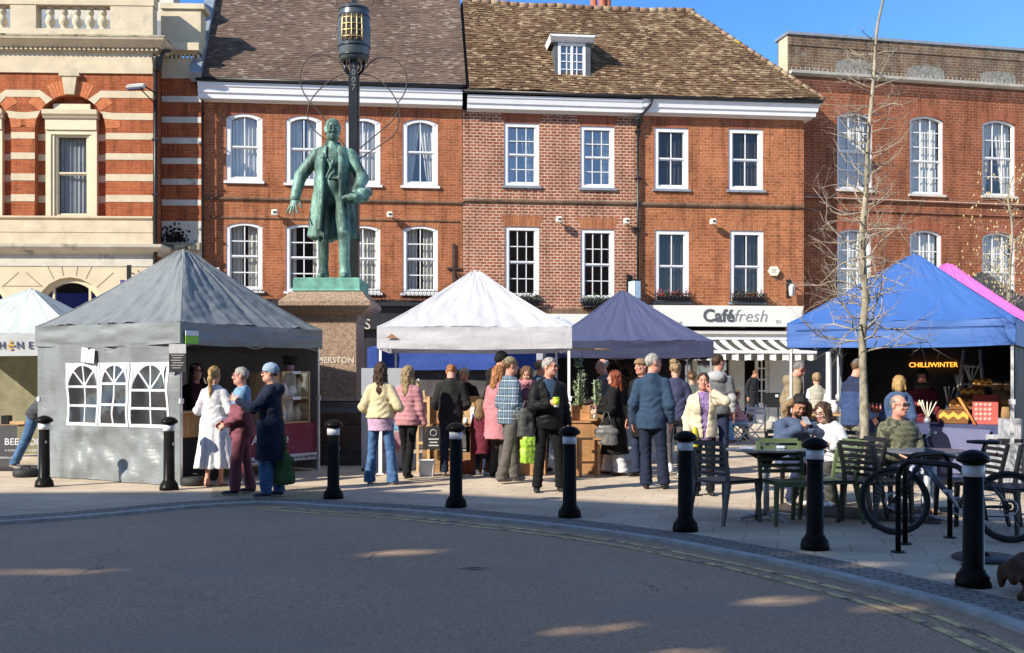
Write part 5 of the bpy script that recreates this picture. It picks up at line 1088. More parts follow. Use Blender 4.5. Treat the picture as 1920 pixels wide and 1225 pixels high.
def folds(amp, fr=(9, 9, 5), seed=0.):
    return lambda P, d: d+amp*(vnoise(P[..., 0]*fr[0]+seed, P[..., 1]*fr[1], P[..., 2]*fr[2]+seed)+.6*vnoise(P[..., 0]*fr[0]*2.3+P[..., 2]*4, P[..., 1]*fr[1]*2.3, P[..., 2]*fr[2]*2.5+seed))
def wrinkles(bands, amp=.006):
    # bands of gathered cloth: (height, spread) pairs where folds stack up
    def fn(P, d):
        w = 0
        for z0, s in bands: w = w+np.exp(-((P[..., 2]-z0)/s)**2)
        ph = P[..., 2]*75+6*vnoise(P[..., 0]*7, P[..., 1]*7, P[..., 2]*4)+P[..., 0]*14
        return d-amp*np.minimum(w, 1)*np.sin(ph)*(.6+.6*vnoise(P[..., 0]*11, P[..., 1]*11, P[..., 2]*5))
    return fn
def quilt(amp=.01, step=.085): return lambda P, d: d-amp*(np.abs(np.sin(math.pi*(P[..., 2]+.008*vnoise(P[..., 0]*9, P[..., 1]*9, P[..., 2]*3))/step))**.5-.6)*(.9+.3*vnoise(P[..., 0]*14, P[..., 1]*14, P[..., 2]*9))
# ---- templates
def head_template(fem):
    f = Field(.035); w = .95 if fem else 1.0
    f.ell((0, .014, .032), (.073*w, .094, .086)).ell((0, -.03, -.045), (.058*w, .06, .074)).ell((0, -.066, -.094), (.026*w, .022, .022), k=.03).cap((-.03*w, -.02, -.075), (.03*w, -.02, -.075), .035, .035)
    f.cap((-.034, -.088, .036), (.034, -.088, .036), .009, .009, k=.015)
    for s in (-1, 1): f.ell((s*.031, -.104, .012), (.018, .014, .013), sub=True, k=.012); f.ell((s*.038, -.082, -.025), (.018, .014, .016), k=.02)
    f.cap((0, -.089, .018), (0, -.104 if fem else -.107, -.022), .0085, .0125, k=.014); f.cap((-.012, -.097, -.028), (.012, -.097, -.028), .0085, .0085, k=.01)
    f.ell((0, -.092, -.057), (.023, .0085, .006), k=.006).ell((0, -.09, -.068), (.02, .0085, .007), k=.006)
    for s in (-1, 1): f.ell((s*.077*w, .012, -.002), (.011, .024, .033), k=.008); f.ell((s*.031, -.082, .011), (.0135, .0135, .0135), k=.002)
    f.cap((0, .012, -.06), (0, .028, -.19), .05*w if fem else .056, .055 if fem else .062)
    V, Q = f.mesh(.0058); c = V[Q].mean(1); ax = np.abs(c[:, 0]); sl = np.zeros(len(Q), int)
    sl[(ax < .024) & (c[:, 1] < -.085) & (c[:, 2] < -.051) & (c[:, 2] > -.074)] = 1
    sl[(ax > .013) & (ax < .048) & (c[:, 1] < -.07) & (c[:, 2] > .031) & (c[:, 2] < .039)] = 2
    sl[(np.sqrt((ax-.031)**2+((c[:, 2]-.011)*1.5)**2) < .0092) & (c[:, 1] < -.08)] = 3
    return V, Q, sl
HEADT = {0: head_template(0), 1: head_template(1)}
def hand_template(curl, spread=.0):
    f = Field(.012); f.ell((0, -.002, -.05), (.015, .036, .048)).cap((0, 0, .02), (0, 0, -.02), .024, .026)
    for i, (y, L) in enumerate(((-.03, .075), (-.011, .084), (.009, .078), (.028, .062))):
        p = Vector((0, y, -.086)); a = 0
        for j, fr in enumerate((.45, .32, .23)):
            a += curl*(.75, 1.0, .8)[j]+.05*i*curl; q = p+Vector((math.sin(a)*L*fr, spread*(i-1.5)*.01, -math.cos(a)*L*fr)); f.cap(p, q, .0088-.0008*j, .008-.0008*j, k=.006); p = q
    p = Vector((.006, -.03, -.025)); q = p+Vector((.012+.012*curl, -.026, -.034)); f.cap(p, q, .0115, .0095, k=.012); f.cap(q, q+Vector((.012+.014*curl, -.006+.008*curl, -.028)), .0092, .008, k=.006)
    return f.mesh(.0052, .012)
HANDT = {'relax': hand_template(.32), 'grip': hand_template(1.1), 'flat': hand_template(.12, .6)}
def hairshape(style, seed):
    f = Field(.02)
    def pl(n, c): n = npv(n)/np.linalg.norm(n); return lambda P, d: np.maximum(d, c-(P@n))
    cr = ((0, .016, .034), (.0815, .1015, .0955))
    strand = lambda P, d: d+.004*vnoise(P[..., 0]*38, P[..., 1]*38, P[..., 2]*30+seed)+.0035*vnoise(P[..., 0]*75, P[..., 1]*75, P[..., 2]*14+seed)+.004*vnoise(P[..., 0]*22, P[..., 1]*22, P[..., 2]*9+seed)
    face = lambda P, d: np.maximum(d, .015-(np.sqrt((P[..., 0]/.062)**2+((P[..., 2]+.01)/.088)**2+((P[..., 1]+.105)/.085)**2)-1)*.07)
    if style == 'short': f.ell(*cr); f.post += [pl((0, .62, 1), .012), face, strand]
    elif style == 'fringe': f.ell(cr[0], (.079, .099, .09)); f.post += [pl((0, .75, .6), .012), lambda P, d: np.maximum(d, P[..., 2]-.058-.25*P[..., 1]), strand]
    elif style == 'quiff': f.ell((0, .0, .05), (.08, .1, .1)); f.post += [pl((0, .5, 1), .03), face, strand]
    elif style in ('long', 'bob', 'half'):
        zb = {'long': -.33, 'half': -.25, 'bob': -.13}[style]; f.ell(cr[0], (.086, .106, .1)); f.cap((0, .06, .02), (0, .095, zb+.03), .075, .06)
        for s in (-1, 1): f.cap((s*.06, .03, .03), (s*.075, .045, zb+.05), .038, .03); f.cap((s*.07, -.02, .03), (s*.08, -.005, max(zb+.06, -.2)), .022, .02)
        f.post += [face, strand, strand]
    elif style == 'pony':
        f.ell(*cr); f.post += [pl((0, .62, 1), .012), face]; f2 = None
        f.pr_extra = 1; f.ell((0, .112, .05), (.03, .03, .03)); f.cap((0, .125, .05), (0, .15, -.06), .03, .036); f.cap((0, .15, -.06), (.01, .125, -.32), .036, .016)
        f.post = [lambda P, d: np.where(P[..., 1] > .1, d, np.maximum(d, .012-(P@(np.array([0, .62, 1])/1.1766)))), face, strand]
    elif style == 'bun':
        f.ell(*cr); f.ell((.02, .07, .115), (.05, .045, .04)); f.ell((.05, .05, .1), (.03, .03, .03)); f.post += [pl((0, .62, 1), .02), face, strand, strand]
    elif style == 'fluffy': f.ell(cr[0], (.09, .108, .105)); f.post += [pl((0, .8, 1), -.005), face, strand, folds(.008, (25, 25, 25), seed)]
    elif style == 'cap': f.ell((0, .012, .036), (.084, .104, .1)); f.post += [pl((0, .12, 1), .035)]; f.ell((0, -.125, .045), (.062, .068, .009), Matrix.Rotation(R(-8), 4, 'X') if 0 else None, k=.01)
    elif style == 'flatcap': f.ell((0, .0, .055), (.092, .118, .07)); f.ell((0, -.115, .035), (.06, .045, .01)); f.post += [pl((0, .15, 1), .025), folds(.004, (20, 20, 20), seed)]
    elif style == 'beanie': f.ell((0, .016, .04), (.085, .106, .108)); f.post += [pl((0, .42, 1), .018), lambda P, d: d-.003*np.sin(np.arctan2(P[..., 0], P[..., 1])*40)*.5-.007*np.clip(1-np.abs(P[..., 2]+.42*P[..., 1]-.04)/.022, 0, 1)]
    elif style == 'brimhat': f.ell((0, .014, .045), (.092, .11, .1)); f.ell((0, -.08, .028), (.085, .075, .012), k=.02); f.post += [pl((0, .3, 1), .012), folds(.003, (30, 30, 30), seed)]
    elif style == 'hood':
        f.ell((0, .02, .02), (.112, .125, .135)); f.cap((0, .06, -.06), (0, .05, -.17), .1, .11); f.post += [lambda P, d: np.maximum(d, .03-(np.sqrt((P[..., 0]/.085)**2+((P[..., 2]+.0)/.12)**2+((P[..., 1]+.13)/.14)**2)-1)*.1), folds(.008, (14, 14, 14), seed)]
    elif style == 'beard': f.ell((0, -.045, -.07), (.06, .055, .062)); f.post += [lambda P, d: np.maximum(d, P[..., 2]+.045+.0*P[..., 0]), lambda P, d: np.maximum(d, .012-(np.sqrt((P[..., 0]/.026)**2+((P[..., 2]+.055)/.012)**2+((P[..., 1]+.1)/.03)**2)-1)*.02), strand]
    return f
_hc = {}
def strands(VQ, k):
    # loose locks lying over the hair surface so that it does not read as a cap
    if k in ('cap', 'flatcap', 'beanie', 'brimhat'): return VQ
    V, Q = VQ; rr = np.random.RandomState(len(k)*7+3); n = 520 if k in ('long', 'half', 'pony', 'hood') else 380; f = Q[rr.randint(0, len(Q), n)]; c = V[f].mean(1); nr = np.cross(V[f[:, 2]]-V[f[:, 0]], V[f[:, 3]]-V[f[:, 1]]); nr /= np.maximum(np.linalg.norm(nr, axis=1), 1e-9)[:, None]
    out = (c-np.array([0, .015, .0]))*np.array([1, 1, .6]); sg = np.sign((nr*out).sum(1)); nr *= np.where(sg == 0, 1, sg)[:, None]
    long_ = k in ('long', 'half', 'pony', 'bob'); g = np.where(c[:, 2:3] > .06, np.array([[0, .9, -.35]]), np.array([[0, .15, -1.]])) if long_ else np.array([[0, .6, -.6]])+rr.randn(n, 3)*.5
    g = g+rr.randn(n, 3)*(.16 if long_ else .3); t = g-nr*(g*nr).sum(1)[:, None]; t /= np.maximum(np.linalg.norm(t, axis=1), 1e-9)[:, None]; s = np.cross(nr, t); L = rr.uniform(.025, .06, (n, 1)) if long_ else rr.uniform(.012, .028, (n, 1)); w = rr.uniform(.002, .0045, (n, 1))
    p0 = c-nr*.002; p1 = c+t*L*.55+nr*rr.uniform(.003, .008, (n, 1)); p2 = c+t*L+nr*rr.uniform(-.009, .002, (n, 1)); b = len(V); Vn = np.concatenate([p0-s*w, p0+s*w, p1-s*w, p1+s*w, p2-s*w*.4, p2+s*w*.4]); i = np.arange(n)
    return np.concatenate([V, Vn]), np.concatenate([Q, np.stack([b+i, b+n+i, b+3*n+i, b+2*n+i], 1), np.stack([b+2*n+i, b+3*n+i, b+5*n+i, b+4*n+i], 1)])
SKIN = {k: pbr('skin_'+k, c, .5, .07, 12, .1, 90, spec=.35) for k, c in (('fair', (.5, .27, .19)), ('pink', (.53, .25, .18)), ('tan', (.4, .2, .125)), ('pale', (.58, .36, .28)))}
LIP = pbr('lips', (.4, .13, .11), .45, .05); EYE = pbr('eye_dark', (.05, .035, .028), .2, .2, 40)
HAIR = {k: pbr('hair_'+k, c, .55, .45, 5, .6, 60, stretch=(9, 9, .8), spec=.35) for k, c in (('brown', (.055, .028, .015)), ('black', (.012, .009, .008)), ('blonde', (.42, .26, .1)), ('ash', (.3, .21, .11)), ('grey', (.2, .19, .18)), ('white', (.36, .34, .32)), ('red', (.2, .045, .018)), ('ginger', (.33, .14, .05)), ('midbrown', (.13, .07, .03)))}
def ik(S, W, L1, L2, pole):
    d = W-S; L = min(d.length, (L1+L2)*.999); L = max(L, abs(L1-L2)*1.02+.02); u = d.normalized(); W = S+u*L
    a = (L1*L1-L2*L2+L*L)/(2*L); h = math.sqrt(max(0, L1*L1-a*a)); p = pole-u*pole.dot(u); p = p.normalized() if p.length > 1e-6 else u.orthogonal().normalized()
    return S+u*a+p*h, W
def lerp(a, b, t): return a+(b-a)*t
PEOPLE = {}
def person(key, pos, label, heading=0, h=1.72, fem=0, lean=0, slean=0, twist=0, hyaw=0, hpitch=0, hroll=0, lh=None, rh=None, lp=None, rp=None, lhand='relax', rhand='relax', lth=None, rth=None, lf=(0, 0), rf=(0, 0), toe=(8, -8), sit=None, top=None, bot=None, shoes=None, hair=None, hat=None, beard=None, skin='fair', glasses=None, bulk=1.0, extra=None, belly=0, group='people at the market', lfz=0, rfz=0, head_s=1.0):
    """builds one person facing -y at heading 0; every length is for a figure 1.75 m tall, scaled afterwards"""
    bulk = 1+(bulk-1)*.75-.06; hipz = sit if sit else .925
    Tm = T(0, 0, hipz)@RZ(R(twist))@RX(R(lean))@RY(R(slean))@T(0, 0, -.925)     # torso frame (standing heights)
    sw = .142 if fem else .166; W_ = bulk
    J = {}
    for s, n in ((1, 'l'), (-1, 'r')):
        J['sh'+n] = Tm@Vector((s*sw, .01, 1.378)); tgt = lh if n == 'l' else rh
        tgt = Vector(tgt) if tgt else Vector((s*(sw+.075), -.03, .86)); tgt = Tm@tgt if (lean and not sit and not (lh if n == 'l' else rh)) else (tgt if not sit else tgt)
        pole = lp if n == 'l' else rp; pole = Vector(pole) if pole else Vector((s*.35, 1, -.25))
        J['el'+n], J['wr'+n] = ik(J['sh'+n], tgt, .285, .255, pole)
        J['hi'+n] = Vector((s*.088, 0, hipz)); fo = lf if n == 'l' else rf; fz = lfz if n == 'l' else rfz
        J['kn'+n], J['an'+n] = ik(J['hi'+n], Vector((s*.1+fo[0], fo[1]+.02, .085+fz)), .425, .42, Vector((s*.06, -1, .15)))
    nb = Tm@Vector((0, .02, 1.49)); Hm = Matrix.Translation(nb)@RZ(R(twist+hyaw))@RX(R(lean*.35+hpitch))@RY(R(slean*.4+hroll))@T(0, -.028, .155)@Matrix.Scale(head_s, 4)
    # ---- body, one continuous skin surface
    f = Field(.04); fr = dict(chest=(.138 if fem else .152, .1+belly*.3, .19), waist=(.115 if fem else .125, .09+belly, .15), pel=(.155 if fem else .148, .11+belly*.5, .12))
    def torso(f, t, k=.06):
        f.ell((0, .0, 1.29), tuple(x*W_+t for x in fr['chest']), Tm, k).ell((0, .0-belly*.5, 1.08), tuple(x*W_+t for x in fr['waist']), Tm, k).ell((0, .01, .94), tuple(x*W_+t for x in fr['pel']), Tm, k)
        if fem: f.ell((.07, -.085, 1.27), (.06+t, .05+t, .06+t), Tm, .05).ell((-.07, -.085, 1.27), (.06+t, .05+t, .06+t), Tm, .05)
        for s in (-1, 1): f.cap(Tm@Vector((0, .025, 1.435)), Tm@Vector((s*(sw-.01), .01, 1.368)), .05+t*.7, .042+t*.7, .045)
        return f
    def arms(f, t, frac=1.0, k=.022, cuff=0):
        for n in 'lr':
            S, E, Wr = J['sh'+n], J['el'+n], J['wr'+n]
            if frac <= .5: f.cap(S, lerp(S, E, frac*2), .05*W_+t, .047*W_+t, k)
            else: f.cap(S, E, .046*W_+t, .04*W_+t*.9, k); f.cap(E, lerp(E, Wr, (frac-.5)*2), .04*W_+t*.9, .028*W_+t*.7+cuff, .03)
        return f
    def legs(f, t, end=1.0, flare=0, k=.05):
        f.ell((0, .012, hipz+.015), (.152*W_+t, .112*W_+t+belly*.3, .12), None, k)
        for n in 'lr':
            Hh, Kn, An = J['hi'+n], J['kn'+n], J['an'+n]; f.cap(Hh, Kn, .078*W_+t, .052*W_+t*.9, k); f.cap(Kn, lerp(Kn, An, end if t >= 0 else .92)+Vector((0, 0, -.05 if flare else 0)), .052*W_+t*.9, .036*W_+t*.6+flare, .02)
        return f
    torso(f, -.022); arms(f, -.007); legs(f, -.014 if bot else -.004)
    if shoes is SSA:
        for n in 'lr': f.cap(J['an'+n], J['an'+n]+Vector((0, -.1, -.055)), .036, .026)
    f.cap(Tm@Vector((0, .025, 1.4)), Hm@Vector((0, .02, -.08)), .058 if fem else .064, .05 if fem else .056)
    V, Q = f.mesh(.02); slot = np.zeros(len(Q), int); Vs, Qs, Ss = [V], [Q], [slot]; nv = len(V)
    def addm(V2, Q2, M, flip=False, sl=None):
        nonlocal nv
        A = np.array(M); Vs.append(V2@A[:3, :3].T+A[:3, 3]); Qs.append((Q2[:, ::-1] if flip else Q2)+nv); Ss.append(np.zeros(len(Q2), int) if sl is None else sl); nv += len(V2)
    hv, hq, hs = HEADT[fem]; addm(hv, hq, Hm, False, hs)
    for s, n, hp, th in ((1, 'l', lhand, lth), (-1, 'r', rhand, rth)):
        d = (J['wr'+n]-J['el'+n]).normalized(); th = Vector(th) if th else (Vector((0, -1, 0)) if abs(d.z) > .6 else Vector((-s*.4, 0, 1)))
        z = -d; y = -(th-d*th.dot(d)); y = y.normalized() if y.length > 1e-6 else d.orthogonal().normalized(); x = y.cross(z)
        M = Matrix(((x.x, y.x, z.x, J['wr'+n].x), (x.y, y.y, z.y, J['wr'+n].y), (x.z, y.z, z.z, J['wr'+n].z), (0, 0, 0, 1)))
        if s > 0: M = M@Matrix.Scale(-1, 4, (1, 0, 0))
        hv2, hq2 = HANDT[hp]; addm(hv2, hq2, M, s > 0); J['ha'+n] = J['wr'+n]+d*.1
    body = np_obj('person', np.concatenate(Vs), np.concatenate(Qs), [SKIN[skin], LIP, HAIR[hair[1]] if hair and hair[0] != 'none' else HAIR['grey'], EYE], None, np.concatenate(Ss))
    tag(body, label, 'person', group); sc_ = h/1.75; body.location = pos; body.rotation_euler = (0, 0, R(heading)); body.scale = (sc_,)*3
    # ---- clothes
    hashk = sum(ord(c) for c in key)*.37
    def mk(name, f, mats, res=.0135, slotf=None, lab=None):
        V, Q = f.mesh(res); o = np_obj(name, V, Q, mats, body, slotf(V[Q].mean(1)) if slotf else None)
        if lab: o['label'] = lab
        return o
    TI = np.array(Tm.inverted())
    def tz(P): return P@TI[2, :3]+TI[2, 3]
    if bot:
        f = Field(.05); legs(f, bot.get('t', .016), bot.get('end', .97), bot.get('flare', .022)); f.post.append(lambda P, d: np.maximum(d, P[..., 2]-hipz-.1)); f.post.append(folds(bot.get('fold', .008)*.8, (8, 8, 7), hashk))
        f.post.append(wrinkles([(.16, .12), (J['knl'].z, .08), (hipz-.07, .05)], .007))
        ch = bot.get('cut', .062)
        f.post.append(lambda P, d: np.maximum(d, ch+np.where((P[..., 0]-J['anl'].x)**2+(P[..., 1]-J['anl'].y)**2 < (P[..., 0]-J['anr'].x)**2+(P[..., 1]-J['anr'].y)**2, lfz, rfz)-P[..., 2]-.12*np.clip(J['anl'].y*.5+J['anr'].y*.5-P[..., 1], -.1, .1)*0))
        mk('trousers', f, bot['m'])
    for it in ([top] if isinstance(top, dict) else (top or [])):
        t = it.get('t', .03)*.88; hem = it.get('hem', .86); f = Field(.05); torso(f, t)
        if it.get('sleeve', .96): arms(f, t*.72+.003, it.get('sleeve', .96), .018, it.get('cuff', .006))
        f.cone((0, .008, min(hem, 1.0)-.02), (0, .0, 1.16), ((.15+it.get('flare', 0))*W_+t, (.112+it.get('flare', 0)*.9)*W_+t+belly), (.12*W_+t, .088*W_+t+belly), Tm, .06)
        if it.get('skirt'):
            z0, rx, ry = it['skirt']; f.cone((0, it.get('sy', .0), z0), (0, .0, 1.0), (rx, ry), (.16*W_+t, .12*W_+t), None if sit else None, .06)
            f.post.append(lambda P, d, a=it.get('pleat', .012): d+a*np.sin(np.arctan2(P[..., 0], P[..., 1])*11)*np.clip((1.0-P[..., 2])*1.8, 0, 1))
        if it.get('hood'): f.ell((0, .115, 1.43), (.12, .075, .085), Tm, .04); f.cap(Tm@Vector((-.1, .03, 1.45)), Tm@Vector((.1, .03, 1.45)), .05, .05, .04)
        if it.get('collar'): f.cap(Tm@Vector((0, .03, 1.42)), Tm@Vector((0, .02, 1.42+it['collar'])), .09, .078, .03)
        f.post.append(lambda P, d, hem=hem, sk=it.get('skirt'): np.maximum(d, (sk[0] if sk else hem)-(P[..., 2] if sk else tz(P))))
        nk = it.get('neck', 1.5); f.post.append(lambda P, d, nk=nk: np.maximum(d, np.where(np.abs(P[..., 0]-nb.x)+np.abs(P[..., 1]-nb.y) < .3, tz(P)-nk-.25*np.clip(P@TI[1, :3]+TI[1, 3], -.1, .1), -1)))
        if it.get('open'):    # open front: a V cut down the chest
            wv, zb0_ = it['open']; f.post.append(lambda P, d, wv=wv, zb0_=zb0_: np.maximum(d, np.minimum(np.minimum(wv*np.clip((tz(P)-zb0_)/(1.5-zb0_), .25, 1)-np.abs(P@TI[0, :3]+TI[0, 3]), -(P@TI[1, :3]+TI[1, 3])-.02), tz(P)-zb0_+.0)))
        if it.get('quilt'): f.post.append(quilt(it['quilt'], it.get('qs', .085)))
        if not it.get('quilt'): f.post.append(wrinkles([(hipz+.12, .1), (J['ell'].z, .09), (J['elr'].z, .09)], .008))
        f.post.append(folds(it.get('fold', .008)*.8, it.get('ff', (9, 9, 6)), hashk+1))
        sp = it.get('split'); sf = (lambda c, sp=sp: (c@TI[2, :3]+TI[2, 3] > sp).astype(int)) if sp else None
        mk(it.get('name', 'jacket'), f, it['m'], it.get('res', .0135), sf)
    if shoes is not None:
        sm_, sole = shoes if isinstance(shoes, tuple) else (shoes, shoes)
        for n, ty in (('l', toe[0]), ('r', toe[1])):
            A = J['an'+n]; M = Matrix.Translation((A.x, A.y, A.z-.085))@RZ(R(ty)); fz = (lfz if n == 'l' else rfz)
            if fz > .03: M = Matrix.Translation((A.x, A.y, A.z-.085))@RZ(R(ty))@T(0, 0, .085)@RX(R(min(50, fz*160)))@T(0, 0, -.085)
            f = Field(.025); f.ell((0, -.1, .032), (.044, .085, .036), M).ell((0, .005, .04), (.037, .055, .045), M).cap(M@Vector((0, 0, .06)), M@Vector((0, .005, .105)), .042, .043); MI = np.array(M.inverted())
            f.post.append(lambda P, d, MI=MI: np.maximum(d, .004-(P@MI[2, :3]+MI[2, 3])))
            V, Q = f.mesh(.0095); c = V[Q].mean(1)@MI[2, :3]+MI[2, 3]; np_obj('shoe', V, Q, [sm_, sole], body, (c < .024).astype(int))
    for nm, it in (('hair', hair), ('hat', hat), ('beard', beard)):
        if it and it[0] != 'none':
            k = it[0]
            if k not in _hc: _hc[k] = strands(hairshape(k, len(_hc)*1.7).mesh(.0072 if k not in ('hood',) else .01, .025), k)
            V, Q = _hc[k]; A = np.array(Hm); o = np_obj(nm if nm != 'hat' else {'hood': 'hood'}.get(k, 'hat'), V@A[:3, :3].T+A[:3, 3], Q, HAIR[it[1]] if isinstance(it[1], str) else it[1], body)
    if glasses:
        b = MB(); dk = glasses != 'clear'
        for s in (-1, 1):
            if dk: b.prism([(s*.033+.024*math.cos(a*math.pi/5), .011+.017*math.sin(a*math.pi/5)) for a in range(10)], -.112, -.106)
            b.tube([(s*.033+.024*math.cos(a*math.pi/5), -.11, .011+.018*math.sin(a*math.pi/5)) for a in range(10)], .0028, 4, closed=True); b.tube([(s*.057, -.108, .015), (s*.078, -.03, .015), (s*.08, .02, .01)], .0028, 4)
        b.tube([(-.01, -.113, .014), (.01, -.113, .014)], .0028, 4); b.xf(Hm).obj('glasses', pbr('dark_lenses', (.012, .01, .01), .15, .1, spec=.6), body)
    if extra: extra(body, Tm, Hm, J, mk)
    J['M'] = Matrix.Translation(pos)@RZ(R(heading))@Matrix.Scale(sc_, 4); J['Tm'] = Tm; J['Hm'] = Hm; J['body'] = body; PEOPLE[key] = J
    return J
# ---------------------------------------------------------------- the people
def fb(n, c, **k): return fabric('cloth_'+n, c, **k)
BLK = fb('black', (.01, .01, .011)); NVY = fb('navy', (.022, .03, .065)); DNIM = pbr('blue_denim', (.06, .125, .25), .85, .35, 7, .25, 70, spec=.15); DDEN = pbr('dark_denim', (.015, .021, .042), .85, .25, 7, .25, 70, spec=.15); PDEN = pbr('pale_denim', (.38, .42, .5), .85, .2, 7, .25, 70)
CRM = fb('cream', (.52, .45, .28)); LIL = fb('lilac', (.45, .3, .42)); WHT = fb('white', (.58, .575, .59)); PNKF = fb('dusty_pink', (.42, .2, .22)); MARF = fb('mauve_maroon', (.2, .07, .09)); SKYF = fb('airforce_blue', (.16, .28, .42)); PINK2 = fb('rose_pink', (.4, .17, .19))
GRY = fb('grey', (.2, .2, .205)); DGR = fb('dark_grey', (.055, .053, .05)); LGR = fb('light_grey', (.34, .35, .36)); OLV = fb('olive', (.13, .13, .075)); KHA = fb('khaki', (.24, .19, .12)); MBL = fb('petrol_blue', (.03, .055, .1)); INK = fb('slate_navy', (.045, .05, .095)); BURG = fb('burgundy', (.12, .02, .035)); TAN = fb('tan_fur', (.2, .13, .08)); STEEL = fb('steel_blue', (.05, .085, .17)); FLEE = pbr('cream_fleece', (.52, .46, .34), .95, .18, 22, .8, 60, spec=.05)
def plaid():
    m, nt, bs = nodes('cloth_blue_plaid'); tc = N(nt, 'ShaderNodeTexCoord'); sx = N(nt, 'ShaderNodeSeparateXYZ'); nt.links.new(tc.outputs['Object'], sx.inputs[0]); c = (.02, .045, .075)
    ad = N(nt, 'ShaderNodeMath', operation='ADD'); nt.links.new(sx.outputs[0], ad.inputs[0]); nt.links.new(sx.outputs[1], ad.inputs[1])
    for src, sc in ((ad.outputs[0], 9.5), (sx.outputs[2], 9.5)):
        for off, w, col in ((0, .34, (.12, .18, .24)), (.42, .13, (.45, .5, .53))):
            a = N(nt, 'ShaderNodeMath', operation='MULTIPLY_ADD'); nt.links.new(src, a.inputs[0]); a.inputs[1].default_value = sc; a.inputs[2].default_value = off
            f = N(nt, 'ShaderNodeMath', operation='FRACT'); nt.links.new(a.outputs[0], f.inputs[0]); l = N(nt, 'ShaderNodeMath', operation='LESS_THAN'); nt.links.new(f.outputs[0], l.inputs[0]); l.inputs[1].default_value = w
            h = N(nt, 'ShaderNodeMath', operation='MULTIPLY'); nt.links.new(l.outputs[0], h.inputs[0]); h.inputs[1].default_value = .6; c = mix(nt, h.outputs[0], c, col)
    nt.links.new(c, bs.inputs['Base Color']); bs.inputs['Roughness'].default_value = .9; return m
def camo(name, a, b_, c_, sc=11):
    m, nt, bs = nodes(name); n_ = noise(nt, coords(nt), sc, 2, .5, .6); r = ramp(nt, n_, [(.0, a), (.44, b_), (.56, c_)]); nt.nodes[-1].color_ramp.interpolation = 'CONSTANT'; nt.links.new(r, bs.inputs['Base Color']); bs.inputs['Roughness'].default_value = .9; return m
PLAID = plaid(); CAMO = camo('camo_trousers', (.05, .05, .04), (.2, .19, .15), (.11, .11, .08)); CAMOC = camo('camo_cap', (.08, .06, .035), (.24, .19, .12), (.13, .1, .06), 30)
CHK = camo('violet_pattern', (.12, .05, .2), (.3, .22, .4), (.08, .04, .14), 40); PCHK = camo('pink_check', (.4, .1, .14), (.5, .32, .32), (.2, .05, .08), 26)
SBK = (pbr('black_shoe', (.015, .015, .016), .4, .2), pbr('dark_sole', (.03, .03, .03), .7)); SWH = (pbr('white_trainer', (.66, .65, .63), .6, .1), pbr('cream_sole', (.62, .6, .55), .7)); SNW = (pbr('navy_shoe', (.02, .025, .05), .6), pbr('white_sole', (.68, .67, .64), .6)); SGR = (pbr('grey_shoe', (.2, .18, .16), .7), pbr('grey_sole', (.12, .11, .1), .7)); SBR = (pbr('brown_boot', (.16, .1, .06), .6), pbr('dark_sole2', (.04, .03, .03), .7)); SSA = (SKIN['pink'], pbr('sandal_sole', (.3, .2, .12), .7))
FUR = pbr('fur_trim', (.21, .14, .08), .95, .5, 30, 1.0, 50, spec=.05)
def pz(u, Y): return GX(u, Y)
def fur_ring(body, Tm, Hm, J, mk):
    f = Field(.02); pts = [Hm@Vector((.13*math.cos(a), -.02+.05*math.sin(a*.5), -.05+.14*math.sin(a)-.02)) for a in np.linspace(-.9, 4.04, 12)]
    for p, q in zip(pts[:-1], pts[1:]): f.cap(p, q, .038, .038)
    f.post.append(folds(.014, (40, 40, 40), 2.)); mk('fur_trim', f, FUR, .01)
def scarf(mat, r=.05):
    def fn(body, Tm, Hm, J, mk):
        f = Field(.03); c = Hm@Vector((0, .015, -.15)); n = 10; pts = [c+Vector((.085*math.cos(k*2*math.pi/n), .085*math.sin(k*2*math.pi/n), .012*math.sin(k*2))) for k in range(n+1)]
        for p, q in zip(pts[:-1], pts[1:]): f.cap(p, q, r, r)
        f.post.append(folds(.01, (20, 20, 20), 3.)); mk('scarf', f, mat, .011)
    return fn
J_ = dict
# grey tent
person('baker', pz(368, 15.95), 'woman in dark cardigan and glasses serving behind the plank counter', 25, 1.7, 1, bulk=1.12, hyaw=10, lh=(.2, -.25, 1.0), rh=(-.2, -.25, 1.0), top=[J_(m=fb('dark_plum', (.06, .014, .022)), t=.022, hem=.8, neck=1.47, name='top'), J_(m=BLK, t=.034, hem=.75, open=(.1, .7), neck=1.5, name='cardigan')], bot=J_(m=BLK), shoes=SBK, hair=('half', 'black'), glasses='clear', skin='pink')
person('dress', G(402, 912), 'woman in long white dress with blonde ponytail seen from behind at the bakery counter', 172, 1.64, 1, bulk=1.12, lh=(.2, -.22, 1.08), rh=(-.22, -.2, 1.06), top=J_(m=WHT, t=.03, hem=.8, skirt=(.27, .3, .25), name='dress', pleat=.014, fold=.009, neck=1.5, sleeve=.98), shoes=SSA, hair=('pony', 'blonde'), skin='pink', lf=(-.02, .05), rf=(.02, -.06))
person('tracksuit', G(452, 927), 'person in mauve tracksuit with blue yoke, facing left beside the woman in white', -78, 1.62, 0, bulk=1.08, belly=.02, hyaw=-5, lh=(.16, -.2, .98), rh=(-.12, -.22, 1.0), top=J_(m=[MARF, SKYF], t=.036, hem=.8, split=1.27, collar=.05, fold=.011), bot=J_(m=MARF, t=.026, flare=.024, fold=.012), shoes=SNW, hair=('short', 'white'), glasses='clear', skin='pink', lf=(.0, -.1), rf=(.0, .12), lhand='grip')
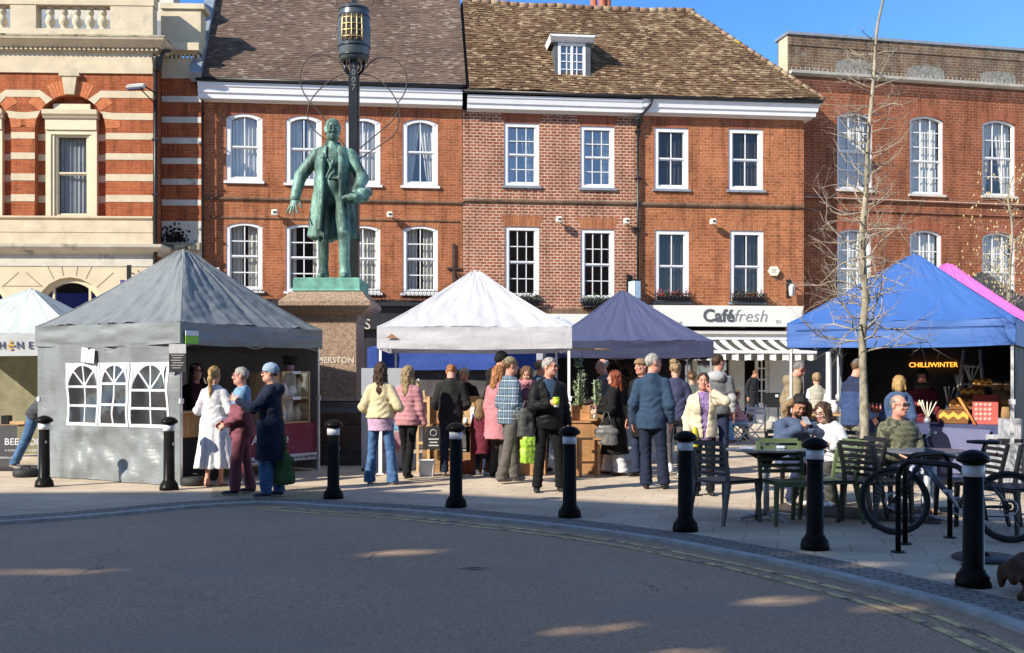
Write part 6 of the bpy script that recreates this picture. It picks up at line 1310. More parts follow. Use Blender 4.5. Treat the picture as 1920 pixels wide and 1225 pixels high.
person('navycoat', G(507, 933), 'woman in navy coat and pale blue knitted hat reaching towards the person in mauve', -88, 1.66, 1, bulk=1.12, lh=(.1, -.4, 1.28), lp=(.5, .3, -.8), rh=(-.16, -.1, .9), top=J_(m=fb('midnight', (.012, .017, .035)), t=.042, hem=.5, skirt=(.5, .25, .2), hood=1, pleat=.0, fold=.008), bot=J_(m=DNIM, t=.026, flare=.026, fold=.011), shoes=SNW, hair=('short', 'brown'), hat=('brimhat', pbr('pale_blue_knit', (.24, .32, .42), .95, .2, 50, .7, 90)), glasses='dark', lf=(0, -.05), rf=(0, .08), lhand='flat')
person('leaner', pz(72, 16.85), 'person in dark quilted jacket and jeans half hidden behind the grey tent leg', 78, 1.75, 0, lean=38, bulk=1.06, rh=(-.1, -.4, 1.0), lh=(.1, -.5, 1.0), top=J_(m=fb('charcoal', (.05, .055, .065)), t=.045, hem=.86, quilt=.011, qs=.07), bot=J_(m=DNIM, t=.02), shoes=SGR, hair=('short', 'grey'), lf=(0, -.15), rf=(-.02, .34), rfz=.08)
# white tent
person('creamjacket', G(714, 908), 'woman in cream jacket, lilac shirt and blue jeans with long brown hair', 172, 1.7, 1, hyaw=8, lh=(.2, -.2, 1.08), rh=(-.24, -.18, 1.1), top=[J_(m=LIL, t=.034, hem=.78, fold=.01, name='shirt', flare=.02), J_(m=CRM, t=.05, hem=.965, fold=.012, flare=.03, collar=.03, cuff=.02)], bot=J_(m=DNIM, t=.02, flare=.04, fold=.01, cut=.03), shoes=SWH, hair=('long', 'brown'), lf=(.07, -.02), rf=(-.09, .02))
person('pinkpuffer', G(765, 898), 'woman in dusty pink puffer jacket and black trousers with blonde hair', 163, 1.66, 1, bulk=1.06, lh=(.24, -.05, .95), rh=(-.25, -.06, .86), top=J_(m=PNKF, t=.045, hem=.84, quilt=.013, qs=.075), bot=J_(m=BLK, t=.012), shoes=SBK, hair=('long', 'ash'), lf=(0, -.2), rf=(.05, .16))
person('blackjacket', G(845, 892), 'man with cropped ginger hair in black jacket, his head bowed over the wooden stall', 178, 1.73, 0, bulk=1.08, hpitch=28, lean=5, lh=(.2, -.25, 1.05), rh=(-.2, -.25, 1.05), top=J_(m=fb('soft_black', (.02, .02, .019)), t=.042, hem=.84, collar=.04, fold=.011), bot=J_(m=DDEN, t=.018), shoes=SGR, hair=('fringe', 'ginger'), skin='pink', lf=(.0, .02), rf=(-.03, .05))
person('stallwhite', pz(871, 18.4), 'stallholder with white hair in black behind the wooden stall', -8, 1.66, 0, hpitch=15, lh=(.22, -.3, 1.12), top=J_(m=BLK, t=.036, hem=.8, collar=.03), bot=J_(m=BLK), hair=('fluffy', 'white'), skin='pink')
person('darkcustomer', pz(829, 17.6), 'person in dark green hooded coat bending over the stall behind the man in black', 150, 1.62, 1, lean=18, hpitch=20, top=J_(m=fb('bottle_green', (.03, .036, .02)), t=.05, hem=.7, hood=1), bot=J_(m=DGR), shoes=SBK, hair=('half', 'black'))
person('beanie', pz(921, 16.7), 'tall man in black beanie and black hooded jacket leaning to the right', 112, 1.9, 0, lean=13, bulk=1.12, hyaw=5, hpitch=8, rh=(-.15, -.32, 1.0), lh=(.1, -.35, 1.05), top=J_(m=fb('faded_black', (.015, .015, .014)), t=.05, hem=.75, hood=1, fold=.012), bot=J_(m=BLK), shoes=SBK, hair=('short', 'black'), hat=('beanie', fb('black_knit', (.012, .012, .013))), skin='pink')
person('plaid', G(957, 905), 'man in blue plaid shirt, camouflage cap and grey trousers carrying a lime bag', 118, 1.78, 0, bulk=1.08, belly=.02, hyaw=-8, rh=(-.24, -.1, .9), lh=(.2, -.15, .95), top=J_(m=PLAID, t=.04, hem=.83, fold=.012), bot=J_(m=fb('taupe_grey', (.1, .09, .08)), t=.026, flare=.028, fold=.013), shoes=SGR, hair=('fringe', 'midbrown'), hat=('cap', CAMOC), glasses='clear', skin='pink', lf=(.02, -.16), rf=(-.02, .2), rhand='grip')
person('child', G(902, 891), 'child in burgundy coat with a fur trimmed hood and white trainers', 150, 1.12, 1, bulk=1.35, lh=(.22, -.2, .98), rh=(-.34, -.18, .98), top=J_(m=BURG, t=.04, hem=.6, skirt=(.52, .27, .23), pleat=0, sleeve=.94), bot=J_(m=NVY, t=.004, flare=.0), shoes=SWH, hair=('half', 'brown'), hat=('hood', FUR), head_s=1.28)
person('pinkcoat', pz(934, 16.2), 'person in rose pink coat with ginger hair half hidden behind the plaid shirt', 135, 1.68, 1, bulk=1.15, hpitch=10, top=J_(m=PINK2, t=.045, hem=.62, skirt=(.6, .24, .22), pleat=0), bot=J_(m=DGR), shoes=SBK, hair=('half', 'ginger'))
person('scarfwoman', pz(989, 16.7), 'woman with brown hair and pink scarf behind the man with the cup', 12, 1.67, 1, hyaw=-20, hpitch=16, top=J_(m=fb('mulberry', (.12, .05, .07)), t=.035, hem=.75), bot=J_(m=DGR), shoes=SBK, hair=('half', 'midbrown'), extra=scarf(PINK2))
person('bluebald', pz(1013, 17.2), 'balding man in mid blue jacket behind the man with the cup', 130, 1.78, 0, hyaw=-15, top=J_(m=STEEL, t=.04, hem=.8, collar=.05), bot=J_(m=DGR), shoes=SBK, hair=('fringe', 'grey'), skin='pink')
person('cupman', G(1029, 923), 'grey haired man in black jacket and dark glasses holding a lime cup', 12, 1.75, 0, bulk=1.08, belly=.015, hyaw=42, rh=(-.06, -.27, 1.17), rp=(-.8, .4, -.6), lh=(.24, -.06, .88), rhand='grip', rth=(.2, -.2, 1), top=[J_(m=MBL, t=.02, hem=.85, name='polo_shirt', collar=.03), J_(m=fb('shell_black', (.009, .009, .01), rough=.55), t=.044, hem=.83, open=(.1, 1.24), hood=1, fold=.012, neck=1.52)], bot=J_(m=fb('black_trouser', (.008, .008, .009)), t=.016, flare=.022), shoes=SBK, hair=('short', 'white'), glasses='dark', skin='pink', lf=(.06, -.02), rf=(-.05, .03), toe=(22, -14))
# navy tent
person('polo', pz(1131, 18.6), 'balding man in grey polo shirt facing left behind the tall plants', -82, 1.82, 0, bulk=1.08, belly=.03, hpitch=6, lh=(.15, -.28, 1.05), rh=(-.12, -.28, 1.05), top=J_(m=fb('grey_brown', (.12, .11, .105)), t=.03, hem=.82, sleeve=.42, collar=.03), bot=J_(m=DGR), shoes=SBK, hair=('fringe', 'white'), skin='pink')
person('redhair', G(1152, 891), 'woman with red hair in long black coat and wide white trousers', -108, 1.6, 1, bulk=1.12, hyaw=6, lh=(.2, -.24, 1.08), rh=(-.1, -.3, 1.14), top=J_(m=fb('coal', (.01, .0095, .0095)), t=.045, hem=.42, skirt=(.36, .3, .24), pleat=.004, fold=.01), bot=J_(m=WHT, t=.03, flare=.085, end=.93, fold=.012), shoes=SBR, hair=('half', 'red'), lf=(0, .12), rf=(0, -.14))
person('navyman', G(1222, 917), 'tall grey haired man in blue jacket and dark jeans with his back turned', 168, 1.81, 0, bulk=1.06, hyaw=-58, lh=(.25, -.02, .88), rh=(-.25, -.04, .88), top=J_(m=MBL, t=.04, hem=.79, collar=.05, fold=.01), bot=J_(m=DDEN, t=.024, flare=.028, fold=.01), shoes=SBK, hair=('short', 'white'), skin='pink', lf=(-.03, 0), rf=(-.06, -.02))
person('flatcap', pz(1203, 16.2), 'person in brown flat cap and black coat mostly hidden behind the tall man', -50, 1.78, 0, top=J_(m=BLK, t=.045, hem=.6, collar=.05), bot=J_(m=NVY), shoes=SBK, hair=('fringe', 'midbrown'), hat=('flatcap', fb('tweed', (.22, .15, .08))), skin='pink')
person('bun', G(1266, 896), 'woman with messy blonde bun in slate navy sweatshirt and grey leggings', 176, 1.74, 1, bulk=1.04, hyaw=-12, lh=(.18, -.24, 1.1), rh=(-.2, -.22, 1.06), top=J_(m=INK, t=.042, hem=.86, fold=.012, cuff=.012), bot=J_(m=fb('charcoal_legging', (.075, .07, .075)), t=.008, flare=.006, fold=.004), shoes=SWH, hair=('bun', 'ash'), lf=(0, .24), rf=(.02, -.05), lfz=.09)
person('greyhoodie', pz(1345, 17.3), 'young man in grey hoodie with dark sleeves and short brown hair', 166, 1.86, 0, bulk=1.04, hyaw=-38, top=[J_(m=LGR, t=.03, hem=.88, name='hoodie', hood=1, sleeve=.9), J_(m=fb('slate', (.12, .125, .135)), t=.042, hem=.86, sleeve=.3, name='gilet', neck=1.42)], bot=J_(m=NVY, t=.02), shoes=SBK, hair=('short', 'brown'), skin='pink')
person('fleece', G(1319, 929), 'woman in cream fleece over violet top, one hand raised to her face', -4, 1.55, 1, bulk=1.12, lh=(.1, -.13, 1.5), lp=(.9, -.2, -.8), rh=(-.24, -.1, .92), lhand='grip', lth=(-.5, -.2, .6), top=[J_(m=CHK, t=.022, hem=.8, name='top'), J_(m=FLEE, t=.046, hem=.84, open=(.085, .7), collar=.03, fold=.01)], bot=J_(m=BLK, t=.012), shoes=SBK, hair=('short', 'brown'), skin='pink', hyaw=-6)
person('behindfleece', pz(1298, 19.5), 'woman with tied brown hair glimpsed behind the cream fleece', 150, 1.6, 1, top=J_(m=fb('grey_green', (.1, .11, .1)), t=.04, hem=.7), bot=J_(m=DGR), shoes=SBK, hair=('bun', 'midbrown'))
# cafe
person('cafeseat', pz(1393, 24.9), 'person seated on a folding chair bending forward in pink check and pale jeans', -75, 1.62, 1, sit=.48, lean=30, hpitch=25, lh=(.16, -.42, .62), rh=(-.1, -.46, .68), lf=(0, -.36), rf=(0, -.42), top=J_(m=PCHK, t=.03, hem=.85), bot=J_(m=pbr('sky_denim', (.16, .33, .52), .85, .2, 7, .2, 60), t=.016), shoes=SBR, hair=('half', 'brown'), hat=('cap', camo('pied_cap', (.01, .01, .01), (.6, .6, .58), (.02, .02, .02), 9)))
person('cafeseat2', pz(1370, 26.0), 'person in dark red seated further from the folding chair at the cafe', 70, 1.62, 1, sit=.48, lean=14, lf=(0, -.4), rf=(0, -.38), lh=(.16, -.42, .62), rh=(-.1, -.46, .68), top=J_(m=BURG, t=.03, hem=.85), bot=J_(m=DGR), shoes=SBR, hair=('half', 'midbrown'))
person('doorway', GX(1410, 30.9)+Vector((0, 0, .2)), 'person in dark coat looking down in the cafe doorway', 35, 1.55, 0, hpitch=32, lean=6, top=J_(m=fb('ink_black', (.02, .02, .024)), t=.045, hem=.5, skirt=(.5, .24, .2), pleat=0), bot=J_(m=BLK), shoes=SBK, hair=('short', 'midbrown'), skin='tan')
person('olive', pz(1484, 17.6), 'man in khaki jacket with grey hair looking down beside the blue tent leg', 98, 1.78, 0, bulk=1.08, hpitch=26, lean=6, rh=(-.2, -.2, 1.0), top=J_(m=KHA, t=.045, hem=.72, hood=1, fold=.012), bot=J_(m=DGR), shoes=SBK, hair=('short', 'grey'), skin='pink')
person('vest', pz(1531, 20.5), 'person with short blonde hair in pale quilted gilet by the white post', 175, 1.58, 1, top=[J_(m=WHT, t=.025, hem=.85, name='shirt'), J_(m=fb('stone_gilet', (.36, .34, .27)), t=.042, hem=.86, sleeve=0, quilt=.008, name='gilet', neck=1.5)], bot=J_(m=DGR), shoes=SBK, hair=('fluffy', 'ash'))
person('phoneman', pz(1488, 12.95), 'bearded man in blue puffer with fur hood seated looking at his phone', 8, 1.78, 0, sit=.46, bulk=1.1, lean=8, hpitch=24, lh=(.06, -.36, .9), rh=(-.07, -.35, .9), lp=(.9, .2, -.6), rp=(-.9, .2, -.6), lhand='grip', rhand='grip', lf=(.04, -.4), rf=(-.06, -.3), top=J_(m=fb('dusk_blue', (.06, .085, .15), rough=.55), t=.06, hem=.86, quilt=.014, qs=.1), bot=J_(m=NVY, t=.016), shoes=SNW, hair=('quiff', 'black'), beard=('beard', 'brown'), skin='tan', extra=fur_ring)
person('hoodiewoman', pz(1564, 12.75), 'woman in white hoodie and glasses with long brown hair leaning towards the phone', -42, 1.66, 1, sit=.46, bulk=1.1, lean=12, slean=-6, hpitch=14, hyaw=-6, lh=(.12, -.32, .74), rh=(-.12, -.34, .76), lf=(.02, -.36), rf=(-.02, -.42), top=J_(m=WHT, t=.05, hem=.84, hood=1, fold=.012), bot=J_(m=DGR, t=.014), shoes=SWH, hair=('half', 'brown'), glasses='clear', skin='pale')
person('greycap', pz(1600, 15.0), 'man in grey cap, navy fleece and camouflage trousers by the tree trunk', 112, 1.76, 0, hpitch=16, lean=4, rh=(-.24, -.12, .95), lh=(.2, -.3, 1.1), top=J_(m=[fb('fleece_blue', (.035, .06, .14)), NVY], t=.042, hem=.82, split=1.3, collar=.05), bot=J_(m=CAMO, t=.028, flare=.028, fold=.012), shoes=SBK, hair=('short', 'midbrown'), hat=('cap', fb('cap_grey', (.12, .12, .125))), skin='pink')
person('blondestall', pz(1686, 15.0), 'woman with blonde hair in denim blue jacket at the chilli stall', 158, 1.52, 1, hpitch=8, lh=(.2, -.25, 1.05), top=J_(m=STEEL, t=.048, hem=.76, hood=1, fold=.012), bot=J_(m=DDEN), shoes=SBK, hair=('bob', 'blonde'))
person('chillivendor', pz(1727, 16.2), 'stallholder in maroon jacket and black hat leaning over the chilli stall', -14, 1.64, 1, lean=16, lh=(.28, -.4, .86), rh=(-.1, -.3, 1.18), rhand='grip', hyaw=-8, rp=(-.8, .4, -.5), top=J_(m=fb('oxblood', (.13, .02, .03)), t=.038, hem=.8, fold=.01), bot=J_(m=BLK), shoes=SBK, hair=('half', 'black'), hat=('beanie', fb('black_knit2', (.014, .012, .013))), skin='pink', extra=scarf(DGR, .04))
person('puffer', pz(1682, 12.1), 'bald man in olive puffer jacket and sunglasses seated behind the bicycle', 14, 1.76, 0, sit=.46, bulk=1.14, belly=.04, lean=2, hyaw=14, lh=(.18, -.34, .66), rh=(-.2, -.32, .64), lf=(.06, -.34), rf=(-.1, -.3), top=J_(m=camo('olive_camo_shell', (.035, .038, .025), (.12, .12, .075), (.075, .078, .048), 13), t=.058, hem=.86, quilt=.013, qs=.06, collar=.05), bot=J_(m=PDEN, t=.016), shoes=SBR, hair=('fringe', 'grey'), beard=None, glasses='dark', skin='pink')
# ---- what they carry
def wpt(key, p): return PEOPLE[key]['M']@Vector(p)
def hand(key, n): return PEOPLE[key]['M']@PEOPLE[key]['ha'+n]
def softbag(name, label, cat, top, w, d, h, mat, rz=0, handle=.12, seed=0, hm=None, fo=.018):
    t = thing(name, label, cat, top, rz); f = Field(.02)
    f.cone((0, 0, -handle-h), (0, 0, -handle-h*.25), (w*.5, d*.5), (w*.46, d*.4), None, .03); f.cone((0, 0, -handle-h*.35), (0, 0, -handle), (w*.45, d*.4), (w*.3, d*.12), None, .05); f.post.append(folds(fo, (13, 13, 9), seed))
    V, Q = f.mesh(.012); np_obj('bag_body', V, Q, mat, t)
    part('handle', hm or mat, t, lambda b: [b.tube([(-w*.25, s*.012, -handle-.01), (-w*.08, s*.01, -.02), (w*.08, s*.01, -.02), (w*.25, s*.012, -handle-.01)], .007, 5) for s in (-1, 1)]); return t
softbag('carrier_bag', 'bright lime green carrier bag hanging from the hand of the man in plaid', 'bag', hand('plaid', 'r'), .24, .17, .42, cloth('lime_plastic', (.36, .58, .06), .35, .8, .25, .35), R(20), .12, 3)
softbag('tote_bag', 'dark green tote bag hanging behind the woman in the navy coat', 'bag', wpt('navycoat', (.05, .2, .86)), .13, .26, .42, cloth('green_tote', (.05, .11, .035), .8, .4, .02), R(-88), .22, 5)
softbag('handbag', 'slouchy grey leather handbag over the arm of the woman with red hair', 'bag', wpt('redhair', (.34, -.06, 1.1)), .34, .16, .3, pbr('grey_leather', (.1, .1, .095), .42, .25, 8, .3, 30), R(-15), .22, 7, None, .008)
softbag('shoulder_bag', 'grey and black camera bag on the hip of the man with the cup', 'bag', wpt('cupman', (-.31, -.02, 1.22)), .22, .2, .36, pbr('bag_charcoal', (.045, .045, .042), .7, .5, 6, .3, 40), R(20), .12, 9)
cu = thing('takeaway_cup', 'lime and white takeaway cup held by the grey haired man', 'cup', hand('cupman', 'r')+Vector((.0, -.035, -.06)), 0); part('cup_body', WHITE, cu, lambda b: b.lathe([(.03, 0), (.036, .06)], 16)); part('sleeve', pbr('lime_sleeve', (.45, .55, .03), .6), cu, lambda b: b.lathe([(.037, .03), (.043, .11)], 16)); part('lid', pbr('lime_lid', (.4, .5, .05), .4), cu, lambda b: b.lathe([(.044, .11), (.044, .125), (.03, .13)], 16))
ph = thing('phone', 'phone held in both hands by the bearded seated man', 'phone', (hand('phoneman', 'l')+hand('phoneman', 'r'))/2+Vector((0, .0, .03)), R(8)); part('phone_body', pbr('phone_grey', (.25, .26, .27), .25), ph, lambda b: b.cbox((0, 0, 0), (.075, .012, .15), 0, Matrix.Rotation(R(-55), 3, 'X'), .004)); part('camera_lens', BLACK, ph, lambda b: b.cbox((-.02, -.035, -.035), (.02, .01, .02)))
goods('yellow_bag', 'small yellow bag hanging at the side of the woman in cream fleece', 'bag', wpt('fleece', (-.14, -.16, .84)), lambda b: b.loft([[Vector((.05*k*math.cos(a), .03*k*math.sin(a), z)) for a in np.linspace(0, 5.5, 8)] for z, k in ((-.14, .7), (-.1, 1), (.05, .8), (.14, .35))]), pbr('yellow_cloth', (.5, .42, .03), .8, .2))
# ---------------------------------------------------------------- statue, plinth, beacon
def bronze():
    m, nt, bs = nodes('green_bronze'); vec = coords(nt, (1, 1, .35)); f = noise(nt, vec, 5, 6, .7); f2 = noise(nt, coords(nt), 30, 4, .7)
    c = ramp(nt, f, [(.36, (.02, .034, .03)), (.47, (.075, .14, .116)), (.6, (.2, .37, .305))]); c = mix(nt, 1, c, ramp(nt, f2, [(.3, (.6, .6, .6)), (.7, (1.1, 1.1, 1.1))]), 'MULTIPLY')
    nt.links.new(c, bs.inputs['Base Color']); bs.inputs['Roughness'].default_value = .6; bs.inputs['Metallic'].default_value = .25; bump(nt, f2, bs, .3); return m
BRZ = bronze(); BRZB = pbr('bronze_base_green', (.12, .3, .23), .7, .4, 5, .2, 30)
YS = 19.3; KS = 2.56*19.3/17.2/1.75; ZB = CAMZ+(HOR-526)/FPX*YS; XS = (624-960)/FPX*YS
def build_statue():
    f = Field(.04)
    sh = {1: Vector((.185, .01, 1.375)), -1: Vector((-.175, .01, 1.375))}; wr = {1: Vector((.27, -.2, .92)), -1: Vector((-.4, -.07, .9))}
    f.ell((0, 0, 1.29), (.18, .122, .2)).ell((0, -.02, 1.06), (.15, .125, .16)).ell((0, .01, .93), (.16, .12, .13)); f.cap((0, .02, 1.44), (-.17, .01, 1.37), .07, .06); f.cap((0, .02, 1.44), (.18, .01, 1.37), .07, .06)
    f.cap((0, .02, 1.42), (0, .0, 1.54), .066, .058); el = {}
    for s in (1, -1):
        e, w = ik(sh[s], wr[s], .29, .27, Vector((s*.9, .6, -.2))); el[s] = e; f.cap(sh[s], e, .08, .068, .02); f.cap(e, w, .068, .055, .025); wr[s] = w
    for s, an, kn in ((-1, (-.1, -.0, .08), (-.1, -.03, .5)), (1, (.135, -.05, .08), (.13, -.1, .52))):
        f.cap((s*.085, .0, .93), kn, .098, .068, .025); f.cap(kn, an, .066, .052, .02); f.ell((an[0]+s*.01, an[1]-.07, .035), (.05, .13, .045), k=.03); f.cap(an, (an[0], an[1], .03), .05, .055)
    f.post.append(lambda P, d: np.maximum(d, .002-P[..., 2])); f.post.append(folds(.006, (8, 8, 5), 3.))
    V, Q = f.mesh(.014); Vs, Qs, n = [V], [Q], len(V)
    # frock coat: an open shell falling to the knee, parted at the front
    c = Field(.03); c.cone((0, .05, .46), (0, .01, 1.1), (.28, .19), (.195, .155)); c.ell((0, .01, 1.29), (.205, .155, .24)); c.ell((0, .01, 1.1), (.19, .15, .2)); c.cap((0, .03, 1.45), (-.18, .01, 1.37), .072, .07); c.cap((0, .03, 1.45), (.19, .01, 1.37), .072, .07)
    c.post.append(lambda P, d: d+.016*np.sin(np.arctan2(P[..., 0], P[..., 1])*13+P[..., 2]*2)*np.clip((1.2-P[..., 2])*1.4, 0, 1)+.008*vnoise(P[..., 0]*9, P[..., 1]*9, P[..., 2]*5)); c.post.append(lambda P, d: np.maximum(d, .455+.03*np.sin(P[..., 0]*14)-P[..., 2]))
    c.post.append(lambda P, d: np.maximum(d, P[..., 2]-1.47)); c.post.append(lambda P, d: np.maximum(d, np.minimum(.075+.06*np.clip((.95-P[..., 2])*2, 0, 1)-np.abs(P[..., 0]-.02-.035*np.clip((1.-P[..., 2])*2, 0, 1)), -P[..., 1]-.01)))
    V, Q = c.mesh(.014); Vs.append(V); Qs.append(Q+n); n += len(V)
    # lapels and scarf-like facings, waistcoat edge
    l = Field(.015)
    for s in (-1, 1): l.cap((s*.07, -.0, 1.5), (s*.1, -.15, 1.28), .026, .032); l.cap((s*.1, -.15, 1.28), (s*.1, -.155, .9), .032, .026); l.cap((s*.1, -.155, .9), (s*.13, -.15, .55), .026, .03)
    l.cap((.03, -.15, 1.3), (-.05, -.165, 1.12), .014, .014); l.cap((-.04, -.15, 1.3), (.0, -.165, 1.2), .014, .014); l.cap((-.06, -.16, 1.1), (.08, -.16, 1.1), .012, .012); l.post.append(folds(.008, (12, 12, 7), 1.))
    V, Q = l.mesh(.012); Vs.append(V); Qs.append(Q+n); n += len(V)
    # hat held at the hip with cloth over the wrist
    k = Field(.03); k.ell((.27, -.3, .86), (.15, .1, .05), T(0, 0, 0)).ell((.35, -.26, .92), (.08, .09, .06)).cap((.16, -.28, .84), (.4, -.24, .93), .035, .05); k.post.append(folds(.014, (14, 14, 14), 5.)); V, Q = k.mesh(.012); Vs.append(V); Qs.append(Q+n); n += len(V)
    Hm = T(-.0, -.01, 1.655)@RZ(R(10))@RX(R(3)); hv, hq, hs = HEADT[0]; A = np.array(Hm); Vs.append(hv@A[:3, :3].T+A[:3, 3]); Qs.append(hq+n); n += len(hv)
    hh = hairshape('fringe', 2.); hh.cap((-.074, .0, .03), (-.068, -.022, -.035), .016, .02); hh.cap((.074, .0, .03), (.068, -.022, -.035), .016, .02); hh.ell((0, .012, .06), (.071, .085, .066)); hh.post = hh.post[-1:]+[lambda P, d: d+.005*vnoise(P[..., 0]*40, P[..., 1]*40, P[..., 2]*30), lambda P, d: np.maximum(d, -.075-P[..., 2]), lambda P, d: np.maximum(d, -(P[..., 1]+.055))]
    V, Q = hh.mesh(.008); Vs.append(V@A[:3, :3].T+A[:3, 3]); Qs.append(Q+n); n += len(V)
    for s, hp in ((1, 'grip'), (-1, 'flat')):
        d = (wr[s]-el[s]).normalized(); th = Vector((0, -1, 0)) if s > 0 else Vector((1, -.35, 0)); z = -d; y = -(th-d*th.dot(d)).normalized(); x = y.cross(z); M = Matrix(((x.x, y.x, z.x, wr[s].x), (x.y, y.y, z.y, wr[s].y), (x.z, y.z, z.z, wr[s].z), (0, 0, 0, 1)))@Matrix.Scale(1.25, 4)
        if s > 0: M = M@Matrix.Scale(-1, 4, (1, 0, 0))
        hv, hq = HANDT[hp]; A2 = np.array(M); Vs.append(hv@A2[:3, :3].T+A2[:3, 3]); Qs.append((hq[:, ::-1] if s > 0 else hq)+n); n += len(hv)
    o = np_obj('statue', np.concatenate(Vs), np.concatenate(Qs), BRZ); o.location = (XS, YS, ZB); o.scale = (KS,)*3; o.rotation_euler = (0, 0, R(4))
    tag(o, 'green bronze statue of a man in a frock coat on the granite plinth', 'statue')
build_statue()
GRAN = pbr('brown_granite', (.27, .19, .13), .55, .55, 26, .1, 60, spec=.4); GRAND = pbr('dark_granite', (.06, .058, .052), .6, .5, 9, .2, 40); GRANP = pbr('polished_dark_granite', (.09, .06, .046), .3, .5, 30)
px, py = XS-.02, YS+.02; pd = thing('plinth', 'brown granite statue plinth with carved lettering and dark stone steps', 'plinth', (px, py, 0))
def sq(b, prof, m=0):
    b.loft([[Vector((sx*r_*1.122, sy*r_*1.122, z)) for sx, sy in ((-1, -1), (1, -1), (1, 1), (-1, 1))] for r_, z in prof], m, False)
zv = lambda v: CAMZ+(HOR-v)/FPX*(YS-.6)
part('bronze_base', BRZB, pd, lambda b: sq(b, [(.54, zv(545)), (.52, zv(541)), (.52, ZB-.02), (.5, ZB)]))
part('cornice', GRAN, pd, lambda b: sq(b, [(.46, zv(605)), (.48, zv(600)), (.5, zv(592)), (.64, zv(582)), (.71, zv(574)), (.71, zv(566)), (.62, zv(556)), (.57, zv(547))]))
part('shaft', GRAN, pd, lambda b: sq(b, [(.52, zv(752)), (.46, zv(745)), (.455, zv(605))])); part('base_moulding', GRANP, pd, lambda b: sq(b, [(.6, zv(795)), (.6, zv(774)), (.56, zv(765)), (.53, zv(754))]))
part('pedestal_base', GRANP, pd, lambda b: sq(b, [(.62, zv(850)), (.62, zv(796))])); part('steps', GRAND, pd, lambda b: (sq(b, [(.95, 0), (.95, .16)]), sq(b, [(.8, .161), (.8, .32)]), sq(b, [(.7, .321), (.7, zv(850)-.001)])))
xi = px; part('carved_letters', pbr('pale_lettering', (.55, .48, .4), .7), pd, lambda b: b.text('PALMERSTON', .145, T((616-960)/FPX*(YS-.52)-xi, -.519, zv(676)), .004, 0, 'CENTER', 0, .004)).location = (0, 0, 0)
YP = 21.6; bx = (664-960)/FPX*YP; bc = thing('beacon', 'tall black beacon post with barrel brazier and wire scrolls behind the statue', 'beacon', (bx, YP, 0)); zp_ = lambda v: CAMZ+(HOR-v)/FPX*YP
IRON = pbr('beacon_black', (.014, .016, .018), .35, .3, 5, .05, 30); BARR = pbr('barrel_slate', (.05, .065, .075), .35, .25, 5, .05, 20, spec=.5)
part('post', IRON, bc, lambda b: (b.box(-.1, -.09, 0, .1, .09, zp_(140)), b.box(-.065, -.15, zp_(300), .085, -.091, zp_(92)), b.box(-.045, -.04, zp_(14), .045, .04, zp_(-90))))
rz0, rz1 = zp_(117), zp_(15)
part('barrel', BARR, bc, lambda b: b.lathe([(.1, rz0), (.27, rz0+.01)]+[(.285+.045*math.sin(math.pi*t), rz0+.01+(rz1-rz0-.02)*t) for t in np.linspace(0, 1, 12)]+[(.2, rz1+.03), (.05, rz1+.05)], 28))
for t in (.1, .27, .82, .95): part('barrel_hoop', IRON, bc, lambda b: b.lathe([(.29+.045*math.sin(math.pi*t), rz0+(rz1-rz0)*t-.02), (.297+.045*math.sin(math.pi*t), rz0+(rz1-rz0)*t-.018), (.297+.045*math.sin(math.pi*t), rz0+(rz1-rz0)*t+.012), (.29+.045*math.sin(math.pi*t), rz0+(rz1-rz0)*t+.014)], 28))
def grille(b):
    def pt(a, z, r_): return Vector((r_*math.sin(a), -r_*math.cos(a), z))
    za, zb_ = rz0+(rz1-rz0)*.34, rz0+(rz1-rz0)*.8; rr = lambda z: .293+.045*math.sin(math.pi*(z-rz0)/(rz1-rz0))
    for k in range(5): b.tube([pt(-.62+k*.31, z, rr(z)+.004) for z in np.linspace(za, zb_, 6)], .016, 5)
    for k in range(4):
        z = za+(zb_-za)*(k+.5)/4; b.tube([pt(a, z, rr(z)+.004) for a in np.linspace(-.7, .7, 8)], .013, 5)
part('brass_grille', pbr('brass', (.55, .4, .18), .35, .3, 6, metal=.7), bc, grille)
part('grille_recess', DARK, bc, lambda b: b.grid(lambda i, j: ((.318*math.sin(-.7+1.4*i))*1.04, -.318*math.cos(-.7+1.4*i)*1.04, rz0+(rz1-rz0)*(.32+.5*j)), 10, 3))
for s in (-1, 1): part('side_fin', IRON, bc, lambda b: b.prism([(s*.33, zp_(50)), (s*.4, zp_(68)), (s*.36, zp_(58)), (s*.33, zp_(80))][:3], -.02, .02)); part('bracket', IRON, bc, lambda b: (b.tube([(s*.08, 0, zp_(142)), (s*.18, 0, zp_(132)), (s*.2, 0, zp_(117))], .03, 6), b.tube([(s*.1, -.1, zp_(138)), (s*.14, -.12, zp_(128)), (s*.1, -.1, zp_(120))], .02, 5)))
part('year_numerals', pbr('numeral_grey', (.16, .17, .17), .5), bc, lambda b: [b.text(ch, .17, T(.01, -.153, zp_(126+14*k)), .004) for k, ch in enumerate('1007')])
WIRE = pbr('wire_brown', (.05, .04, .035), .6, .2)
def wz(pts): 
    pts = [Vector(((u-960)/FPX*YP-bx, -.02, zp_(v))).to_3d() for u, v in pts]; out = []
    for i in range(len(pts)-1):
        p0, p1, p2, p3 = pts[max(i-1, 0)], pts[i], pts[i+1], pts[min(i+2, len(pts)-1)]
        for k in range(6): t = k/6; out.append(.5*((2*p1)+(p2-p0)*t+(2*p0-5*p1+4*p2-p3)*t*t+(3*p1-p0-3*p2+p3)*t**3))
    return out+[pts[-1]]
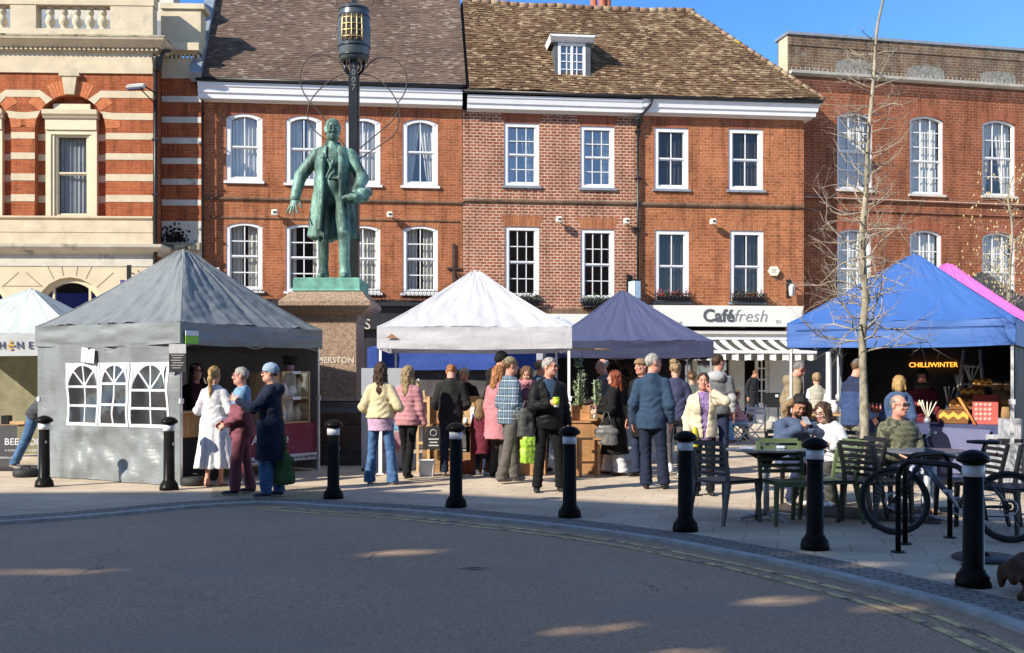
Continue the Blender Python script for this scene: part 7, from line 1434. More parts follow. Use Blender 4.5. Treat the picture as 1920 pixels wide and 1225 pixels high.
for pts in ([(647, 135), (634, 115), (615, 105), (590, 104), (571, 118), (563, 145), (568, 170), (580, 190), (602, 215), (625, 245), (655, 285)], [(650, 137), (625, 148), (600, 168), (582, 192), (577, 215), (584, 238), (605, 258), (640, 285)], [(684, 130), (700, 114), (720, 108), (742, 114), (758, 132), (763, 155), (757, 178), (746, 194)], [(680, 139), (702, 146), (722, 160), (738, 180), (748, 204), (748, 232), (736, 256), (708, 276), (672, 300)], [(746, 210), (735, 228), (712, 248), (676, 278)], [(633, 10), (628, -10), (610, -40)], [(697, 12), (705, -12), (725, -40)]): part('wire_scroll', WIRE, bc, lambda b: b.tube(wz(pts), .013, 5))
# ---------------------------------------------------------------- bollards
BOLL = pbr('bollard_gloss_black', (.0105, .0095, .0085), .32, .35, 7, .06, 25, spec=.06, dark=((.02, .018, .016), 3, .62))
b0 = None
for i, (u, v, lab) in enumerate(((83, 913, 'black bollard at the far left before the grey tent wall'), (317, 919, 'black bollard at the front corner of the grey tent'), (625, 935, 'black bollard right of the maroon banner, before the plinth'), (855, 951, 'black bollard before the man in the black jacket'), (1068, 970, 'black bollard beside the man with the lime cup'), (1285, 996, 'black bollard left of the grey slatted chair'), (1528, 1030, 'black bollard before the green chairs'), (1825, 1099, 'nearest and largest black bollard, in front of the bicycle'))):
    p = G(u, v)
    if b0 is None:
        b0 = thing('bollard', lab, 'bollard', p, 0, 'bollards along the kerb')
        part('shaft', BOLL, b0, lambda b: b.lathe([(.0, .0), (.125, .0), (.125, .045), (.118, .052), (.118, .075), (.112, .085), (.095, .105), (.085, .125), (.075, .135), (.07, .79)], 28)); part('reflective_band', pbr('bollard_white_band', (.68, .69, .71), .35, .06, 14), b0, lambda b: b.lathe([(.072, .791), (.077, .793), (.077, .87), (.072, .872)], 28))
        part('cap', BOLL, b0, lambda b: b.lathe([(.07, .873), (.085, .885), (.115, .9), (.118, .915), (.105, .94), (.075, .965), (.03, .982), (.0, .985)], 28)); part('badge', pbr('bollard_badge', (.4, .4, .4), .5), b0, lambda b: b.cbox((.05, -.055, .62), (.02, .012, .035), 0, Matrix.Rotation(R(42), 3, 'Z')))
    else: dup(b0, p, i*.4, lab)
# ---------------------------------------------------------------- cafe furniture
def chair_make(name, label, mat, seatm=None):
    t = thing(name, label, 'chair', (0, 0, 0), 0, 'slatted chairs by the kerb'); W2, D2 = .23, .22
    def leg(x, y, x2, y2, z1=.43, w=.022):
        def fn(b): b.loft([[Vector((cx+sx*w*k, cy+sy*w*k*.9, z)) for sx, sy in ((-1, -1), (1, -1), (1, 1), (-1, 1))] for cx, cy, z, k in ((x2, y2, 0, .72), ((x+x2)/2, (y+y2)/2, z1*.5, .9), (x, y, z1, 1.1))], 0, False)
        part('leg', mat, t, fn)
    for s in (-1, 1): leg(s*W2, -D2, s*(W2+.015), -D2-.015); leg(s*W2, D2-.0, s*(W2+.01), D2+.09)
    def seat(b):
        b.grid(lambda i, j: (-W2-.02+(2*W2+.04)*i, -D2-.03+(2*D2+.05)*j, .452-.012*math.sin(math.pi*i)), 8, 8); b.box(-W2-.02, -D2-.03, .415, W2+.02, D2+.02, .436)
        b.box(-W2-.02, -D2-.032, .4, W2+.02, -D2-.02, .45)
    part('seat', seatm or mat, t, seat)
    for s in (-1, 1): part('back_post', mat, t, lambda b: b.loft([[Vector((s*W2+sx*.018, y+sy*.017, z)) for sx, sy in ((-1, -1), (1, -1), (1, 1), (-1, 1))] for y, z in ((D2, .43), (D2+.02, .58), (D2+.055, .72), (D2+.085, .83))], 0, False))
    for k in range(6):
        z = .5+k*.062; y = D2+.008+.095*((z-.43)/.4)**1.3; part('slat', mat, t, lambda b: b.grid(lambda i, j: (-W2+.012+(2*W2-.024)*i, y+.022*math.sin(math.pi*i)+(.008 if 0 else 0)+.02*(j-.5)*.4, z+(.036 if k < 5 else .05)*j), 8, 1) or b.grid(lambda i, j: (-W2+.012+(2*W2-.024)*i, y+.02+.022*math.sin(math.pi*i)+.004*(j-.5), z+(.036 if k < 5 else .05)*(1-j)), 8, 1))
    return t
CG_ = pbr('grey_plastic', (.075, .068, .07), .5, .1, 8, .05, 60); CGR = pbr('sage_green_plastic', (.085, .12, .055), .5, .1, 8, .05, 60); CBK = pbr('black_plastic', (.009, .0095, .012), .45, .1, 8, .05, 60)
c1 = chair_make('slatted_chair', 'grey slatted chair right of the sixth bollard, turned to the table', CG_); c1.location = GX(1362, 11.15); c1.rotation_euler = (0, 0, R(126))
c2 = chair_make('slatted_chair', 'sage green slatted chair facing the camera beside the table', CGR); c2.location = GX(1481, 11.0); c2.rotation_euler = (0, 0, R(8))
dup(c2, GX(1546, 11.1), R(-78), 'sage green slatted chair half hidden behind the seventh bollard')
c3 = chair_make('slatted_chair', 'black slatted chair in front of the woman in the white hoodie', CBK); c3.location = GX(1592, 11.5); c3.rotation_euler = (0, 0, R(-75))
dup(c3, GX(1645, 11.0), R(118), 'black slatted chair turned to the right, left of the bicycle wheel'); dup(c3, GX(1815, 11.0), R(-88), 'black slatted chair behind the bicycle frame'); dup(c3, GX(1905, 10.4), R(-70), 'black slatted chair at the right edge behind the rear bicycle wheel')
dup(c3, GX(1682, 12.12), R(14), 'black slatted chair under the man in the olive puffer'); dup(c3, GX(1488, 12.97), R(8), 'black slatted chair under the bearded man'); dup(c3, GX(1564, 12.77), R(-42), 'black slatted chair under the woman in the white hoodie')
def table_make(label, pos, rz):
    t = thing('cafe_table', label, 'table', pos, rz, 'folding cafe tables')
    part('table_top', pbr('grey_table_top', (.1, .12, .15), .25, .15, 6, 0, spec=.6), t, lambda b: b.loft([[Vector((rr*math.cos(a), rr*.85*math.sin(a), z)) for a in np.linspace(0, 2*math.pi, 33)[:-1]] for rr, z in ((.41, .725), (.43, .73), (.43, .745), (.42, .75))], 0, False))
    part('bracket', BLACK, t, lambda b: b.loft([[Vector((sx*w, sy*w*.6, z)) for sx, sy in ((-1, -1), (1, -1), (1, 1), (-1, 1))] for w, z in ((.04, .56), (.06, .62), (.22, .7), (.27, .724))], 0, False))
    part('pillar', ALU, t, lambda b: b.lathe([(.032, .05), (.032, .6)], 14)); part('table_base', ALU, t, lambda b: [b.tube([(0, 0, .06), (.34*math.cos(a), .34*math.sin(a), .025)], [.026, .016], 6) for a in (.4, 1.97, 3.54, 5.11)]+[b.lathe([(.02, 0), (.02, .012)], 8, (.33*math.cos(a), .33*math.sin(a), 0)) for a in (.4, 1.97, 3.54, 5.11)])
    return t
t1 = table_make('round grey cafe table between the grey chair and the green chair', GX(1437, 11.35), 0); dup(t1, GX(1738, 11.1), .5, 'round grey cafe table behind the bicycle')
goods('napkin', 'crumpled pale paper napkins left on the round table', 'napkin', GX(1400, 11.2)+Vector((0, 0, .752)), lambda b: (b.cbox((0, 0, .01), (.13, .1, .02), 0, None, .005), b.cbox((.38, .1, .015), (.08, .08, .03), 0, None, .006)), pbr('blue_white_paper', (.45, .52, .62), .7, .2))
# ---------------------------------------------------------------- bicycle, racks, base plate
bkA, bkB = Vector((4.53, 9.72, 0)), Vector((3.66, 10.21, 0)); ba_ = math.atan2((bkB-bkA).y, (bkB-bkA).x); bk = thing('bicycle', 'dark mountain bicycle leaning at the rack behind the nearest bollard', 'bicycle', bkA, ba_)
WB_ = (bkB-bkA).length; RW = .325; TYR = pbr('tyre_rubber', (.016, .016, .017), .75, .2, 20, .4, 60); RIM = pbr('rim_dark_alloy', (.1, .1, .11), .35, .1, metal=.6); FRM = pbr('gunmetal_frame', (.12, .135, .15), .3, .15, 8, metal=.5); FRB = pbr('frame_black', (.02, .022, .025), .35)
def circ(c, r_, n=40): return [Vector((c[0]+r_*math.cos(2*math.pi*k/n), c[1], c[2]+r_*math.sin(2*math.pi*k/n))) for k in range(n)]
for x in (0, WB_):
    w = part('wheel', RIM, bk, lambda b: b.tube(circ((x, 0, RW), RW-.048), .014, 6, closed=True)); part('tyre', TYR, w, lambda b: b.tube(circ((x, 0, RW), RW-.022, 48), .025, 8, closed=True)); part('hub', FRB, w, lambda b: b.tube([(x, -.05, RW), (x, .05, RW)], .022, 8))
    part('spokes', pbr('spoke_steel', (.3, .3, .31), .3, metal=.8), w, lambda b: [b.tube([(x+.02*math.cos(a+.5), s*.03, RW+.02*math.sin(a+.5)), (x+(RW-.055)*math.cos(a), 0, RW+(RW-.055)*math.sin(a))], .0016, 3) for a, s in [(k*2*math.pi/28, 1 if k % 2 else -1) for k in range(28)]])
    part('brake_disc', ALU, w, lambda b: b.tube(circ((x, .045, RW), .075, 20), .006, 4, closed=True))
BBp, STt, HTt, HTb = Vector((.42, 0, .3)), Vector((.27, 0, .72)), Vector((WB_-.3, 0, .82)), Vector((WB_-.245, 0, .7))
part('frame', FRM, bk, lambda b: (b.tube([HTb, BBp], [.03, .026], 10), b.tube([HTt, STt], .018, 8), b.tube([BBp, STt+Vector((-.03, 0, .08))], .017, 8), b.tube([HTb-Vector((0, 0, .03)), HTt+Vector((0, 0, .03))], .024, 8)))
part('rear_stays', FRB, bk, lambda b: [b.tube([(0, s*.06, RW), STt-Vector((0, 0, .06))], .01, 6) for s in (-1, 1)]+[b.tube([(0, s*.06, RW), BBp], .01, 6) for s in (-1, 1)])
part('fork', FRB, bk, lambda b: [b.tube([(WB_, s*.06, RW), (WB_-.215, s*.06, .66), (WB_-.23, 0, .69)], [.016, .02, .016], 6) for s in (-1, 1)]); hbx = HTt.x-.02
part('handlebar', FRB, bk, lambda b: (b.tube([(hbx, -.33, .97), (hbx+.04, -.1, .95), (hbx+.05, 0, .93), (hbx+.04, .1, .95), (hbx, .33, .97)], .014, 6), b.tube([(hbx+.05, 0, .93), HTt], .02, 6), b.tube([(hbx, -.33, .97), (hbx+.02, -.2, .96)], .02, 6), b.tube([(hbx, .33, .97), (hbx+.02, .2, .96)], .02, 6), b.tube([(hbx+.03, -.16, .95), (hbx+.1, -.24, .92)], .008, 5), b.tube([(hbx+.03, .16, .95), (hbx+.1, .24, .92)], .008, 5)))
part('saddle', pbr('saddle_black', (.018, .018, .022), .4), bk, lambda b: (b.loft([[Vector((x, w*math.cos(a), .91+.022*math.sin(a)*k)) for a in np.linspace(0, 2*math.pi, 11)[:-1]] for x, w, k in ((.07, .05, .8), (.11, .075, 1), (.2, .06, 1), (.28, .03, .9), (.36, .018, .6))]), b.tube([STt+Vector((-.03, 0, .06)), (.2, 0, .9)], .014, 6)))
part('crankset', ALU, bk, lambda b: (b.tube(circ(BBp+Vector((0, -.05, 0)), .08, 24), .008, 5, closed=True), b.tube([BBp+Vector((0, -.08, 0)), BBp+Vector((-.08, -.09, -.15))], .012, 6), b.tube([BBp+Vector((0, .08, 0)), BBp+Vector((.08, .09, .15))], .012, 6), b.cbox(BBp+Vector((-.08, -.14, -.155)), (.09, .09, .02)), b.cbox(BBp+Vector((.08, .14, .155)), (.09, .09, .02))))
part('chain', BLACK, bk, lambda b: (b.tube([(0, -.05, RW+.04), BBp+Vector((0, -.05, .08))], .006, 4), b.tube([(0, -.05, RW-.1), BBp+Vector((0, -.05, -.08))], .006, 4), b.tube(circ((0, -.05, RW), .045, 16), .012, 5, closed=True), b.cbox((.02, -.06, RW-.1), (.03, .02, .1))))
part('reflector', pbr('red_reflector', (.4, .02, .02), .3), bk, lambda b: b.cbox((.1, 0, .8), (.02, .04, .03)))
RACK = pbr('rack_black_paint', (.011, .0105, .01), .4, .4, 9, .1, 30, spec=.12, dark=((.1, .1, .1), 14, .68))
def rack(a, c, label, h=.78, rr=.024):
    t = thing('bike_rack', label, 'bike rack', a, 0, 'bike rack hoops'); d = (c-a); r_ = .16; L = d.length; u = d/L
    pts = [Vector((0, 0, 0)), Vector((0, 0, h-r_))]+[u*(r_-r_*math.cos(k*math.pi/12))+Vector((0, 0, h-r_+r_*math.sin(k*math.pi/12))) for k in range(1, 7)]+[u*(L-r_+r_*math.sin(k*math.pi/12))+Vector((0, 0, h-r_+r_*math.cos(k*math.pi/12))) for k in range(0, 7)]+[u*L]
    part('hoop', RACK, t, lambda b: b.tube(pts, rr, 10)); part('foot_plate', BLACK, t, lambda b: b.lathe([(.06, 0), (.06, .012), (.03, .014)], 14)); part('foot_plate', BLACK, t, lambda b: b.lathe([(.06, 0), (.06, .012), (.03, .014)], 14, u*L)); return t
rack(G(1684, 1036), Vector((3.66, 8.55, 0)), 'black bike rack hoop nearest the kerb', .79); rack(G(1697, 1021), G(1781, 1009), 'black bike rack hoop against the bicycle frame', .8)
dp = thing('base_plate', 'round black parasol base plate lying on the paving behind the nearest bollard', 'base plate', GX(1848, 8.82), .3); part('plate', pbr('black_plate', (.03, .032, .036), .45, .3, 8), dp, lambda b: b.lathe([(.0, .002), (.26, .002), (.265, .012), (.25, .03), (.05, .035)], 32)); part('socket', BLACK, dp, lambda b: b.lathe([(.035, .035), (.035, .06), (.02, .06)], 12))
# ---------------------------------------------------------------- dog at the right edge
def dog():
    f = Field(.03); f.cap((.02, 0, .17), (.42, .12, .16), .1, .115); f.cap((.0, -.03, .2), (-.1, -.08, .18), .075, .07); f.ell((-.13, -.1, .165), (.075, .085, .075)); f.cap((-.15, -.13, .15), (-.2, -.19, .12), .046, .034)
    for s in (-1, 1): f.ell((-.12+s*.05, -.07-s*.06, .12), (.025, .04, .085)); f.cap((.02+s*.04, -.08+s*.05, .1), (-.1+s*.06, -.2+s*.05, .03), .035, .026); f.cap((-.1+s*.06, -.2+s*.05, .03), (-.16+s*.06, -.24+s*.05, .028), .03, .026); f.ell((.42, .12+s*.1, .1), (.11, .06, .09)); f.cap((.4, .12+s*.13, .05), (.26, .08+s*.16, .03), .035, .028)
    f.cap((.5, .15, .15), (.66, .2, .06), .03, .018); f.post.append(lambda P, d: np.maximum(d, .003-P[..., 2])); f.post.append(folds(.004, (40, 40, 22), 4.))
    V, Q = f.mesh(.009); c = V[Q].mean(1); sl = np.zeros(len(Q), int); sl[(np.linalg.norm(c-np.array([-.215, -.205, .125]), axis=1) < .022)] = 1; sl[(c[:, 0] < -.1) & (c[:, 1] < -.12) & (c[:, 2] < .15) & (sl == 0)] = 2
    for e in ((-.185, -.115, .2), (-.125, -.17, .195)): sl[np.linalg.norm(c-np.array(e), axis=1) < .017] = 1
    o = np_obj('dog', V, Q, [pbr('dark_brown_fur', (.06, .024, .011), .85, .6, 25, 1, 70, stretch=(1, 1, .4)), BLACK, pbr('tan_muzzle_fur', (.13, .06, .03), .85, .4, 25, .8, 70)]); o.location = GX(1917, 7.5); o.rotation_euler = (0, 0, R(10))
    tag(o, 'dark brown dog lying at the right edge of the pavement', 'dog')
dog()
# ---------------------------------------------------------------- bare trees
BARK = pbr('pale_bark', (.27, .24, .175), .85, .5, 9, .8, 30, stretch=(1, 1, .5), dark=((.1, .085, .055), 6, .5)); TWIG = pbr('pale_twig', (.31, .26, .2), .8, .3, 6); BUDM = pbr('pale_buds', (.5, .42, .2), .7, .3, 20)
def twig(b, p, d, L, r_, depth, rr, buds=None):
    n = max(3, int(L/.11)); pts, rad = [p.copy()], [r_]; d = d.normalized()
    for k in range(n):
        d = (d+Vector((rr.gauss(0, .26), rr.gauss(0, .26), rr.gauss(.02, .24)))).normalized(); p = p+d*(L/n); pts.append(p.copy()); rad.append(r_*(1-.75*(k+1)/n))
        if depth > 0 and rr.random() < .75:
            a = Vector((rr.gauss(0, 1), rr.gauss(0, 1), rr.gauss(.3, .6))); a = (a-d*a.dot(d)).normalized(); twig(b, p, (d*.75+a*.8), L*rr.uniform(.3, .55), rad[-1]*.75, depth-1, rr, buds)
        if buds is not None and depth == 0 and rr.random() < .28: buds.append(p.copy())
    b.tube(pts, rad, 5 if r_ > .006 else 4)
def tree(name, label, Y, trunk, r0, r1, nb, vr, Lr, seed, buds=False, up=.12, depth=2):
    rr = random.Random(seed); pts = [P(u, v, Y) for u, v in trunk]; base = Vector((pts[0].x, Y, 0)); t = thing('bare_tree', label, 'tree', base); pts = [p-base for p in pts]
    sp = []
    for i in range(len(pts)-1):
        p0, p1, p2, p3 = pts[max(i-1, 0)], pts[i], pts[i+1], pts[min(i+2, len(pts)-1)]
        for k in range(6): q = k/6; sp.append(.5*((2*p1)+(p2-p0)*q+(2*p0-5*p1+4*p2-p3)*q*q+(3*p1-p0-3*p2+p3)*q**3))
    sp.append(pts[-1]); H = sp[-1].z; R_ = lambda z: r0+(r1-r0)*max(0, z/H)**.8
    part('trunk', BARK, t, lambda b: b.tube(sp, [R_(p.z)*(1+.06*rr.gauss(0, 1))+(.02 if p.z < .1 else 0) for p in sp], 12))
    bl_ = [] if buds else None; b = MB(); zl, zh = [CAMZ+(HOR-v)/FPX*Y for v in vr]
    for i in range(nb):
        z = zl+(zh-zl)*((i+rr.random()*.8)/nb); q = min(sp, key=lambda p: abs(p.z-z)); k = (z-zl)/(zh-zl); a = i*2.4+rr.uniform(-.5, .5); d = Vector((math.cos(a), math.sin(a)*.8, up+rr.uniform(-.1, .3))); L = Lr*(1-.55*k)*rr.uniform(.65, 1.15)
        twig(b, q, d, L, max(.0078, R_(z)*.3), depth, rr, bl_)
    b.obj('branches', TWIG, t)
    if bl_:
        b = MB()
        for p in bl_: b.lathe([(.0, -.02), (.013, -.01), (.014, .01), (.0, .04)], 5, p)
        b.obj('buds', BUDM, t)['kind'] = 'stuff'
    return t
tree('bare_tree', 'bare pale barked street tree before the bright blue gazebo', 11.95, [(1622, 962), (1621, 800), (1617, 640), (1622, 560), (1616, 450), (1623, 370), (1629, 250), (1638, 150), (1644, 60), (1656, 0), (1672, -70)], .062, .011, 84, (655, 90), .95, 12, depth=3)
tree('bare_tree', 'bare budding tree at the right edge behind the black gazebo', 22.5, [(1892, 842), (1890, 640), (1893, 520), (1898, 430), (1890, 370), (1900, 330)], .07, .015, 26, (620, 350), 1.3, 5, True, .7)
# ---------------------------------------------------------------- goods and fittings of the stalls
def boxt(name, label, cat, loc, w, d, h, mat, rz=0, group=None, open_top=True):
    # planked wooden crate
    t = thing(name, label, cat, loc, rz, group); n = max(2, int(h/.1))
    def sides(b):
        for k in range(n):
            z0, z1 = h*k/n+.003, h*(k+1)/n-.004
            b.box(-w/2, -d/2, z0, w/2, -d/2+.014, z1); b.box(-w/2, d/2-.014, z0, w/2, d/2, z1); b.box(-w/2, -d/2+.014, z0, -w/2+.014, d/2-.014, z1); b.box(w/2-.014, -d/2+.014, z0, w/2, d/2-.014, z1)
    part('plank_sides', mat, t, sides); part('corner_posts', mat, t, lambda b: [b.box(sx*(w/2-.03)-.013, sy*(d/2-.03)-.013, .0, sx*(w/2-.03)+.013, sy*(d/2-.03)+.013, h-.001) for sx in (-1, 1) for sy in (-1, 1)])
    part('crate_base', mat, t, lambda b: b.box(-w/2+.015, -d/2+.015, .004, w/2-.015, d/2-.015, .02) if open_top else b.box(-w/2-.01, -d/2-.01, h, w/2+.01, d/2+.01, h+.02)); return t
CR1 = pbr('honey_crate_wood', (.38, .2, .085), .7, .35, 4, .2, 25, stretch=(.4, 1, 1)); CR2 = pbr('russet_crate_wood', (.28, .12, .05), .7, .35, 4, .2, 25, stretch=(.4, 1, 1)); GBRD = pbr('grey_board', (.36, .39, .44), .6, .08, 2)
# white gazebo: craft stall
bd = thing('display_board', 'tall grey blue display board at the left of the white gazebo', 'board', GX(716, 17.3), R(6)); part('board_panel', GBRD, bd, lambda b: b.box(-.33, 0, .04, .33, .03, 1.66)); part('board_foot', BLACK, bd, lambda b: (b.box(-.32, -.12, 0, -.28, .15, .04), b.box(.28, -.12, 0, .32, .15, .04)))
part('poster', pbr('poster_print', (.3, .16, .2), .6, .7, 9), bd, lambda b: b.box(.02, -.008, .3, .3, -.002, .62)); part('poster', pbr('blue_poster', (.15, .3, .42), .6, .5, 9), bd, lambda b: b.box(.02, -.008, .66, .3, -.002, .9))
el = thing('easel', 'tall wooden easel rack standing right of the woman in pink', 'easel', GX(793, 16.9), R(-12))
part('uprights', WOODL, el, lambda b: (b.box(-.11, 0, 0, -.07, .03, 1.42), b.box(.07, 0, 0, .11, .03, 1.2), b.tube([(0, .05, 1.3), (.0, .5, 0)], .018, 6))); [part('rail', WOODL, el, lambda b: b.box(-.07, .002, z, .07, .028, z+.04)) for z in (.1, .45, .8, 1.12)]; part('hook', ALU, el, lambda b: b.tube([(-.09, -.02, 1.42), (-.09, -.03, 1.47), (-.05, -.06, 1.48), (-.04, -.08, 1.45)], .012, 6))
st = thing('stall_table', 'wooden trestle stall table under the white gazebo', 'table', GX(868, 17.5), 0); part('table_top', WOODD, st, lambda b: b.box(-1.0, -.3, .72, 1.0, .35, .76)); 
for sx in (-1, 1):
    for sy in (-1, 1): part('leg', WOODD, st, lambda b: b.box(sx*.9-.025, sy*.24-.025+.02, 0, sx*.9+.025, sy*.24+.025+.02, .719))
boxt('wooden_crate', 'pale upright wooden box on the craft stall left of the man in black', 'crate', GX(815, 17.4)+Vector((0, 0, .762)), .3, .26, .44, CR1, .15, 'crates on the craft stall'); boxt('wooden_crate', 'wide wooden crate on the craft stall right of the man in black', 'crate', GX(888, 17.5)+Vector((0, 0, .762)), .42, .3, .24, WOODL, -.1, 'crates on the craft stall'); boxt('wooden_crate', 'small crate stacked behind on the craft stall near the stallholder', 'crate', GX(884, 17.56)+Vector((0, 0, 1.005)), .3, .22, .2, WOODL, .1, 'crates on the craft stall')
boxt('wooden_crate', 'low crate on the ground under the craft stall by the bowed man', 'crate', GX(822, 17.1), .5, .34, .36, WOODD, .05, 'crates on the craft stall'); boxt('wooden_crate', 'low dark crate on the ground behind the child', 'crate', GX(886, 17.1), .5, .34, .3, WOODD, -.08, 'crates on the craft stall')
chk = thing('chalkboard', 'small black chalkboard with white drawing below the craft stall', 'sign', GX(813, 16.75)+Vector((0, 0, .38)), .05); part('board_panel', pbr('slate_black', (.018, .018, .02), .7), chk, lambda b: b.box(-.17, 0, 0, .17, .02, .36)); part('chalk_drawing', pbr('chalk', (.5, .5, .5), .9), chk, lambda b: (b.tube([(.05*math.cos(a), -.006, .26+.05*math.sin(a)) for a in np.linspace(0, 6.28, 12)], .006, 4), [b.box(-.08+.02*(k % 2), -.006, .15-.05*k, .08-.02*(k % 2), -.001, .17-.05*k) for k in range(3)]))
bn_ = thing('tin_bin', 'small white square bin on the ground below the easel', 'bin', GX(800, 16.35), 0); part('bin_body', WHITE, bn_, lambda b: b.loft([[Vector((sx*w, sy*w, z)) for sx, sy in ((-1, -1), (1, -1), (1, 1), (-1, 1))] for w, z in ((.1, 0), (.12, .24), (.105, .24), (.1, .2))], 0, False)); part('bin_rim', ALU, bn_, lambda b: b.tube([(-.12, -.12, .24), (.12, -.12, .24), (.12, .12, .24), (-.12, .12, .24)], .006, 4, closed=True))
for u, dy, lab, c, hh in ((806, 0, 'tall honey coloured candle on the craft stall', (.5, .3, .1), .16), (898, -.12, 'white candle in front of the wide crate', (.6, .58, .52), .12), (905, -.05, 'amber jar at the right end of the craft stall', (.3, .12, .03), .13), (873, -.2, 'small white pot before the stallholder', (.6, .6, .58), .1)):
    goods('jar', lab, 'jar', GX(u, 17.4+dy)+Vector((0, 0, .762)), lambda b: b.lathe([(.0, 0), (.04, 0), (.042, hh*.7), (.03, hh*.8), (.03, hh), (0, hh)], 12), pbr('jar_%d' % u, c, .35, .15), 0, 'jars on the craft stall')
pc = thing('poster_card', 'white card with blue print standing on the craft stall', 'card', GX(893, 17.15)+Vector((0, 0, .762)), 0); part('card_panel', WHITE, pc, lambda b: b.box(-.1, 0, 0, .1, .01, .27)); part('print', pbr('blue_print', (.15, .2, .4), .6), pc, lambda b: b.box(-.07, -.004, .06, .02, -.0005, .16))
# wooden plank counters with planters on the right
def plankbox(label, u, Y, w, d, h, mat, rz, text=None):
    t = thing('plank_counter', label, 'counter', GX(u, Y), rz, 'plank counters of the plant stall'); n = max(2, int(w/.16))
    part('front_planks', mat, t, lambda b: [b.box(-w/2+w*k/n+.002, -d/2, .01, -w/2+w*(k+1)/n-.002, -d/2+.02, h-.021) for k in range(n)]); part('side_panels', mat, t, lambda b: (b.box(-w/2, -d/2+.021, .01, -w/2+.02, d/2, h-.021), b.box(w/2-.02, -d/2+.021, .01, w/2, d/2, h-.021))); part('worktop', mat, t, lambda b: b.box(-w/2-.02, -d/2-.02, h-.02, w/2+.02, d/2+.02, h+.008))
    if text: part('stencil_letters', pbr('stencil_brown', (.06, .03, .015), .8), t, lambda b: b.text(text, .16, T(.0, -d/2-.003, h*.62), .002, 0, 'CENTER', 0, .004))
    return t
plankbox('russet plank chest with stencilled letters behind the child', 938, 16.9, .95, .5, .68, CR2, .05, 'OLD PL'); plankbox('honey coloured plank chest beside the man with the cup', 1000, 16.6, .4, .45, .74, CR1, -.1)
plankbox('tall plank counter carrying the potted plants', 1092, 16.9, .62, .5, .82, CR1, .05)
stl = thing('wooden_stool', 'rough wooden stool with open shelf before the tall plank counter', 'stool', GX(1103, 16.3), .1)
for sx in (-1, 1):
    for sy in (-1, 1): part('leg', CR1, stl, lambda b: b.box(sx*.14-.02, sy*.12-.02, 0, sx*.14+.02, sy*.12+.02, .56))
part('seat', CR1, stl, lambda b: b.box(-.18, -.16, .561, .18, .16, .59)); part('shelf', CR1, stl, lambda b: b.box(-.12, -.1, .2, .12, .1, .22))
SUCC = pbr('pale_succulent', (.3, .37, .22), .7, .4, 14, .3); SUCD = pbr('grey_green_leaf', (.16, .21, .12), .7, .4, 14)
def planter(u, Y, z, w, label, kind, h):
    t = boxt('planter', label, 'planter', GX(u, Y)+Vector((0, 0, z)), w, .24, .24, CR1, .05, 'planters on the plank counter')
    def pl_(b):
        rr = random.Random(int(u))
        for s in range(kind):
            bx_ = rr.uniform(-w*.3, w*.3); by = rr.uniform(-.06, .06); hh = h*rr.uniform(.75, 1.05); b.tube([(bx_, by, .18), (bx_+rr.uniform(-.03, .03), by, .2+hh*.5), (bx_+rr.uniform(-.05, .05), by, .2+hh)], [.022, .018, .008], 6)
            for _ in range(int(150*hh)):
                zz = .2+hh*rr.random(); a = rr.uniform(0, 6.28); r_ = rr.uniform(.02, .075)*(1.1-.5*(zz-.2)/hh); c = Vector((bx_+r_*math.cos(a), by+r_*math.sin(a), zz)); d = Vector((math.cos(a), math.sin(a), rr.uniform(.1, .9))).normalized(); e = d.cross(Vector((0, 0, 1))).normalized(); n_ = d.cross(e); L = rr.uniform(.03, .055)
                b.add([c-d*L*.4, c+e*L*.3+n_*.008, c+d*L, c-e*L*.3+n_*.008], [(0, 1, 2, 3)], 1 if rr.random() < .3 else 0)
    b = MB(); pl_(b); b.obj('foliage', [SUCC, SUCD], t); return t
planter(1086, 16.95, .83, .3, 'wooden planter of tall pale succulent columns on the plank counter', 4, .58); planter(1116, 16.8, .83, .22, 'smaller wooden planter with bushy grey green stems on the plank counter', 3, .45)
bj = thing('glass_cloche', 'small glass cloche lamp between the planters and the red haired woman', 'cloche', GX(1115, 16.62)+Vector((0, 0, .83)), 0); part('dome', glass('cloche_glass', (.9, .92, .92), .15), bj, lambda b: b.lathe([(.07, .03), (.072, .16), (.05, .22), (.0, .24)], 16)); part('cloche_base', WOODD, bj, lambda b: b.lathe([(.0, 0), (.085, 0), (.085, .025), (.0, .03)], 16)); part('candle', WHITE, bj, lambda b: b.lathe([(.0, .031), (.02, .031), (.02, .1), (0, .1)], 10))
hgp = thing('hanging_rail', 'wooden hanging rail with a trailing plant pot at the white gazebo leg', 'rail', GX(1085, 17.0)+Vector((0, 0, 1.98)), 0); part('rail', WOODL, hgp, lambda b: b.tube([(-.5, 0, 0), (.5, 0, -.03)], .016, 6)); part('cord', BLACK, hgp, lambda b: b.tube([(.05, 0, 0), (.06, 0, -.22)], .004, 4)); part('pot', pbr('leafy_pot', (.14, .16, .09), .8, .4), hgp, lambda b: b.lathe([(.0, -.32), (.05, -.3), (.06, -.22), (.0, -.21)], 10)); part('leaves', SUCD, hgp, lambda b: leafs(b, 60, .07, -.3, .14, .03))
for k in range(3): goods('terracotta_pot', ('terracotta pot on the ground behind the child', 'terracotta pot left of the child, beside the crate', 'small terracotta pot right of the child')[k], 'pot', GX((884, 872, 912)[k], 16.7), lambda b: b.lathe([(.0, 0), (.07, 0), (.1, .17), (.11, .17), (.11, .21), (.09, .21), (.08, .15), (0, .14)], 14), pbr('terracotta', (.42, .13, .07), .8, .15), 0, 'terracotta pots')
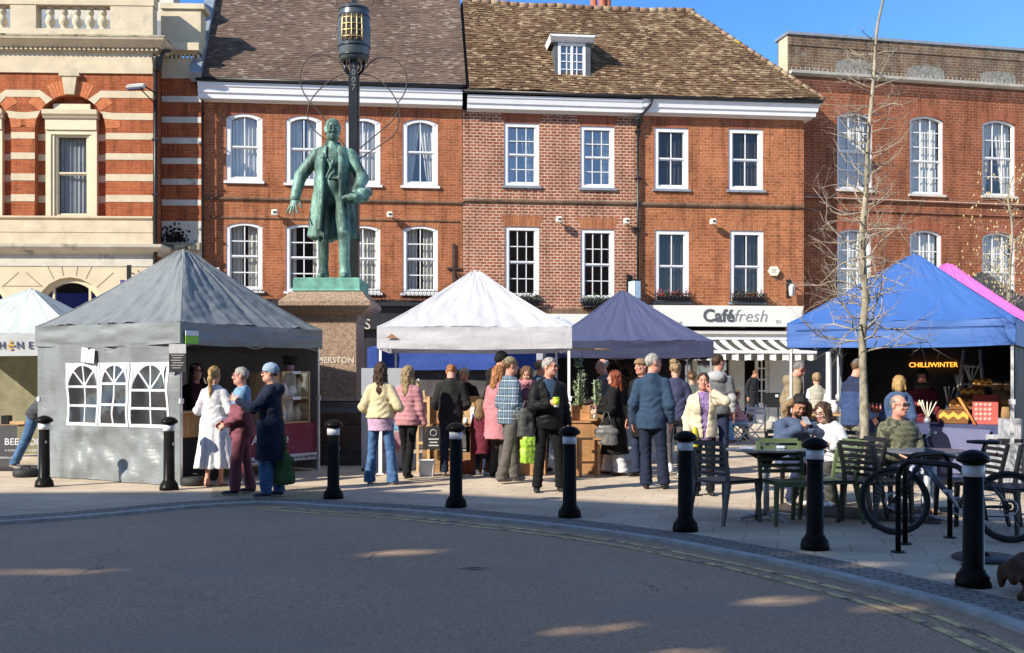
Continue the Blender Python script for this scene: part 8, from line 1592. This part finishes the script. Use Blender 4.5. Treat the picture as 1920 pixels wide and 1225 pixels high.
# navy gazebo: white clothed table, wreaths
wt = thing('cloth_table', 'table with a pale cloth under the navy gazebo behind the red haired woman', 'table', GX(1190, 19.0), 0); part('table_cloth', cloth('pale_table_cloth', (.5, .52, .48), .8, .4, .05), wt, lambda b: b.grid(lambda i, j: (-.65+1.3*i+.01*math.sin(j*9), -.32-.02*math.sin(i*34)*j-.03*j, .8-.6*j), 50, 8)); part('table_top', WOODL, wt, lambda b: b.box(-.66, -.315, .78, .66, .35, .81))
bs_ = goods('basket', 'wicker basket on the pale cloth table', 'basket', GX(1178, 18.9)+Vector((0, 0, .811)), lambda b: [b.tube([((.11+.02*k/6)*math.cos(a), (.09+.02*k/6)*math.sin(a), .015+k*.026) for a in np.linspace(0, 6.28, 17)[:-1]], .015, 5, closed=True) for k in range(7)], pbr('wicker', (.3, .19, .08), .8, .4, 30))
for k, (u, v) in enumerate(((1150, 690), (1172, 700), (1196, 712), (1160, 716))):
    def wr_(b):
        rr = random.Random(k)
        for _ in range(240): a = rr.uniform(0, 6.28); r_ = .15+rr.gauss(0, .025); c = Vector((r_*math.cos(a), rr.gauss(0, .02), r_*math.sin(a))); d = Vector((rr.gauss(0, 1), rr.gauss(0, .6), rr.gauss(0, 1))).normalized()*.03; e = d.orthogonal().normalized()*.014; b.add([c-d, c+e, c+d, c-e], [(0, 1, 2, 3)], rr.randrange(2))
    b = MB(); wr_(b); o = b.obj('wreath', [pbr('dried_rose', (.16, .07, .06), .9, .4), pbr('dried_leaf', (.1, .085, .05), .9, .4)]); o.location = P(u, v, 24.6); tag(o, ('dried wreath at the top left of the black backdrop', 'dried wreath in the middle of the black backdrop', 'dried wreath at the right of the black backdrop', 'dried wreath lowest on the black backdrop')[k], 'wreath', 'wreaths in the navy gazebo')
# chilli stall
def lc(x, y, z=0): return tc_.matrix_basis@Vector((x, y, z))
NAVC = cloth('navy_table_cloth', (.04, .05, .13), .7, .4, .02); cp = l2w(1800, 800, -.5)
ct2 = thing('cloth_table', 'stall table in navy cloth carrying the chilli jars', 'table', lc(cp.x, -.2, 0), ab); part('table_cloth', NAVC, ct2, lambda b: (b.grid(lambda i, j: (-.75+1.5*i, -.36-.02*math.sin(i*30)*j-.02*j, .83-.78*j), 50, 8), b.grid(lambda i, j: (-.75-.02*math.sin(i*12)*j, .36-.72*i, .83-.78*j), 20, 8), b.grid(lambda i, j: (-.75+1.5*i, -.36+.72*j, .83), 4, 4))); 
part('front_panel', pbr('slate_blue_panel', (.12, .13, .24), .8, .1), ct2, lambda b: b.prism([(-.42, .79), (.42, .76), (.26, .12), (-.24, .12)], -.42, -.405))
AMB = pbr('amber_box', (.16, .065, .015), .6, .15); YEB = pbr('yellow_chevron', (.75, .38, .06), .6, .08)
def lct(x, y, z): return ct2.matrix_basis@Vector((x, y, z))
def chev(label, x, y, z, w, h):
    t = thing('gift_box', label, 'box', lct(x, y, z), ab+.1, 'stepped chevron gift boxes'); part('box_body', AMB, t, lambda b: b.cbox((0, 0, h/2), (w, .16, h), 0, None, .006))
    def zig(b):
        n = 3; 
        for k in range(n):
            x0, x1, xm = -w/2+w*k/n, -w/2+w*(k+1)/n, -w/2+w*(k+.5)/n; b.prism([(x0, h*.3), (xm, h*.55), (x1, h*.3), (x1, h*.62), (xm, h*.9), (x0, h*.62)], -.086, -.081)
    part('chevron', YEB, t, zig); return t
chev('lowest chevron patterned box at the front of the stepped stack', -.1, -.2, .832, .4, .2); chev('second chevron patterned box of the stepped stack', .0, -.02, 1.034, .36, .17); chev('third chevron patterned box of the stepped stack', .12, .06, 1.206, .32, .15); chev('topmost chevron patterned box of the stepped stack', .26, .08, 1.358, .26, .14)
for k, (x, y, z, lab) in enumerate(((-.46, -.22, .832, 'diffuser jar of pale sticks at the front left of the chilli stall'), (-.2, .0, 1.035, 'diffuser jar of pale sticks on the first step of the boxes'), (-.06, .06, 1.207, 'diffuser jar of pale sticks on the second step of the boxes'), (.1, .1, 1.36, 'tallest diffuser jar of pale sticks on the top step'))):
    t = thing('diffuser_jar', lab, 'jar', lct(x, y, z), k*.7, 'diffuser jars'); part('jar_body', pbr('silver_lid_jar', (.4, .42, .45), .25, .2, metal=.5), t, lambda b: b.lathe([(0, 0), (.05, 0), (.055, .04), (.045, .07), (.03, .08), (.028, .1), (0, .1)], 14))
    part('sticks', pbr('pale_stick', (.66, .64, .54), .7, .1), t, lambda b: [b.tube([(0, 0, .06), (.16*math.sin(a)*1.0, .05*math.cos(a*2), .34)], .009, 5) for a in (-.95, -.4, .1, .5, 1.05)])
rp_ = thing('menu_board', 'red framed pattern board leaning on the chilli stall', 'sign', lct(.3, -.26, .832), ab+.05); part('board_panel', pbr('brick_red_board', (.36, .05, .04), .6, .2), rp_, lambda b: b.box(-.14, 0, 0, .2, .02, .44, 0, RX(R(-12)))); part('pattern', pbr('pale_red_pattern', (.5, .3, .26), .6, .3), rp_, lambda b: [b.cbox((-.09+.06*(k % 4), -.004, .08+.07*(k//4)), (.035, .004, .04), 0, Matrix.Rotation(R(45), 3, 'Y')) for k in range(16)]); [setattr(c, 'rotation_euler', (R(-12), 0, 0)) for c in rp_.children if c.name.startswith('pattern')]
goods('wooden_strut', 'orange wooden strut leaning in front of the red board', 'strut', lct(.12, -.36, .84), lambda b: b.tube([(.1, 0, -.02), (-.16, .1, .4)], .02, 6), pbr('orange_wood', (.6, .22, .06), .6), ab)
for k, (x, y, z, w, h, lab) in enumerate(((.52, -.05, .832, .24, .28, 'lowest kraft bag at the right end of the chilli stall'), (.52, .0, 1.115, .24, .2, 'kraft bag in the middle of the right hand stack'), (.46, .05, 1.318, .15, .14, 'left small kraft bag on top of the stack'), (.62, .05, 1.318, .14, .13, 'right small kraft bag on top of the stack'))): goods('kraft_bag', lab, 'bag', lct(x, y, z), bagf(w, .16, h), pbr('kraft_paper', (.34, .2, .09), .8, .25, 12, .4, 25), ab, 'kraft bags on the chilli stall')
BOT = [pbr('sauce_red', (.35, .02, .02), .3), pbr('sauce_pink', (.55, .2, .18), .3), pbr('sauce_amber', (.4, .14, .02), .3)]
b0_ = None
for k in range(9):
    lab = 'chilli sauce bottle standing in the row between the trunk and the blonde woman'; p = P(1634+7*(k % 5)+3*(k//5), 765, 15.3+.25*(k//5)); p.z = .9
    b = MB(); b.lathe([(0, 0), (.026, 0), (.027, .12), (.011, .16), (.011, .2)], 10, (0, 0, 0), 0); b.lathe([(.013, .2), (.013, .23), (0, .23)], 8, (0, 0, 0), 1); b.lathe([(.0275, .03), (.0275, .1)], 10, (0, 0, 0), 2); o = b.obj('sauce_bottle', [BOT[k % 3], BLACK, BANW]); o.location = p; tag(o, lab, 'bottle', 'chilli sauce bottles')
sb2 = thing('cloth_table', 'navy clothed side table holding the chilli sauce bottles', 'table', GX(1648, 15.45), ab); part('table_cloth', NAVC, sb2, lambda b: (b.box(-.35, -.25, .86, .35, .3, .895), b.grid(lambda i, j: (-.35+.7*i, -.255-.02*math.sin(i*20)*j, .88-.82*j), 30, 6)))
ld = thing('step_ladder', 'worn grey wooden stepladder against the black tent wall', 'ladder', lc(l2w(1822, 800, 1.1).x, 1.05, 0), ab); LDW = pbr('worn_ladder_wood', (.68, .62, .52), .8, .3, 8, .2)
part('front_frame', LDW, ld, lambda b: [b.tube([(s*.3, -.3, .0), (s*.12, .1, 1.95)], .028, 4) for s in (-1, 1)]); part('rear_frame', LDW, ld, lambda b: [b.tube([(s*.26, .32, .0), (s*.12, .14, 1.93)], .022, 4) for s in (-1, 1)])
for k in range(6): part('tread', LDW, ld, lambda b: b.cbox((0, -.3+.4*(k+1)/7, .28*(k+1)), (.6-.36*(k+1)/7, .1, .028)))
gp = thing('grey_planks', 'stack of grey folded boards at the blue tent leg', 'boards', GX(1893, 14.6), ab); part('boards', pbr('grey_plank', (.3, .31, .34), .6, .15), gp, lambda b: [b.box(x0, y0, 0, x1, y0+.03, h_) for x0, x1, y0, h_ in ((-.3, -.08, 0, .72), (-.14, .16, -.05, .95), (.17, .4, .02, .7))]); part('strap', BLACK, gp, lambda b: b.box(-.15, -.056, .62, .17, -.015, .67))
mch = thing('till', 'small black card machine and phone clutter on the rear shelf of the blue tent', 'till', lc(l2w(1755, 770, .9).x, .9, 0), ab); part('shelf', WHITE, mch, lambda b: b.box(-.4, -.15, .93, .3, .2, .96)); part('machine', BLACK, mch, lambda b: (b.cbox((-.1, 0, 1.06), (.24, .2, .2), 0, None, .02), b.cbox((.12, 0, 1.02), (.16, .16, .12), 0, None, .02))); part('shelf_leg', ALU, mch, lambda b: [b.box(x-.02, 0, 0, x+.02, .04, .929) for x in (-.36, .26)])
wp = thing('white_post', 'thick white tent post left of the blue gazebo interior', 'post', GX(1554, 18.7), 0); part('post_tube', WHITE, wp, lambda b: b.lathe([(.07, 0), (.07, .03), (.05, .04), (.05, 2.2), (.07, 2.22)], 14)); part('clamp', BLACK, wp, lambda b: b.cbox((.06, -.02, 1.9), (.06, .06, .1)))
jt = thing('jar_table', 'small wooden table with pale jars left of the man in the grey cap', 'table', GX(1556, 15.9), 0); part('table_top', WOODL, jt, lambda b: b.box(-.25, -.2, .94, .28, .2, .97)); part('shelf', WOODL, jt, lambda b: b.box(-.25, -.2, .7, .28, .2, .73))
for sx in (-.22, .25):
    for sy in (-.17, .17): part('leg', WOODL, jt, lambda b: b.box(sx-.02, sy-.02, 0, sx+.02, sy+.02, .939))
goods('white_jar', 'squat white jar on the small wooden table by the white post', 'jar', GX(1562, 15.85)+Vector((0, 0, .972)), lambda b: b.lathe([(0, 0), (.07, 0), (.085, .06), (.08, .13), (.05, .16), (.06, .18), (.04, .2), (0, .2)], 16), WHITE)
# cafe terrace: folding chairs and a little table
FCH = pbr('white_folding_chair', (.6, .6, .56), .5, .08); 
def fold_chair(label, pos, rz):
    t = thing('folding_chair', label, 'chair', pos, rz, 'white folding chairs at the cafe')
    for s in (-1, 1): part('leg', FCH, t, lambda b: b.tube([(s*.2, -.24, 0), (s*.2, .2, .46), (s*.2, .27, .88)], .016, 6)); part('leg', FCH, t, lambda b: b.tube([(s*.17, .26, 0), (s*.17, -.2, .45)], .016, 6))
    part('seat', FCH, t, lambda b: [b.box(-.2, -.22+k*.085, .45, .2, -.15+k*.085, .465) for k in range(5)]); part('backrest', FCH, t, lambda b: [b.box(-.2, .235+.008*k, .66+.09*k, .2, .25+.008*k, .73+.09*k) for k in range(2)]); return t
fold_chair('white folding chair standing in the sun before the cafe door', GX(1408, 24.6), R(-72)); fold_chair('white folding chair under the person in pink check', GX(1390, 25.1), R(-75)); fold_chair('white folding chair under the person in dark red', GX(1370, 26.2), R(70))
ft = thing('bistro_table', 'small dark bistro table between the seated cafe customers', 'table', GX(1374, 25.2), 0); part('table_top', BLACK, ft, lambda b: b.lathe([(.0, .7), (.3, .7), (.3, .72), (0, .72)], 20)); part('pillar', BLACK, ft, lambda b: b.lathe([(.2, 0), (.2, .02), (.03, .04), (.03, .7)], 12))
mbd = thing('menu_box', 'black menu board on a stand right of the cafe door', 'sign', GX(1447, 29.0), 0); part('board_panel', BLACK, mbd, lambda b: b.box(-.22, 0, .7, .22, .03, 1.1)); part('stand', BLACK, mbd, lambda b: (b.box(-.2, .0, 0, -.16, .03, .699), b.box(.16, 0, 0, .2, .03, .699))); part('label', WHITE, mbd, lambda b: b.box(.1, -.005, .98, .18, -.001, 1.05))
lv = MB(); lv.add([(0, 0, 0), (.16, .02, .004), (.3, .0, .012), (.14, -.04, .02)], [(0, 1, 2, 3)]); o = lv.obj('paper_scrap', pbr('drab_paper', (.4, .36, .3), .8)); o.location = G(855, 1060)+Vector((0, 0, -.027)); tag(o, 'flattened pale scrap lying on the road', 'litter')
